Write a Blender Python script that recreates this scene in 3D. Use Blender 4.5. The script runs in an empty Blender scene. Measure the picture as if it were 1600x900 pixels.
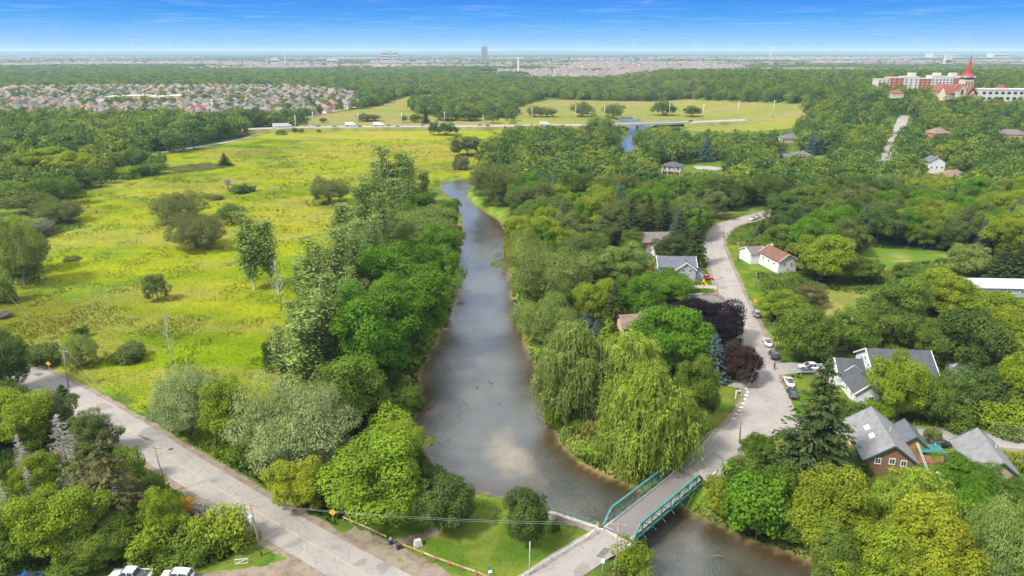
import bpy, math, random
import numpy as np
from mathutils import Vector, Matrix

# ------------------------------------------------------------------ camera, sky, sun, exposure
SC = bpy.context.scene
COL = SC.collection
CAM_H = 72.0
FPX = 1600 * 24 / 36.0
PITCH = math.atan(370 / FPX)
cam_data = bpy.data.cameras.new('camera')
cam_data.lens = 24
cam_data.sensor_width = 36
cam_data.clip_start = 1
cam_data.clip_end = 60000
cam = bpy.data.objects.new('camera', cam_data)
cam.location = (0, 0, CAM_H)
cam.rotation_euler = (math.pi / 2 - PITCH, 0, 0)
COL.objects.link(cam)
SC.camera = cam

SUN_EL, SUN_AZ = math.radians(50), math.radians(-122)      # azimuth from +Y towards +X
wd = bpy.data.worlds.new('World')
SC.world = wd
wd.use_nodes = True
wn, wl = wd.node_tree.nodes, wd.node_tree.links
wn.clear()
def WN(t, **k):
    n = wn.new(t)
    for a, b in k.items():
        setattr(n, a, b)
    return n
def ramp(n, stops):
    cr = n.color_ramp
    while len(cr.elements) > 1:
        cr.elements.remove(cr.elements[-1])
    cr.elements[0].position = stops[0][0]
    cr.elements[0].color = (*stops[0][1], 1)
    for p, c in stops[1:]:
        e = cr.elements.new(p)
        e.color = (*c, 1)
tc = WN('ShaderNodeTexCoord')
sep = WN('ShaderNodeSeparateXYZ')
wl.new(tc.outputs['Generated'], sep.inputs[0])
sky = WN('ShaderNodeTexSky', sky_type='NISHITA')
sky.sun_disc = False
sky.sun_elevation = SUN_EL
sky.sun_rotation = SUN_AZ
sky.altitude = 200
grad = WN('ShaderNodeValToRGB')                            # clear blue air, paler towards the horizon
ramp(grad, [(0.0, (2.0, 3.6, 5.2)), (0.0167, (1.1, 3.0, 5.4)), (0.0415, (0.1, 1.95, 5.3)), (0.066, (0.0, 1.4, 5.1)),
            (0.2, (0.8, 2.5, 5.4)), (1.0, (0.5, 1.6, 3.8))])
wl.new(sep.outputs['Z'], grad.inputs[0])
mixs = WN('ShaderNodeMixRGB')
mixs.inputs[0].default_value = 0.985
wl.new(sky.outputs[0], mixs.inputs[1])
wl.new(grad.outputs[0], mixs.inputs[2])
# thin broken cloud: projected on a flat layer overhead
zc = WN('ShaderNodeMath', operation='MAXIMUM')
zc.inputs[1].default_value = 0.015
wl.new(sep.outputs['Z'], zc.inputs[0])
div = WN('ShaderNodeVectorMath', operation='DIVIDE')
cmb = WN('ShaderNodeCombineXYZ')
for i in range(3):
    wl.new(zc.outputs[0], cmb.inputs[i])
wl.new(tc.outputs['Generated'], div.inputs[0])
wl.new(cmb.outputs[0], div.inputs[1])
cn = WN('ShaderNodeTexNoise')
cn.inputs['Scale'].default_value = 0.55
cn.inputs['Detail'].default_value = 7
cn.inputs['Roughness'].default_value = 0.55
cn.inputs['Distortion'].default_value = 0.6
wl.new(div.outputs[0], cn.inputs['Vector'])
cr = WN('ShaderNodeValToRGB')
ramp(cr, [(0.26, (0, 0, 0)), (0.52, (1, 1, 1))])
wl.new(cn.outputs[0], cr.inputs[0])
crh = WN('ShaderNodeValToRGB')                             # only faint wisps low down, broken cloud overhead
ramp(crh, [(0.0, (0.0, 0.0, 0.0)), (0.025, (0.02, 0.02, 0.02)), (0.07, (0.015, 0.015, 0.015)), (0.13, (0.16, 0.16, 0.16)), (0.3, (0.55, 0.55, 0.55)), (0.5, (0.85, 0.85, 0.85)), (1, (0.95, 0.95, 0.95))])
wl.new(sep.outputs['Z'], crh.inputs[0])
cm = WN('ShaderNodeMath', operation='MULTIPLY')
wl.new(cr.outputs[0], cm.inputs[0])
wl.new(crh.outputs[0], cm.inputs[1])
wr = WN('ShaderNodeValToRGB')                              # thin wisps of high cloud
ramp(wr, [(0.55, (0, 0, 0)), (0.76, (1, 1, 1))])
wl.new(cn.outputs[0], wr.inputs[0])
wb = WN('ShaderNodeValToRGB')
ramp(wb, [(0.0, (0.05, 0.05, 0.05)), (0.02, (0.09, 0.09, 0.09)), (0.06, (0.08, 0.08, 0.08)), (0.2, (0.0, 0.0, 0.0))])
wl.new(sep.outputs['Z'], wb.inputs[0])
wm = WN('ShaderNodeMath', operation='MULTIPLY')
wl.new(wr.outputs[0], wm.inputs[0])
wl.new(wb.outputs[0], wm.inputs[1])
wa = WN('ShaderNodeMath', operation='ADD')
wa.use_clamp = True
wl.new(wm.outputs[0], wa.inputs[0])
mixc = WN('ShaderNodeMixRGB')
mixc.inputs[2].default_value = (12.0, 11.9, 11.7, 1)
wl.new(cm.outputs[0], wa.inputs[1])
wl.new(wa.outputs[0], mixc.inputs[0])
wl.new(mixs.outputs[0], mixc.inputs[1])
bg = WN('ShaderNodeBackground')
bg.inputs['Strength'].default_value = 0.1
wl.new(mixc.outputs[0], bg.inputs['Color'])
wo = WN('ShaderNodeOutputWorld')
wl.new(bg.outputs[0], wo.inputs['Surface'])

sl = bpy.data.lights.new('sun', 'SUN')
sl.energy = 4.2
sl.angle = math.radians(10)
sl.color = (1.0, 0.94, 0.82)
sun = bpy.data.objects.new('sun', sl)
sd = Vector((math.cos(SUN_EL) * math.sin(SUN_AZ), math.cos(SUN_EL) * math.cos(SUN_AZ), math.sin(SUN_EL)))
sun.rotation_euler = sd.to_track_quat('Z', 'Y').to_euler()
sun.location = (-60, -60, 200)
COL.objects.link(sun)

SC.view_settings.view_transform = 'Standard'
SC.view_settings.look = 'None'
SC.view_settings.exposure = 0.8
SC.view_settings.gamma = 1
SC.render.engine = 'CYCLES'
SC.cycles.use_denoising = True
SC.cycles.max_bounces = 6
SC.cycles.diffuse_bounces = 3
SC.cycles.transparent_max_bounces = 8
SC.cycles.volume_bounces = 0
SC.cycles.use_adaptive_sampling = True
SC.cycles.adaptive_threshold = 0.02
SC.cycles.caustics_reflective = False
SC.cycles.caustics_refractive = False

# ------------------------------------------------------------------ helpers
rng = np.random.default_rng(7)
R = random.Random(5)
def ss(a, b, t):
    t = np.clip((np.asarray(t, float) - a) / (b - a), 0, 1)
    return t * t * (3 - 2 * t)
def ray(x, y):
    u, v = (x - 800) / FPX, -(y - 450) / FPX
    return np.array((u, math.cos(PITCH) + v * math.sin(PITCH), -math.sin(PITCH) + v * math.cos(PITCH)))
def px(x, y, z=0.0):                                       # pixel of the photograph -> point on the level z
    d = ray(x, y)
    t = (z - CAM_H) / d[2]
    return Vector((d[0] * t, d[1] * t, z))
def proj(p):                                               # point -> pixel of the photograph
    x, y, z = p[0], p[1], p[2] - CAM_H
    dep = y * math.cos(PITCH) - z * math.sin(PITCH)
    up = y * math.sin(PITCH) + z * math.cos(PITCH)
    return 800 + FPX * x / dep, 450 - FPX * up / dep, dep

def hash2(ix, iy, s):
    h = (ix.astype(np.int64) * 374761393 + iy.astype(np.int64) * 668265263 + s * 1442695041) & 0x7fffffff
    h = ((h ^ (h >> 13)) * 1274126177) & 0x7fffffff
    return ((h ^ (h >> 16)) & 0xffff) / 65535.0
def vnoise(x, y, s=0):
    ix, iy = np.floor(x), np.floor(y)
    fx, fy = x - ix, y - iy
    fx, fy = fx * fx * (3 - 2 * fx), fy * fy * (3 - 2 * fy)
    a, b = hash2(ix, iy, s), hash2(ix + 1, iy, s)
    c, d = hash2(ix, iy + 1, s), hash2(ix + 1, iy + 1, s)
    return (a * (1 - fx) + b * fx) * (1 - fy) + (c * (1 - fx) + d * fx) * fy
def fbm(x, y, sc, s=0, o=4):
    x, y = np.asarray(x, float) / sc, np.asarray(y, float) / sc
    v, a, t = 0, 1.0, 0
    for i in range(o):
        v = v + a * vnoise(x, y, s + i)
        t += a
        a *= 0.5
        x, y = x * 2.03 + 3.1, y * 2.03 + 1.7
    return v / t
def inside(poly, x, y):
    x, y = np.asarray(x, float), np.asarray(y, float)
    r = np.zeros(x.shape, bool)
    n = len(poly)
    for i in range(n):
        x0, y0 = poly[i]
        x1, y1 = poly[(i + 1) % n]
        if y0 == y1:
            continue
        c = ((y0 > y) != (y1 > y)) & (x < (x1 - x0) * (y - y0) / (y1 - y0) + x0)
        r ^= c
    return r
def dist_line(pts, x, y, closed=False):
    x, y = np.asarray(x, float), np.asarray(y, float)
    d = np.full(x.shape, 1e9)
    n = len(pts)
    for i in range(n if closed else n - 1):
        ax, ay = pts[i][0], pts[i][1]
        bx, by = pts[(i + 1) % n][0], pts[(i + 1) % n][1]
        ex, ey = bx - ax, by - ay
        L = ex * ex + ey * ey + 1e-9
        t = np.clip(((x - ax) * ex + (y - ay) * ey) / L, 0, 1)
        d = np.minimum(d, np.hypot(x - ax - t * ex, y - ay - t * ey))
    return d
def P2(lst, z=0.0):
    return [tuple(px(a, b, z)[:2]) for a, b in lst]
def smooth(pts, n=8):                                      # Catmull-Rom through points
    pts = [np.array(p, float) for p in pts]
    pts = [2 * pts[0] - pts[1]] + pts + [2 * pts[-1] - pts[-2]]
    out = []
    for i in range(1, len(pts) - 2):
        p0, p1, p2, p3 = pts[i - 1:i + 3]
        for k in range(n):
            t = k / n
            out.append(0.5 * (2 * p1 + (p2 - p0) * t + (2 * p0 - 5 * p1 + 4 * p2 - p3) * t * t + (3 * p1 - p0 - 3 * p2 + p3) * t ** 3))
    out.append(pts[-2])
    return out

# ------------------------------------------------------------------ lie of the land
WATER = -2.5
LEFT_BANK = [(1012, 960), (1010, 915), (1000, 890), (988, 862), (950, 838), (935, 827), (860, 806), (800, 782), (745, 769), (700, 755), (668, 715), (646, 670),
             (652, 645), (660, 615), (655, 585), (678, 548), (704, 495), (713, 468), (712, 440), (716, 400), (724, 370), (721, 335),
             (706, 312), (686, 294), (693, 286), (722, 280), (756, 276), (800, 269), (860, 262), (920, 250), (962, 236), (972, 222), (983, 209), (984, 198), (966, 189), (970, 184)]
RIGHT_BANK = [(985, 184), (1002, 189), (1018, 196), (1010, 204), (996, 213), (992, 226), (984, 242), (930, 260), (870, 272), (800, 281), (752, 288),
              (733, 294), (728, 308), (745, 325), (776, 342), (796, 370), (797, 400), (793, 430), (800, 470), (812, 505), (818, 542), (838, 575), (850, 605),
              (856, 645), (872, 692), (902, 722), (945, 744), (1000, 768), (1065, 797), (1120, 822), (1180, 848), (1250, 872), (1295, 895), (1330, 960)]
RIVER = P2(LEFT_BANK, WATER) + P2(RIGHT_BANK, WATER)
_rx = [p[0] for p in RIVER]
_ry = [p[1] for p in RIVER]
def river_sd(x, y):                                        # below 0 in the river
    x, y = np.asarray(x, float), np.asarray(y, float)
    out = np.full(x.shape, 50.0)
    m = (x > min(_rx) - 40) & (x < max(_rx) + 40) & (y > min(_ry) - 40) & (y < max(_ry) + 40)
    if m.any():
        d = dist_line(RIVER, x[m], y[m], True)
        out[m] = np.where(inside(RIVER, x[m], y[m]), -d, d)
    return out
def hill(x, y):
    return 24 * ss(380, 800, y) * ss(210, 380, x) * (1 - 0.75 * ss(1100, 2600, y))
def height(x, y):
    x, y = np.atleast_1d(np.asarray(x, float)), np.atleast_1d(np.asarray(y, float))
    h = hill(x, y)
    d = river_sd(x, y)
    d = d + (fbm(x, y, 5, 90, 3) - 0.5) * 1.6 * (y < 330)
    h = np.where(d < 6, h - 2.5 + 2.5 * ss(0, 1, np.clip(d / 6, 0, 1) ** 0.8), h)
    h = np.where(d < 0, WATER - np.minimum(0.12 + 0.1 * -d, 0.9), h)
    return h
_T = np.concatenate([np.arange(60, 1200, 2.5), np.arange(1200, 20000, 60)])
def G(x, y):                                               # pixel -> first point of the land the ray meets
    d = ray(x, y)
    d = d / d[1]
    X, Y, Z = d[0] * _T, _T, CAM_H + d[2] * _T
    if d[2] >= -1e-4:
        i = len(_T) - 1
        return Vector((X[i], Y[i], 0))
    if 200 < y and x < 1100:
        h = height(X, Y)
    else:
        h = hill(X, Y)
    b = np.nonzero(Z < h)[0]
    i = b[0] if len(b) else len(_T) - 1
    if i == 0:
        return px(x, y)
    a0, a1 = Z[i - 1] - h[i - 1], Z[i] - h[i]
    t = a0 / (a0 - a1 + 1e-9)
    q = _T[i - 1] + t * (_T[i] - _T[i - 1])
    return Vector((d[0] * q, q, float(h[i - 1] + t * (h[i] - h[i - 1]))))

# ------------------------------------------------------------------ mesh helpers
def link(o, parent=None):
    COL.objects.link(o)
    if parent is not None:
        o.parent = parent
    return o
def tag(o, label=None, cat=None, group=None, kind=None):
    if label: o['label'] = label
    if cat: o['category'] = cat
    if group: o['group'] = group
    if kind: o['kind'] = kind
    return o
def empty(name, loc=(0, 0, 0), rz=0.0, label=None, cat=None, group=None):
    o = bpy.data.objects.new(name, None)
    o.empty_display_size = 0.3
    o.location = loc
    o.rotation_euler = (0, 0, rz)
    link(o)
    return tag(o, label, cat, group)
class MB:
    def __init__(s):
        s.v, s.f, s.m = [], [], []
    def poly(s, pts, mi=0):
        b = len(s.v)
        s.v += [tuple(p) for p in pts]
        s.f.append(tuple(range(b, b + len(pts))))
        s.m.append(mi)
    def box(s, c, d, rz=0.0, mi=0, taper=1.0):
        b = len(s.v)
        ca, sa = math.cos(rz), math.sin(rz)
        for sz in (-1, 1):
            k = taper if sz > 0 else 1
            for sx, sy in ((-1, -1), (1, -1), (1, 1), (-1, 1)):
                x, y = sx * d[0] / 2 * k, sy * d[1] / 2 * k
                s.v.append((c[0] + x * ca - y * sa, c[1] + x * sa + y * ca, c[2] + sz * d[2] / 2))
        for q in ((3, 2, 1, 0), (4, 5, 6, 7), (0, 1, 5, 4), (1, 2, 6, 5), (2, 3, 7, 6), (3, 0, 4, 7)):
            s.f.append(tuple(b + i for i in q))
            s.m.append(mi)
        return s
    def bar(s, a, b_, w, h=None, mi=0):                     # square bar from a to b
        a, b_ = Vector(a), Vector(b_)
        h = h or w
        t = (b_ - a).normalized()
        u = t.cross(Vector((0, 0, 1)))
        if u.length < 1e-4:
            u = Vector((1, 0, 0))
        u.normalize()
        n = u.cross(t)
        b = len(s.v)
        for p in (a, b_):
            for x, y in ((-1, -1), (1, -1), (1, 1), (-1, 1)):
                s.v.append(tuple(p + u * x * w / 2 + n * y * h / 2))
        for q in ((3, 2, 1, 0), (4, 5, 6, 7), (0, 1, 5, 4), (1, 2, 6, 5), (2, 3, 7, 6), (3, 0, 4, 7)):
            s.f.append(tuple(b + i for i in q))
            s.m.append(mi)
        return s
    def tube(s, pts, rad, n=6, mi=0, cap=True):
        pts = [Vector(p) for p in pts]
        if not hasattr(rad, '__len__'):
            rad = [rad] * len(pts)
        b = len(s.v)
        u = None
        for i, p in enumerate(pts):
            t = (pts[min(i + 1, len(pts) - 1)] - pts[max(i - 1, 0)]).normalized()
            if u is None:
                u = t.cross(Vector((0.3, 0.1, 1)))
                if u.length < 0.05:
                    u = t.cross(Vector((1, 0, 0)))
            u = (u - t * u.dot(t)).normalized()
            w = t.cross(u)
            for k in range(n):
                a = 2 * math.pi * k / n
                s.v.append(tuple(p + (u * math.cos(a) + w * math.sin(a)) * rad[i]))
        for i in range(len(pts) - 1):
            for k in range(n):
                k2 = (k + 1) % n
                s.f.append((b + i * n + k, b + i * n + k2, b + (i + 1) * n + k2, b + (i + 1) * n + k))
                s.m.append(mi)
        if cap:
            s.f.append(tuple(b + k for k in range(n))[::-1])
            s.f.append(tuple(b + (len(pts) - 1) * n + k for k in range(n)))
            s.m += [mi, mi]
        return s
    def lathe(s, prof, c=(0, 0, 0), n=12, mi=0):
        b = len(s.v)
        for r, z in prof:
            for k in range(n):
                a = 2 * math.pi * k / n
                s.v.append((c[0] + r * math.cos(a), c[1] + r * math.sin(a), c[2] + z))
        for i in range(len(prof) - 1):
            for k in range(n):
                k2 = (k + 1) % n
                s.f.append((b + i * n + k, b + i * n + k2, b + (i + 1) * n + k2, b + (i + 1) * n + k))
                s.m.append(mi)
        s.f.append(tuple(b + k for k in range(n))[::-1])
        s.f.append(tuple(b + (len(prof) - 1) * n + k for k in range(n)))
        s.m += [mi, mi]
        return s
    def mesh(s, name, mats, smooth_=False):
        me = bpy.data.meshes.new(name)
        me.from_pydata(s.v, [], s.f)
        for m in (mats if isinstance(mats, (list, tuple)) else [mats]):
            me.materials.append(m)
        if isinstance(mats, (list, tuple)) and len(mats) > 1:
            me.polygons.foreach_set('material_index', s.m)
        if smooth_:
            me.polygons.foreach_set('use_smooth', [True] * len(s.f))
        me.update()
        return me
    def build(s, name, mats, parent=None, smooth_=False, loc=None):
        o = bpy.data.objects.new(name, s.mesh(name, mats, smooth_))
        if loc is not None:
            o.location = loc
        return link(o, parent)
def quick_mesh(name, verts, faces_n, mats, col=None, colname='tone'):
    """verts (N*k,3) already in face order, k verts per face"""
    me = bpy.data.meshes.new(name)
    n = len(verts)
    nf = n // faces_n
    me.vertices.add(n)
    me.vertices.foreach_set('co', np.ascontiguousarray(verts, np.float32).ravel())
    me.loops.add(n)
    me.loops.foreach_set('vertex_index', np.arange(n, dtype=np.int32))
    me.polygons.add(nf)
    me.polygons.foreach_set('loop_start', np.arange(0, n, faces_n, dtype=np.int32))
    if col is not None:
        a = me.color_attributes.new(colname, 'FLOAT_COLOR', 'POINT')
        c = np.ones((n, 4), np.float32)
        c[:, :3] = col
        a.data.foreach_set('color', c.ravel())
    for m in (mats if isinstance(mats, (list, tuple)) else [mats]):
        me.materials.append(m)
    me.update(calc_edges=True)
    return me

# ------------------------------------------------------------------ materials
class Mat:
    def __init__(s, name, rough=0.8, spec=0.3):
        s.m = bpy.data.materials.new(name)
        s.m.use_nodes = True
        s.n, s.l = s.m.node_tree.nodes, s.m.node_tree.links
        s.b = s.n['Principled BSDF']
        s.b.inputs['Roughness'].default_value = rough
        s.b.inputs['Specular IOR Level'].default_value = spec
    def new(s, t, **k):
        n = s.n.new(t)
        for a, b in k.items():
            setattr(n, a, b)
        return n
    def pos(s):
        return s.new('ShaderNodeNewGeometry').outputs['Position']
    def noise(s, scale, detail=4, vec=None, rough=0.5, dist=0.0):
        n = s.new('ShaderNodeTexNoise')
        n.inputs['Scale'].default_value = scale
        n.inputs['Detail'].default_value = detail
        n.inputs['Roughness'].default_value = rough
        n.inputs['Distortion'].default_value = dist
        s.l.new(vec if vec is not None else s.pos(), n.inputs['Vector'])
        return n.outputs[0]
    def ramp(s, fac, stops):
        n = s.new('ShaderNodeValToRGB')
        ramp(n, stops)
        s.l.new(fac, n.inputs[0])
        return n.outputs[0]
    def mix(s, fac, a, b, mode='MIX'):
        n = s.new('ShaderNodeMixRGB', blend_type=mode)
        for i, v in enumerate((fac, a, b)):
            if hasattr(v, 'is_output'):
                s.l.new(v, n.inputs[i])
            elif i == 0:
                n.inputs[0].default_value = v
            else:
                n.inputs[i].default_value = (*v, 1)
        return n.outputs[0]
    def base(s, c):
        if hasattr(c, 'is_output'):
            s.l.new(c, s.b.inputs['Base Color'])
        else:
            s.b.inputs['Base Color'].default_value = (*c, 1)
    def bump(s, h, strength=0.4, dist=0.1):
        n = s.new('ShaderNodeBump')
        n.inputs['Strength'].default_value = strength
        n.inputs['Distance'].default_value = dist
        s.l.new(h, n.inputs['Height'])
        s.l.new(n.outputs[0], s.b.inputs['Normal'])
def plain(name, c, rough=0.7, spec=0.3, metal=0.0, var=0.18, scale=1.5, coat=0.0):
    k = Mat(name, rough, spec)
    f = k.noise(scale, 5)
    lo = tuple(v * (1 - var) for v in c)
    hi = tuple(min(1, v * (1 + var)) for v in c)
    k.base(k.ramp(f, [(0.3, lo), (0.7, hi)]))
    k.b.inputs['Metallic'].default_value = metal
    k.b.inputs['Coat Weight'].default_value = coat
    return k.m
def asphalt(name, c, crack=True):
    k = Mat(name, 0.9, 0.2)
    big = k.noise(0.12, 5)
    fine = k.noise(6.0, 4)
    col = k.ramp(big, [(0.3, tuple(v * 0.86 for v in c)), (0.55, c), (0.75, tuple(min(1, v * 1.1) for v in c))])
    col = k.mix(0.25, col, k.ramp(fine, [(0.3, (0.6, 0.6, 0.6)), (0.7, (1, 1, 1))]), 'MULTIPLY')
    if crack:
        cr = k.noise(0.33, 6, None, 0.6, 0.8)
        cr = k.ramp(cr, [(0.488, (1, 1, 1)), (0.4965, (0.62, 0.6, 0.58)), (0.5035, (0.62, 0.6, 0.58)), (0.512, (1, 1, 1))])
        col = k.mix(0.8, col, cr, 'MULTIPLY')
        pt = k.ramp(k.noise(0.07, 2, None, 0.4, 1.5), [(0.64, (1, 1, 1)), (0.66, (0.78, 0.77, 0.77))])
        col = k.mix(1.0, col, pt, 'MULTIPLY')
    k.base(col)
    k.bump(fine, 0.3, 0.02)
    return k.m
M = {}
M['asphalt'] = asphalt('asphalt', (0.262, 0.243, 0.228))
M['asphalt_dark'] = asphalt('bridge_asphalt', (0.155, 0.145, 0.142), False)
M['asphalt_far'] = asphalt('pale_asphalt', (0.28, 0.265, 0.25), False)
k = Mat('gravel', 0.95, 0.1)
f = k.noise(0.5, 6, None, 0.65)
c = k.ramp(f, [(0.3, (0.125, 0.095, 0.068)), (0.48, (0.2, 0.16, 0.125)), (0.6, (0.235, 0.2, 0.16)), (0.68, (0.13, 0.15, 0.045))])
k.base(k.mix(0.4, c, k.ramp(k.noise(5, 3), [(0.3, (0.5, 0.5, 0.5)), (0.7, (1, 1, 1))]), 'MULTIPLY'))
k.bump(k.noise(4, 4), 0.5, 0.06)
M['gravel'] = k.m
k = Mat('faded_yellow_line', 0.9, 0.2)
k.base(k.mix(k.ramp(k.noise(1.2, 5, None, 0.7), [(0.42, (0, 0, 0)), (0.62, (1, 1, 1))]), (0.42, 0.29, 0.11), (0.27, 0.25, 0.22)))
M['yellow_line'] = k.m
M['tar'] = plain('tar_patch', (0.11, 0.11, 0.115), 0.9)
M['white_paint'] = plain('white_paint', (0.72, 0.72, 0.70), 0.7)

# the land: colour comes from a per-vertex colour (what grows there), broken up by fine noise
k = Mat('land', 1.0, 0.0)
at = k.new('ShaderNodeAttribute', attribute_name='land')
n1 = k.noise(0.5, 7, None, 0.68)
n2 = k.noise(0.12, 5, None, 0.6)
c = k.mix(1.0, at.outputs['Color'], k.ramp(n1, [(0.28, (0.76, 0.82, 0.74)), (0.5, (1, 1, 1)), (0.72, (1.16, 1.12, 1.05))]), 'MULTIPLY')
c = k.mix(0.8, c, k.ramp(n2, [(0.3, (0.75, 0.85, 0.75)), (0.5, (1, 1, 1)), (0.7, (1.22, 1.1, 0.95))]), 'MULTIPLY')
k.base(c)
k.bump(n1, 0.45, 0.25)
M['land'] = k.m
k = Mat('grass_blades', 0.9, 0.05)
up = k.new('ShaderNodeCombineXYZ')
up.inputs[2].default_value = 1.0
k.l.new(up.outputs[0], k.b.inputs['Normal'])
at = k.new('ShaderNodeAttribute', attribute_name='tone')
k.base(at.outputs['Color'])
tr = k.new('ShaderNodeBsdfTranslucent')
k.l.new(at.outputs['Color'], tr.inputs[0])
mx = k.new('ShaderNodeMixShader')
mx.inputs[0].default_value = 0.15
k.l.new(k.b.outputs[0], mx.inputs[1])
k.l.new(tr.outputs[0], mx.inputs[2])
k.l.new(mx.outputs[0], k.n['Material Output'].inputs[0])
M['blades'] = k.m

# river water: clear shallow water over the bed, mirror-like towards grazing view
k = Mat('river_water', 0.1)
mapn = k.new('ShaderNodeMapping')
mapn.inputs['Scale'].default_value = (1.0, 0.6, 1.0)
k.l.new(k.pos(), mapn.inputs['Vector'])
w1 = k.noise(1.5, 5, mapn.outputs[0], 0.65, 0.8)
w2 = k.noise(0.09, 3)
wv = k.mix(1.0, k.ramp(w1, [(0.2, (0, 0, 0)), (0.8, (1, 1, 1))]), k.ramp(w2, [(0.35, (0.25, 0.25, 0.25)), (0.65, (1, 1, 1))]), 'MULTIPLY')
bp = k.new('ShaderNodeBump')
bp.inputs['Strength'].default_value = 0.42
bp.inputs['Distance'].default_value = 0.22
k.l.new(wv, bp.inputs['Height'])
fr = k.new('ShaderNodeFresnel')
fr.inputs['IOR'].default_value = 1.7
k.l.new(bp.outputs[0], fr.inputs['Normal'])
tp = k.new('ShaderNodeBsdfTransparent')
tp.inputs[0].default_value = (0.90, 0.89, 0.84, 1)
gl = k.new('ShaderNodeBsdfGlossy')
gl.inputs['Roughness'].default_value = 0.13
gl.inputs['Color'].default_value = (0.78, 0.89, 1, 1)
k.l.new(bp.outputs[0], gl.inputs['Normal'])
bf = k.new('ShaderNodeMath', operation='SUBTRACT')          # light coming up from the bed leaves the water freely
bf.inputs[0].default_value = 1.0
k.l.new(k.new('ShaderNodeNewGeometry').outputs['Backfacing'], bf.inputs[1])
bm_ = k.new('ShaderNodeMath', operation='MULTIPLY')
k.l.new(fr.outputs[0], bm_.inputs[0])
k.l.new(bf.outputs[0], bm_.inputs[1])
mx = k.new('ShaderNodeMixShader')
k.l.new(bm_.outputs[0], mx.inputs[0])
k.l.new(tp.outputs[0], mx.inputs[1])
k.l.new(gl.outputs[0], mx.inputs[2])
k.l.new(mx.outputs[0], k.n['Material Output'].inputs[0])
k.n.remove(k.b)
M['water'] = k.m

M['bark'] = plain('bark', (0.13, 0.105, 0.08), 0.95, 0.1, 0, 0.4, 3)
M['pale_bark'] = plain('pale_bark', (0.42, 0.39, 0.33), 0.95, 0.1, 0, 0.35, 3)
M['grey_twig'] = plain('bare_grey_wood', (0.30, 0.27, 0.245), 0.95, 0.1, 0, 0.3, 3)
def foliage(name, far=False):
    k = Mat(name, 0.75, 0.06)
    oi = k.new('ShaderNodeObjectInfo')
    at = k.new('ShaderNodeAttribute', attribute_name='tone')
    if far:
        base = k.ramp(oi.outputs['Random'], [(0.0, (0.05, 0.10, 0.03)), (0.25, (0.075, 0.13, 0.032)), (0.5, (0.105, 0.165, 0.032)), (0.72, (0.14, 0.2, 0.034)),
                                             (0.92, (0.175, 0.225, 0.032)), (0.985, (0.2, 0.23, 0.035)), (1.0, (0.21, 0.18, 0.04))])
    else:
        base = oi.outputs['Color']
    n = k.noise(0.35, 3)
    c = k.mix(1.0, base, at.outputs['Color'], 'MULTIPLY')
    c = k.mix(0.6, c, k.ramp(n, [(0.3, (0.72, 0.8, 0.75)), (0.5, (1, 1, 1)), (0.7, (1.3, 1.2, 1.0))]), 'MULTIPLY')
    k.base(c)
    tr = k.new('ShaderNodeBsdfTranslucent')
    tc_ = k.mix(1.0, c, (1.35, 1.3, 0.5), 'MULTIPLY')
    k.l.new(tc_, tr.inputs[0])
    mx = k.new('ShaderNodeMixShader')
    mx.inputs[0].default_value = 0.38
    k.l.new(k.b.outputs[0], mx.inputs[1])
    k.l.new(tr.outputs[0], mx.inputs[2])
    k.l.new(mx.outputs[0], k.n['Material Output'].inputs[0])
    return k.m
M['leaf'] = foliage('foliage')
M['leaf_far'] = foliage('woodland_foliage', True)
k = Mat('object_tinted_wall', 0.85, 0.2)
k.base(k.mix(0.5, k.new('ShaderNodeObjectInfo').outputs['Color'], k.ramp(k.noise(0.8, 4), [(0.3, (0.8, 0.8, 0.8)), (0.7, (1.1, 1.1, 1.1))]), 'MULTIPLY'))
M['tint'] = k.m
k = Mat('vertex_tinted', 0.85, 0.2)
k.base(k.new('ShaderNodeAttribute', attribute_name='tone').outputs['Color'])
M['vtint'] = k.m
def shingles(name, c):
    k = Mat(name, 0.9, 0.2)
    a = k.noise(0.9, 5)
    b = k.noise(5.0, 3, None, 0.6)
    col = k.ramp(a, [(0.3, tuple(v * 0.82 for v in c)), (0.7, tuple(v * 1.15 for v in c))])
    w = k.new('ShaderNodeTexWave', wave_type='BANDS', bands_direction='Z')
    w.inputs['Scale'].default_value = 2.6
    w.inputs['Distortion'].default_value = 0.6
    k.l.new(k.pos(), w.inputs['Vector'])
    col = k.mix(0.35, col, k.ramp(b, [(0.35, (0.55, 0.55, 0.55)), (0.65, (1.1, 1.1, 1.1))]), 'MULTIPLY')
    col = k.mix(0.25, col, k.ramp(w.outputs[0], [(0.0, (0.5, 0.5, 0.5)), (0.3, (1, 1, 1))]), 'MULTIPLY')
    k.base(col)
    k.bump(w.outputs[0], 0.25, 0.03)
    return k.m
def siding(name, c, dirn='Z', scale=2.6, depth=0.4):
    k = Mat(name, 0.75, 0.25)
    w = k.new('ShaderNodeTexWave', wave_type='BANDS', bands_direction=dirn)
    w.inputs['Scale'].default_value = scale
    k.l.new(k.pos(), w.inputs['Vector'])
    col = k.ramp(k.noise(0.9, 5), [(0.3, tuple(v * 0.88 for v in c)), (0.7, tuple(min(0.9, v * 1.08) for v in c))])
    k.base(k.mix(depth, col, k.ramp(w.outputs[0], [(0, (0.6, 0.6, 0.6)), (0.25, (1, 1, 1))]), 'MULTIPLY'))
    k.bump(w.outputs[0], 0.3, 0.04)
    return k.m
M['roof_grey'] = shingles('grey_shingles', (0.2, 0.2, 0.21))
M['roof_dark'] = shingles('dark_grey_shingles', (0.075, 0.079, 0.092))
M['roof_slate'] = shingles('blue_grey_shingles', (0.11, 0.122, 0.15))
M['roof_brown'] = shingles('brown_shingles', (0.2, 0.145, 0.115))
M['roof_rust'] = shingles('rust_red_metal_roof', (0.165, 0.083, 0.062))
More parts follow.
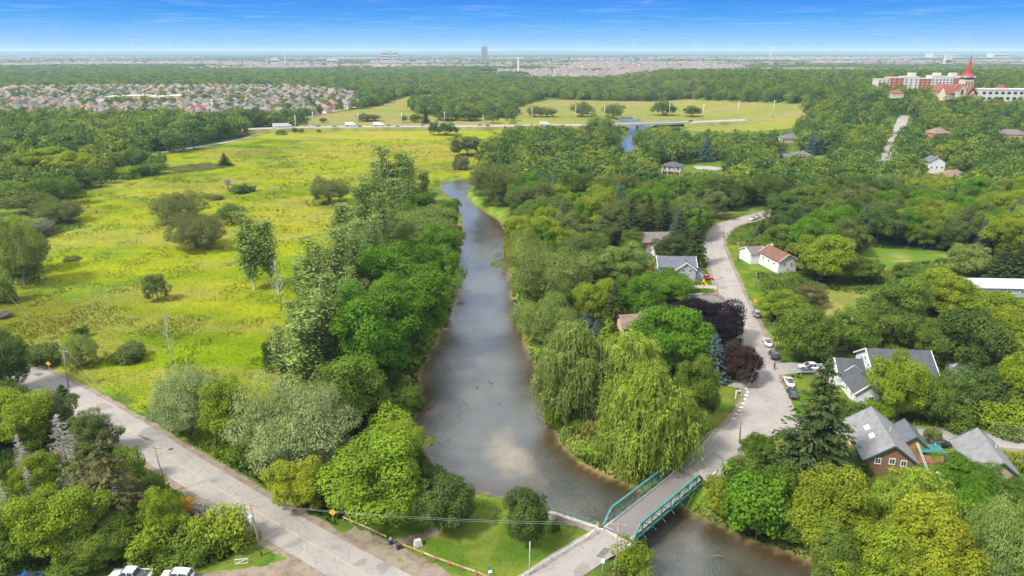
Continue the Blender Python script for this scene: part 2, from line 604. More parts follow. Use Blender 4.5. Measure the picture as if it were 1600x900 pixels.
M['roof_red'] = shingles('red_roof', (0.24, 0.075, 0.06))
M['spire_red'] = shingles('spire_red', (0.36, 0.06, 0.045))
M['roof_mauve'] = shingles('mauve_shingles', (0.15, 0.13, 0.125))
M['white_wall'] = siding('white_siding', (0.58, 0.59, 0.6))
M['grey_wall'] = siding('grey_siding', (0.33, 0.35, 0.38))
M['log_wall'] = siding('honey_log_wall', (0.3, 0.18, 0.06), 'Z', 1.2, 0.7)
M['cedar_wall'] = siding('cedar_boards', (0.2, 0.11, 0.07), 'X', 2.0, 0.6)
M['weathered'] = siding('weathered_boards', (0.33, 0.27, 0.2), 'Z', 1.3, 0.75)
M['tan_wall'] = plain('tan_brick', (0.46, 0.33, 0.22), 0.9)
M['brick'] = plain('red_brick', (0.36, 0.15, 0.1), 0.9)
M['cream'] = plain('cream_stucco', (0.46, 0.40, 0.30), 0.9, var=0.06)
M['white_conc'] = plain('white_concrete', (0.45, 0.44, 0.42), 0.85, var=0.06)
M['concrete'] = plain('concrete', (0.32, 0.295, 0.255), 0.9, var=0.25)
M['pale_roof'] = plain('pale_metal_roof', (0.45, 0.45, 0.44), 0.6)
M['trim'] = plain('white_trim', (0.6, 0.6, 0.58), 0.6, var=0.04)
M['teal_trim'] = plain('dark_teal_trim', (0.035, 0.075, 0.07), 0.6)
M['teal'] = plain('teal_bridge_paint', (0.045, 0.165, 0.155), 0.6, 0.3, 0, 0.35, 2.5)
M['teal_tarp'] = plain('teal_sheet_roof', (0.03, 0.14, 0.12), 0.6)
M['rust'] = plain('rusted_steel', (0.36, 0.17, 0.08), 0.85)
M['wood_pole'] = plain('weathered_pole_wood', (0.24, 0.2, 0.165), 0.95, 0.1, 0, 0.25, 2)
M['wood_rail'] = plain('orange_rail_wood', (0.36, 0.25, 0.12), 0.9, 0.1, 0, 0.35, 1.2)
M['wood_grey'] = plain('grey_rail_wood', (0.36, 0.29, 0.2), 0.9, 0.1, 0, 0.35, 1.2)
M['red_post'] = plain('red_brown_post', (0.30, 0.12, 0.08), 0.9)
M['galv'] = plain('galvanised_steel', (0.5, 0.5, 0.48), 0.5, 0.5, 0.3)
M['dark_metal'] = plain('dark_metal', (0.06, 0.06, 0.065), 0.5)
M['yellow_sign'] = plain('yellow_sign', (0.80, 0.46, 0.01), 0.5, var=0.04)
M['bin_blue'] = plain('dark_blue_barrel', (0.012, 0.028, 0.06), 0.5)
M['rock'] = plain('pale_stone', (0.5, 0.48, 0.45), 0.9)
M['wire'] = plain('wire', (0.22, 0.22, 0.22), 0.6)
M['red_paint'] = plain('red_fence', (0.33, 0.07, 0.03), 0.8)
k = Mat('window_glass', 0.06, 0.6)
k.base((0.035, 0.045, 0.055))
M['glass'] = k.m
def paint(name, c):
    k = Mat(name, 0.28, 0.5)
    k.base(c)
    k.b.inputs['Coat Weight'].default_value = 0.6
    k.b.inputs['Coat Roughness'].default_value = 0.08
    return k.m
M['car_white'] = paint('white_car_paint', (0.6, 0.61, 0.62))
M['car_black'] = paint('black_car_paint', (0.015, 0.016, 0.02))
M['car_dark'] = paint('dark_blue_car_paint', (0.022, 0.03, 0.045))
M['car_grey'] = paint('grey_car_paint', (0.16, 0.17, 0.19))
M['car_red'] = paint('red_car_paint', (0.42, 0.015, 0.02))
M['car_teal'] = paint('teal_car_paint', (0.03, 0.10, 0.12))
M['car_blue'] = paint('blue_car_paint', (0.02, 0.08, 0.24))
M['tyre'] = plain('tyre_rubber', (0.018, 0.018, 0.018), 0.85)
M['rim'] = plain('wheel_rim', (0.45, 0.45, 0.46), 0.35, 0.5, 0.6)
M['lamp_red'] = plain('tail_lamp', (0.4, 0.01, 0.01), 0.25)
M['lamp_white'] = plain('head_lamp', (0.75, 0.77, 0.8), 0.15)

# ------------------------------------------------------------------ roads (centre lines in the world)
def road_pts(lst, n=10):
    return smooth([tuple(px(a, b)[:2]) for a, b in lst], n)
RD_LEFT = road_pts([(-230, 480), (-100, 522), (35, 581), (120, 624), (200, 672), (300, 737), (405, 802), (490, 851), (575, 899), (680, 955), (860, 1050)])
RD_BRIDGE = road_pts([(700, 1010), (790, 948), (890, 880), (958, 838)])
BR_A, BR_B = px(964, 835), px(1078, 742)
RD_MAIN = smooth([tuple(BR_B[:2])] + [tuple(px(a, b)[:2]) for a, b in [(1106, 719), (1150, 686), (1184, 648), (1192, 610), (1187, 570), (1170, 518), (1152, 480), (1132, 430), (1118, 392),
                  (1116, 372), (1134, 353), (1165, 343), (1195, 335), (1250, 322), (1300, 316)]], 10)
RD_SIDE = road_pts([(1206, 652), (1255, 668), (1330, 675), (1420, 680), (1500, 684), (1600, 692), (1750, 700)])
RD_DRIVE = road_pts([(1196, 578), (1240, 575), (1272, 577), (1305, 585)])
RD_LOT = road_pts([(1118, 466), (1095, 465), (1075, 466)])
RD_DRIVE2 = road_pts([(1126, 450), (1105, 448), (1082, 449)])
RD_DRIVE3 = road_pts([(1180, 598), (1158, 601), (1134, 597)])
RD_YARD = road_pts([(510, 925), (462, 893), (410, 906), (300, 920), (160, 925), (0, 925)])
RD_TRAIL = smooth([tuple(px(a, b)[:2]) for a, b in [(120, 262), (240, 240), (300, 231), (370, 219), (410, 207), (425, 200)]], 8)
HWZ = 3.0
RD_HW = smooth([tuple(px(a, b, HWZ)[:2]) for a, b in [(330, 204), (430, 200), (520, 198), (640, 197.5), (760, 196.8), (860, 195.5), (960, 194.5), (1060, 191.5), (1150, 188), (1235, 184.5), (1320, 181)]], 8)
RD_HILL = smooth([tuple(G(a, b)[:2]) for a, b in [(1370, 262), (1381, 248), (1394, 225), (1403, 205), (1410, 188), (1412, 181)]], 10)
ROADS = [(RD_LEFT, 7.0), (RD_BRIDGE, 6.0), (RD_MAIN, 7.5), (RD_SIDE, 5.0), (RD_HW, 16), (RD_HILL, 8), (RD_TRAIL, 5), (RD_YARD, 7)]

# ------------------------------------------------------------------ open ground (pixel outlines laid on the land)
def poly_px(lst):
    return [tuple(G(a, b)[:2]) for a, b in lst]
MEADOW = poly_px([(-40, 520), (-40, 455), (60, 440), (75, 370), (130, 355), (110, 305), (180, 285), (270, 272), (240, 246), (330, 229), (412, 209), (480, 203), (600, 201), (790, 201), (900, 199.5),
                  (905, 203), (830, 207), (798, 216), (766, 232), (757, 255), (757, 277), (722, 281), (688, 286), (655, 320), (560, 345), (480, 430), (445, 500), (455, 560), (420, 645), (330, 690), (250, 660), (30, 552)])
FIELD_N = poly_px([(425, 201), (470, 190), (500, 180), (590, 167), (640, 149), (690, 147), (700, 152), (640, 165), (650, 178), (690, 183), (800, 185), (790, 200), (600, 201)])
FIELD_E = poly_px([(810, 199), (800, 170), (850, 156), (1000, 158), (1070, 155), (1255, 163), (1262, 189), (1100, 193), (960, 198)])
FIELD_S = poly_px([(1100, 192), (1270, 184), (1270, 195), (1190, 205), (1060, 205)])
CLEARING = poly_px([(1340, 387), (1480, 393), (1480, 402), (1410, 418), (1380, 424), (1345, 400)])
LAWN_E = poly_px([(1225, 460), (1290, 452), (1345, 460), (1400, 470), (1460, 490), (1450, 515), (1380, 525), (1300, 515), (1245, 495)])
LAWN_H3 = poly_px([(1235, 592), (1300, 590), (1320, 640), (1360, 650), (1500, 640), (1500, 575), (1440, 560), (1440, 600), (1300, 660), (1215, 660), (1240, 620)])
LAWN_PARK = poly_px([(500, 806), (560, 815), (640, 800), (680, 765), (750, 768), (860, 800), (930, 835), (820, 915), (800, 935), (740, 912), (610, 860)])
LAWN_CORNER = poly_px([(290, 896), (340, 880), (400, 845), (442, 868), (430, 890), (380, 902)])
LAWN_I = poly_px([(1120, 600), (1168, 606), (1165, 628), (1140, 660), (1100, 690), (1090, 640)])
LAWN_R = poly_px([(1128, 350), (1190, 333), (1130, 332), (1110, 350)])
LAWN_V = poly_px([(1125, 380), (1160, 385), (1180, 430), (1210, 500), (1190, 500), (1160, 440)])
LAWN_H4 = poly_px([(1085, 437), (1122, 440), (1124, 450), (1085, 447)])
LAWN_H7 = poly_px([(1005, 262), (1120, 250), (1140, 275), (1060, 285), (1010, 280)])
LAWN_S = poly_px([(1200, 690), (1235, 680), (1230, 720), (1240, 770), (1210, 770)])
SUBURB = poly_px([(-60, 192), (-60, 143), (170, 138), (480, 139), (565, 151), (565, 166), (480, 184), (430, 188), (300, 184), (180, 194)])
GREEN = [LAWN_H3, LAWN_PARK, LAWN_CORNER, LAWN_I, LAWN_R, LAWN_H4, LAWN_H7, LAWN_S, LAWN_V]
OPEN = [MEADOW, FIELD_N, FIELD_E, FIELD_S, CLEARING, LAWN_E, SUBURB] + GREEN
DARKPATCH = poly_px([(-20, 470), (60, 455), (118, 470), (122, 492), (100, 520), (40, 525), (-30, 520)])
SANDBAR = P2([(735, 655), (775, 660), (800, 690), (835, 720), (850, 745), (800, 745), (765, 715), (738, 680)], WATER - 0.5)

def lerp(a, b, t):
    return a + (b - a) * t[..., None]
def land_color(x, y):
    x, y = np.asarray(x, float), np.asarray(y, float)
    wx = x + (fbm(x, y, 9, 40, 3) - 0.5) * 9
    wy = y + (fbm(x, y, 9, 41, 3) - 0.5) * 9
    n = fbm(x, y, 14, 3)
    c = lerp(np.array([0.05, 0.085, 0.018]), np.array([0.115, 0.16, 0.03]), ss(0.35, 0.65, n))
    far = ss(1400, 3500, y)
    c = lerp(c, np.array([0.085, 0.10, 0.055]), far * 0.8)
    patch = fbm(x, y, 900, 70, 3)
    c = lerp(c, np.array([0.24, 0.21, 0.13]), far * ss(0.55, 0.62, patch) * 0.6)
    # meadow: drifts of goldenrod, green grass and dry stems
    m = inside(MEADOW, wx, wy)
    a = fbm(x * 0.55, y * 1.0, 26, 11, 4)
    b = fbm(x * 0.5 + 40, y * 1.1, 17, 12, 4)
    d = fbm(x, y, 6, 13, 3)
    near = 1 - ss(230, 430, y)
    mc = lerp(np.array([0.21, 0.228, 0.014]), np.array([0.14, 0.195, 0.007]), ss(0.42, 0.58, a) * (0.35 + 0.65 * near))
    mc = lerp(mc, np.array([0.26, 0.265, 0.012]), ss(0.5, 0.68, b) * 0.35)
    mc = lerp(mc, np.array([0.27, 0.205, 0.06]), ss(0.48, 0.66, fbm(x * 0.5, y, 34, 19, 4)) * (0.3 + 0.5 * (1 - near)))
    mc = lerp(mc, np.array([0.12, 0.17, 0.03]), ss(0.60, 0.72, fbm(x * 0.6, y, 15, 23, 4)) * 0.75)
    mc = lerp(mc, np.array([0.23, 0.25, 0.02]), ss(0.4, 0.7, d) * 0.35)
    mc = lerp(mc, np.array([0.085, 0.125, 0.012]), ss(0.56, 0.7, fbm(x * 0.7, y, 45, 29, 4)) * 0.6)
    mc = lerp(mc, np.array([0.235, 0.19, 0.075]), ss(0.54, 0.66, fbm(x * 0.45, y * 1.1, 16, 39, 4)) * 0.42)
    mc = mc * 0.92 * np.array([0.92, 1, 0.75])
    mc = lerp(mc, np.array([0.1, 0.11, 0.012]), inside(DARKPATCH, wx, wy) * 0.8)
    c = np.where(m[..., None], mc, c)
    for P in (FIELD_N, FIELD_E, FIELD_S):
        mm = inside(P, x, y)
        fc = lerp(np.array([0.145, 0.165, 0.042]), np.array([0.19, 0.165, 0.065]), ss(0.4, 0.6, fbm(x * 0.4, y, 40, 31, 4)))
        fc = lerp(fc, np.array([0.18, 0.185, 0.03]), ss(0.55, 0.65, fbm(x * 0.4, y, 30, 33, 3)) * 0.7)
        c = np.where(mm[..., None], fc, c)
    for P in GREEN:
        mm = inside(P, x + (wx - x) * 0.25, y + (wy - y) * 0.25)
        gc = lerp(np.array([0.06, 0.115, 0.013]), np.array([0.115, 0.145, 0.024]), ss(0.35, 0.65, fbm(x, y, 5, 35, 4)))
        c = np.where(mm[..., None], gc, c)
    mm = inside(CLEARING, wx, wy)
    c = np.where(mm[..., None], lerp(np.array([0.085, 0.15, 0.018]), np.array([0.2, 0.185, 0.06]), ss(0.5, 0.65, fbm(x, y, 9, 37, 3))), c)
    mm = inside(LAWN_E, x, y)
    c = np.where(mm[..., None], lerp(np.array([0.14, 0.155, 0.036]), np.array([0.19, 0.18, 0.06]), ss(0.4, 0.6, fbm(x * 2, y * 0.4, 8, 38, 3))), c)
    mm = inside(SUBURB, x, y)
    c = np.where(mm[..., None], np.array([0.22, 0.21, 0.17]), c)
    # river bed and banks
    sd = river_sd(x, y)
    bed = lerp(np.array([0.058, 0.036, 0.018]), np.array([0.062, 0.063, 0.064]), ss(0.8, 5.0, -sd))
    bed = lerp(bed, np.array([0.1, 0.084, 0.062]), ss(0.45, 0.7, fbm(x, y, 10, 51, 4)) * 0.6)
    sdb = dist_line(SANDBAR, wx, wy, True) * np.where(inside(SANDBAR, wx, wy), 1, -1)
    bed = lerp(bed, np.array([0.25, 0.205, 0.155]), ss(-2.5, 3.0, sdb) * ss(0.2, 0.6, fbm(x, y, 9, 52, 3)) * 0.9)
    bank = lerp(np.array([0.09, 0.16, 0.02]), np.array([0.16, 0.22, 0.03]), ss(0.4, 0.6, fbm(x, y, 4, 53, 3)))
    mud = np.array([0.17, 0.12, 0.07])
    bank = lerp(bank, mud, (1 - ss(0.2, 1.3, sd)))
    w = ((sd < 5.5) & (y < 420)).astype(float)
    c = lerp(c, bank, w * (1 - ss(3, 5.5, sd)))
    c = np.where((sd < 0)[..., None], bed, c)
    return c

def grow(a, b, s0, g):
    out, p, s = [], a, s0
    while p < b:
        s *= g
        p += s
        out.append(p)
    return out
xs = np.arange(-126, 126.1, 1.2)
xr = list(np.arange(129.5, 470, 3.5))
xr += grow(xr[-1], 24000, 6, 1.16)
xs = np.concatenate([-np.array(xr)[::-1], xs, xr])
ys = np.arange(56, 330, 1.2)
yr = list(np.arange(332, 860, 3.0))
yr += grow(yr[-1], 24000, 6, 1.10)
yl = list(np.arange(-60, 55, 6.0))
ys = np.concatenate([yl, ys, yr])
XX, YY = np.meshgrid(xs, ys)
ZZ = height(XX.ravel(), YY.ravel()).reshape(XX.shape)
nx, ny = len(xs), len(ys)
me = bpy.data.meshes.new('ground')
me.vertices.add(nx * ny)
me.vertices.foreach_set('co', np.stack([XX, YY, ZZ], -1).astype(np.float32).ravel())
i = np.arange(nx * ny).reshape(ny, nx)
q = np.stack([i[:-1, :-1], i[:-1, 1:], i[1:, 1:], i[1:, :-1]], -1).reshape(-1, 4)
me.loops.add(q.size)
me.loops.foreach_set('vertex_index', q.ravel().astype(np.int32))
me.polygons.add(len(q))
me.polygons.foreach_set('loop_start', np.arange(0, q.size, 4, dtype=np.int32))
me.polygons.foreach_set('use_smooth', np.ones(len(q), bool))
ca = me.color_attributes.new('land', 'FLOAT_COLOR', 'POINT')
cc = np.ones((nx * ny, 4), np.float32)
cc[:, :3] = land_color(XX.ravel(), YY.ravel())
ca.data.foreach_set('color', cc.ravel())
me.materials.append(M['land'])
me.update(calc_edges=True)
tag(link(bpy.data.objects.new('ground', me)), kind='structure')

b = MB()
b.poly([(-75, 40, WATER), (330, 40, WATER), (330, 820, WATER), (-75, 820, WATER)])
tag(b.build('water', M['water']), kind='structure')

def strip(name, pts, width, mat, dz, parent=None, jit=0.0, kind=True, off=0.0, zf=None, seed=0):
    rr = random.Random(seed)
    out = []
    P = [Vector((p[0], p[1], 0)) for p in pts]
    Q = []
    for a, b_ in zip(P[:-1], P[1:]):
        n = max(1, int((b_ - a).length / (1.5 if jit else 4)))
        Q += [a.lerp(b_, t / n) for t in range(n)]
    Q.append(P[-1])
    for i_, p in enumerate(Q):
        t = (Q[min(i_ + 1, len(Q) - 1)] - Q[max(i_ - 1, 0)]).normalized()
        nrm = Vector((-t.y, t.x, 0))
        l = p + nrm * (off + width / 2 + rr.uniform(-jit, jit))
        r_ = p + nrm * (off - width / 2 + rr.uniform(-jit, jit))
        mid = p + nrm * off
        for w_ in (l, mid, r_):
            z = zf if zf is not None else max(0, float(hill(w_.x, w_.y)))
            out.append((w_.x, w_.y, z + dz))
    me_ = bpy.data.meshes.new(name)
    fs = []
    for i_ in range(len(Q) - 1):
        a = i_ * 3
        fs += [(a + 1, a + 4, a + 3, a), (a + 2, a + 5, a + 4, a + 1)]
    me_.from_pydata(out, [], fs)
    me_.materials.append(mat)
    me_.update()
    o = link(bpy.data.objects.new(name, me_), parent)
    if kind and parent is None:
        tag(o, kind='structure')
    return o
strip('road_shoulder', RD_LEFT, 9.2, M['gravel'], 0.012, jit=0.35, seed=1)
rl = strip('road', RD_LEFT, 6.7, M['asphalt'], 0.03, jit=0.07, seed=2)
strip('centre_line', RD_LEFT, 0.13, M['yellow_line'], 0.036, rl)
strip('parking_lay_by', road_pts([(540, 833), (600, 862), (660, 892), (720, 925)]), 4.2, M['gravel'], 0.02, jit=0.4, seed=9)
strip('road', RD_BRIDGE, 6.2, M['asphalt'], 0.042, jit=0.05, seed=3)
strip('road_shoulder', RD_MAIN, 9.8, M['gravel'], 0.012, jit=0.4, seed=4)
rm = strip('road', RD_MAIN, 7.4, M['asphalt'], 0.034, jit=0.08, seed=5)
strip('centre_line', RD_MAIN[45:], 0.16, M['yellow_line'], 0.040, rm)
strip('road_shoulder', RD_SIDE, 6.6, M['gravel'], 0.018, jit=0.3, seed=6)
strip('road', RD_SIDE, 4.8, M['asphalt'], 0.026, jit=0.08, seed=7)
b = MB()
b.poly([tuple(px(a, c)[:2]) + (0.046,) for a, c in [(1150, 690), (1190, 685), (1236, 672), (1246, 660), (1242, 640), (1234, 622), (1222, 600), (1188, 590), (1180, 620), (1168, 642)]])
tag(b.build('road_junction', M['asphalt']), kind='structure')
strip('driveway', RD_DRIVE, 6.0, M['asphalt'], 0.050, jit=0.15, seed=8)
strip('parking_pad', RD_LOT, 8.0, M['asphalt_far'], 0.02, jit=0.15, seed=10)
strip('driveway', RD_DRIVE2, 3.2, M['asphalt_far'], 0.022, jit=0.1, seed=11)
strip('driveway', RD_DRIVE3, 3.6, M['asphalt_far'], 0.02, jit=0.1, seed=12)
strip('driveway', RD_YARD, 6.0, M['gravel'], 0.022, jit=0.4, seed=13)
strip('path', road_pts([(612, 850), (630, 846), (660, 838), (690, 826)]), 1.5, M['gravel'], 0.012, jit=0.25, seed=14)
strip('driveway', [tuple(G(a, c)[:2]) for a, c in [(1085, 262), (1105, 262), (1128, 265)]], 13, M['asphalt_far'], 0.05)
strip('track', RD_TRAIL, 5.5, M['asphalt_far'], 0.06, jit=0.3, seed=15)
strip('road', RD_HILL, 8.5, M['asphalt'], 0.10, jit=0.1, seed=16)
# highway on a low bank, with a bridge where it meets the river
HP = [Vector((p[0], p[1], 0)) for p in RD_HW]
hw = strip('highway', RD_HW, 15, M['asphalt_far'], 0.0, zf=HWZ + 0.05)
strip('centre_line', RD_HW, 0.5, M['yellow_line'], 0.02, hw, zf=HWZ + 0.05)
bridge_x0, bridge_x1 = px(966, 194, HWZ).x, px(1056, 192, HWZ).x
for nm, sel in (('highway_embankment', lambda p: p.x < bridge_x0), ('highway_embankment', lambda p: p.x > bridge_x1)):
    seg = [p for p in HP if sel(p)]
    b = MB()
    for a, c in zip(seg[:-1], seg[1:]):
        t = (c - a).normalized()
        n = Vector((-t.y, t.x, 0))
        prof = [(-14, -0.1), (-8.2, HWZ - 0.02), (8.2, HWZ - 0.02), (14, -0.1)]
        for (o0, z0), (o1, z1) in zip(prof[:-1], prof[1:]):
            b.poly([a + n * -o0 + Vector((0, 0, z0)), c + n * -o0 + Vector((0, 0, z0)), c + n * -o1 + Vector((0, 0, z1)), a + n * -o1 + Vector((0, 0, z1))])
    o = b.build(nm, None)
    o.data.materials.clear()
    kmat = M.get('bank') or plain('dry_grass_bank', (0.14, 0.14, 0.04), 1.0, 0.05, 0, 0.35, 0.08)
    M['bank'] = kmat
    o.data.materials.append(kmat)
    tag(o, kind='structure')
# low hills along the horizon
b = MB()
prev = None
for i_ in range(161):
    a = -math.radians(46) + math.radians(92) * i_ / 160
    s_, c_ = math.sin(a), math.cos(a)
    hh = 48 + 45 * float(fbm(np.array([a * 60.]), np.array([3.]), 5, 61, 4)[0]) + 24 * math.exp(-((a - 0.03) / 0.05) ** 2)
    pr = [(s_ * r_, c_ * r_, z_) for r_, z_ in ((17000, -5), (18200, hh * 0.6), (19500, hh), (21500, hh * 0.8), (23500, -5))]
    if prev:
        for j in range(4):
            b.poly([prev[j], pr[j], pr[j + 1], prev[j + 1]])
    prev = pr
tag(b.build('hills', plain('wooded_hills', (0.045, 0.08, 0.05), 1.0, 0.05, 0, 0.4, 0.004), smooth_=True), kind='structure')
# ------------------------------------------------------------------ tree shapes
def unit(v):
    return v / (np.linalg.norm(v, axis=-1, keepdims=True) + 1e-9)
def leaves(c, nrm, size, aspect, r, along=None):
    """diamond leaf sprays at c with normals nrm; returns verts in face order"""
    n = len(c)
    nrm = unit(nrm)
    if along is None:
        along = unit(np.cross(nrm, unit(r.normal(size=(n, 3)))))
    else:
        along = unit(along)
        nrm = unit(nrm - along * (nrm * along).sum(-1, keepdims=True))
    side = np.cross(nrm, along)
    s = (size if hasattr(size, '__len__') else np.full(n, size))[:, None]
    v = np.stack([c - along * s * 0.5, c + side * s * aspect * 0.5 - nrm * s * 0.08, c + along * s * 0.5, c - side * s * aspect * 0.5 - nrm * s * 0.08], 1)
    return v.reshape(-1, 3)
def tones(n, lobe, r, amp=0.22, warm=0.1):
    t = lobe * (1 + r.uniform(-amp, amp, n))
    w = r.uniform(-warm, warm, n)
    c = np.stack([t * (1 + w * 1.6), t * (1 + w * 0.5), t * (1 - w)], -1)
    return np.repeat(np.clip(c, 0.3, 2.2), 4, axis=0)
def fit(v, H, W):
    v = v.copy()
    r_ = np.percentile(np.hypot(v[:, 0], v[:, 1]), 95)
    v[:, :2] *= W / 2 / r_
    v[:, 2] *= H / np.percentile(v[:, 2], 99)
    return v
def crown_broad(seed, H=12., W=10., lobes=60, per=330, leaf=0.34, low=0.16, flat=1.0, droop=0.0, aspect=0.66, lob=0.155, irr=0.16):
    r = np.random.default_rng(seed)
    zc = H * (low + (1 - low) * 0.47)
    rz, rx = H * (1 - low) * 0.5, W * 0.5
    out, col = [], []
    ph = r.uniform(0, 6.28, 4)
    k, guard, cs = 0, 0, []
    while k < lobes and guard < 6000:
        guard += 1
        d = r.normal(size=3)
        d /= np.linalg.norm(d)
        if d[2] < -0.75:
            continue
        az = math.atan2(d[1], d[0])
        f = 1 + irr * (math.sin(2 * az + ph[0]) + math.sin(3 * az + ph[1] + 2 * d[2])) * 0.7 + irr * math.sin(4 * d[2] + ph[2])
        rad = (r.uniform(0.6, 0.92) if k % 7 else r.uniform(0.9, 1.14)) * f if k < lobes * 0.82 else r.uniform(0.2, 0.55)
        c = np.array([d[0] * rx * rad, d[1] * rx * rad, zc + d[2] * rz * rad * (1.0 if d[2] > 0 else 0.9)])
        lr = W * lob * r.uniform(0.7, 1.25)
        if any(np.linalg.norm((c - q) / (lr * 0.62)) < 1 for q in cs):
            continue
        cs.append(c)
        k += 1
        n = int(per * (lr / (W * lob)) ** 2)
        dd = unit(r.normal(size=(n * 2, 3)))
        o = unit(np.array([d[0], d[1], d[2] * 0.6 + 0.55]))
        dd = dd[(dd @ o) > -0.3][:n]
        n = len(dd)
        bumpy = 1 + 0.16 * np.sin(dd[:, 0] * 5 + k) * np.sin(dd[:, 1] * 5 + 2 * k)
        p = c + dd * (lr * r.uniform(0.62, 1.06, n) * bumpy)[:, None] * np.array([1, 1, 0.85])
        p[:, 2] -= droop * (np.linalg.norm(dd[:, :2], axis=1) ** 2) * lr
        p[:, 2] = np.maximum(p[:, 2], 0.15)
        nn = dd + r.normal(size=(n, 3)) * 0.36 + np.array([0, 0, 0.5])
        al = None
        if droop:
            al = dd * np.array([1, 1, 0.2]) + np.array([0, 0, -0.9]) + r.normal(size=(n, 3)) * 0.35
        out.append(leaves(p, nn, leaf * r.uniform(0.65, 1.3, n), aspect, r, al))
        col.append(tones(n, r.uniform(0.80, 1.2), r))
    return fit(np.concatenate(out), H, W), np.concatenate(col)
def crown_willow(seed, H=15., W=14., tufts=250, strands=9, per=9):
    r = np.random.default_rng(seed)
    out, col = [], []
    for k in range(tufts):
        d = r.normal(size=3)
        d[2] = abs(d[2]) * 0.9
        d /= np.linalg.norm(d)
        rad = r.uniform(0.45, 0.9) * (1 + 0.14 * math.sin(3 * math.atan2(d[1], d[0]) + seed))
        c = np.array([d[0] * W * 0.5 * rad, d[1] * W * 0.5 * rad, H * (0.22 + 0.72 * d[2] * (0.7 + 0.3 * rad) * r.uniform(0.85, 1.06))])
        lobe = r.uniform(0.8, 1.2)
        L = H * r.uniform(0.12, 0.30) * (0.6 + 0.7 * (1 - d[2]))
        # crown of the tuft
        n = 34
        dd = unit(r.normal(size=(n, 3)) + np.array([d[0], d[1], 0.9]))
        p = c + dd * r.uniform(0.4, 1.1, n)[:, None] * np.array([1, 1, 0.7])
        out.append(leaves(p, dd + r.normal(size=(n, 3)) * 0.4, 0.42 * r.uniform(0.7, 1.2, n), 0.42, r, dd * np.array([1, 1, 0]) + np.array([0, 0, -0.5]) + r.normal(size=(n, 3)) * .3))
        col.append(tones(n, lobe * 1.05, r, 0.2, 0.12))
        for s in range(strands):
            a = math.atan2(d[1], d[0]) + r.normal() * 1.0
            o = np.array([math.cos(a), math.sin(a), 0])
            reach = r.uniform(0.4, 1.3)
            st = c + r.normal(size=3) * np.array([0.5, 0.5, 0.25])
            t = np.linspace(0.05, 1, per)
            l = L * r.uniform(0.6, 1.1)
            p = st + o * (reach * np.sqrt(t))[:, None] + np.array([0, 0, -1]) * (l * t ** 1.3)[:, None] + r.normal(size=(per, 3)) * 0.09
            ok = p[:, 2] > 0.2
            p = p[ok]
            if not len(p):
                continue
            tt = t[ok]
            al = o * (0.6 * (1 - tt))[:, None] + np.array([0, 0, -1]) + r.normal(size=(len(p), 3)) * 0.16
            nn = o + np.array([0, 0, 0.55]) * (1 - tt)[:, None] * 1.4 + r.normal(size=(len(p), 3)) * 0.35
            out.append(leaves(p, nn, 0.6 * r.uniform(0.7, 1.2, len(p)), 0.24, r, al))
            col.append(tones(len(p), lobe, r, 0.2, 0.12))
    return fit(np.concatenate(out), H, W), np.concatenate(col)
def crown_poplar(seed, H=18., W=6., n_st=3, per=1500, leaf=0.36):
    r = np.random.default_rng(seed)
    out, col = [], []
    for s in range(n_st):
        a = r.uniform(0, 6.28)
        top = np.array([math.cos(a), math.sin(a), 0]) * W * r.uniform(0.05, 0.24)
        hh = H * (1 if s == 0 else r.uniform(0.7, 0.95))
        nb = 46
        for k in range(nb):
            t = r.uniform(0.16, 0.98)
            a2 = r.uniform(0, 6.28)
            ln = W * 0.34 * (1 - 0.75 * abs(t - 0.45) ** 1.0) * r.uniform(0.5, 1.15)
            o = np.array([math.cos(a2) * 0.75, math.sin(a2) * 0.75, 1.7])
            c0 = top * t + np.array([0, 0, hh * t])
            n = per // nb
            u = r.uniform(0.25, 1.0, n)
            p = c0 + o * (ln * u)[:, None] + r.normal(size=(n, 3)) * np.array([0.4, 0.4, 0.55])
            p[:, 2] = np.minimum(p[:, 2], H * 1.01)
            nn = r.normal(size=(n, 3)) * 0.8 + np.array([math.cos(a2), math.sin(a2), 0.8])
            out.append(leaves(p, nn, leaf * r.uniform(0.6, 1.25, n), 0.75, r))
            col.append(tones(n, r.uniform(0.8, 1.22), r, 0.25))
    return fit(np.concatenate(out), H, W), np.concatenate(col)
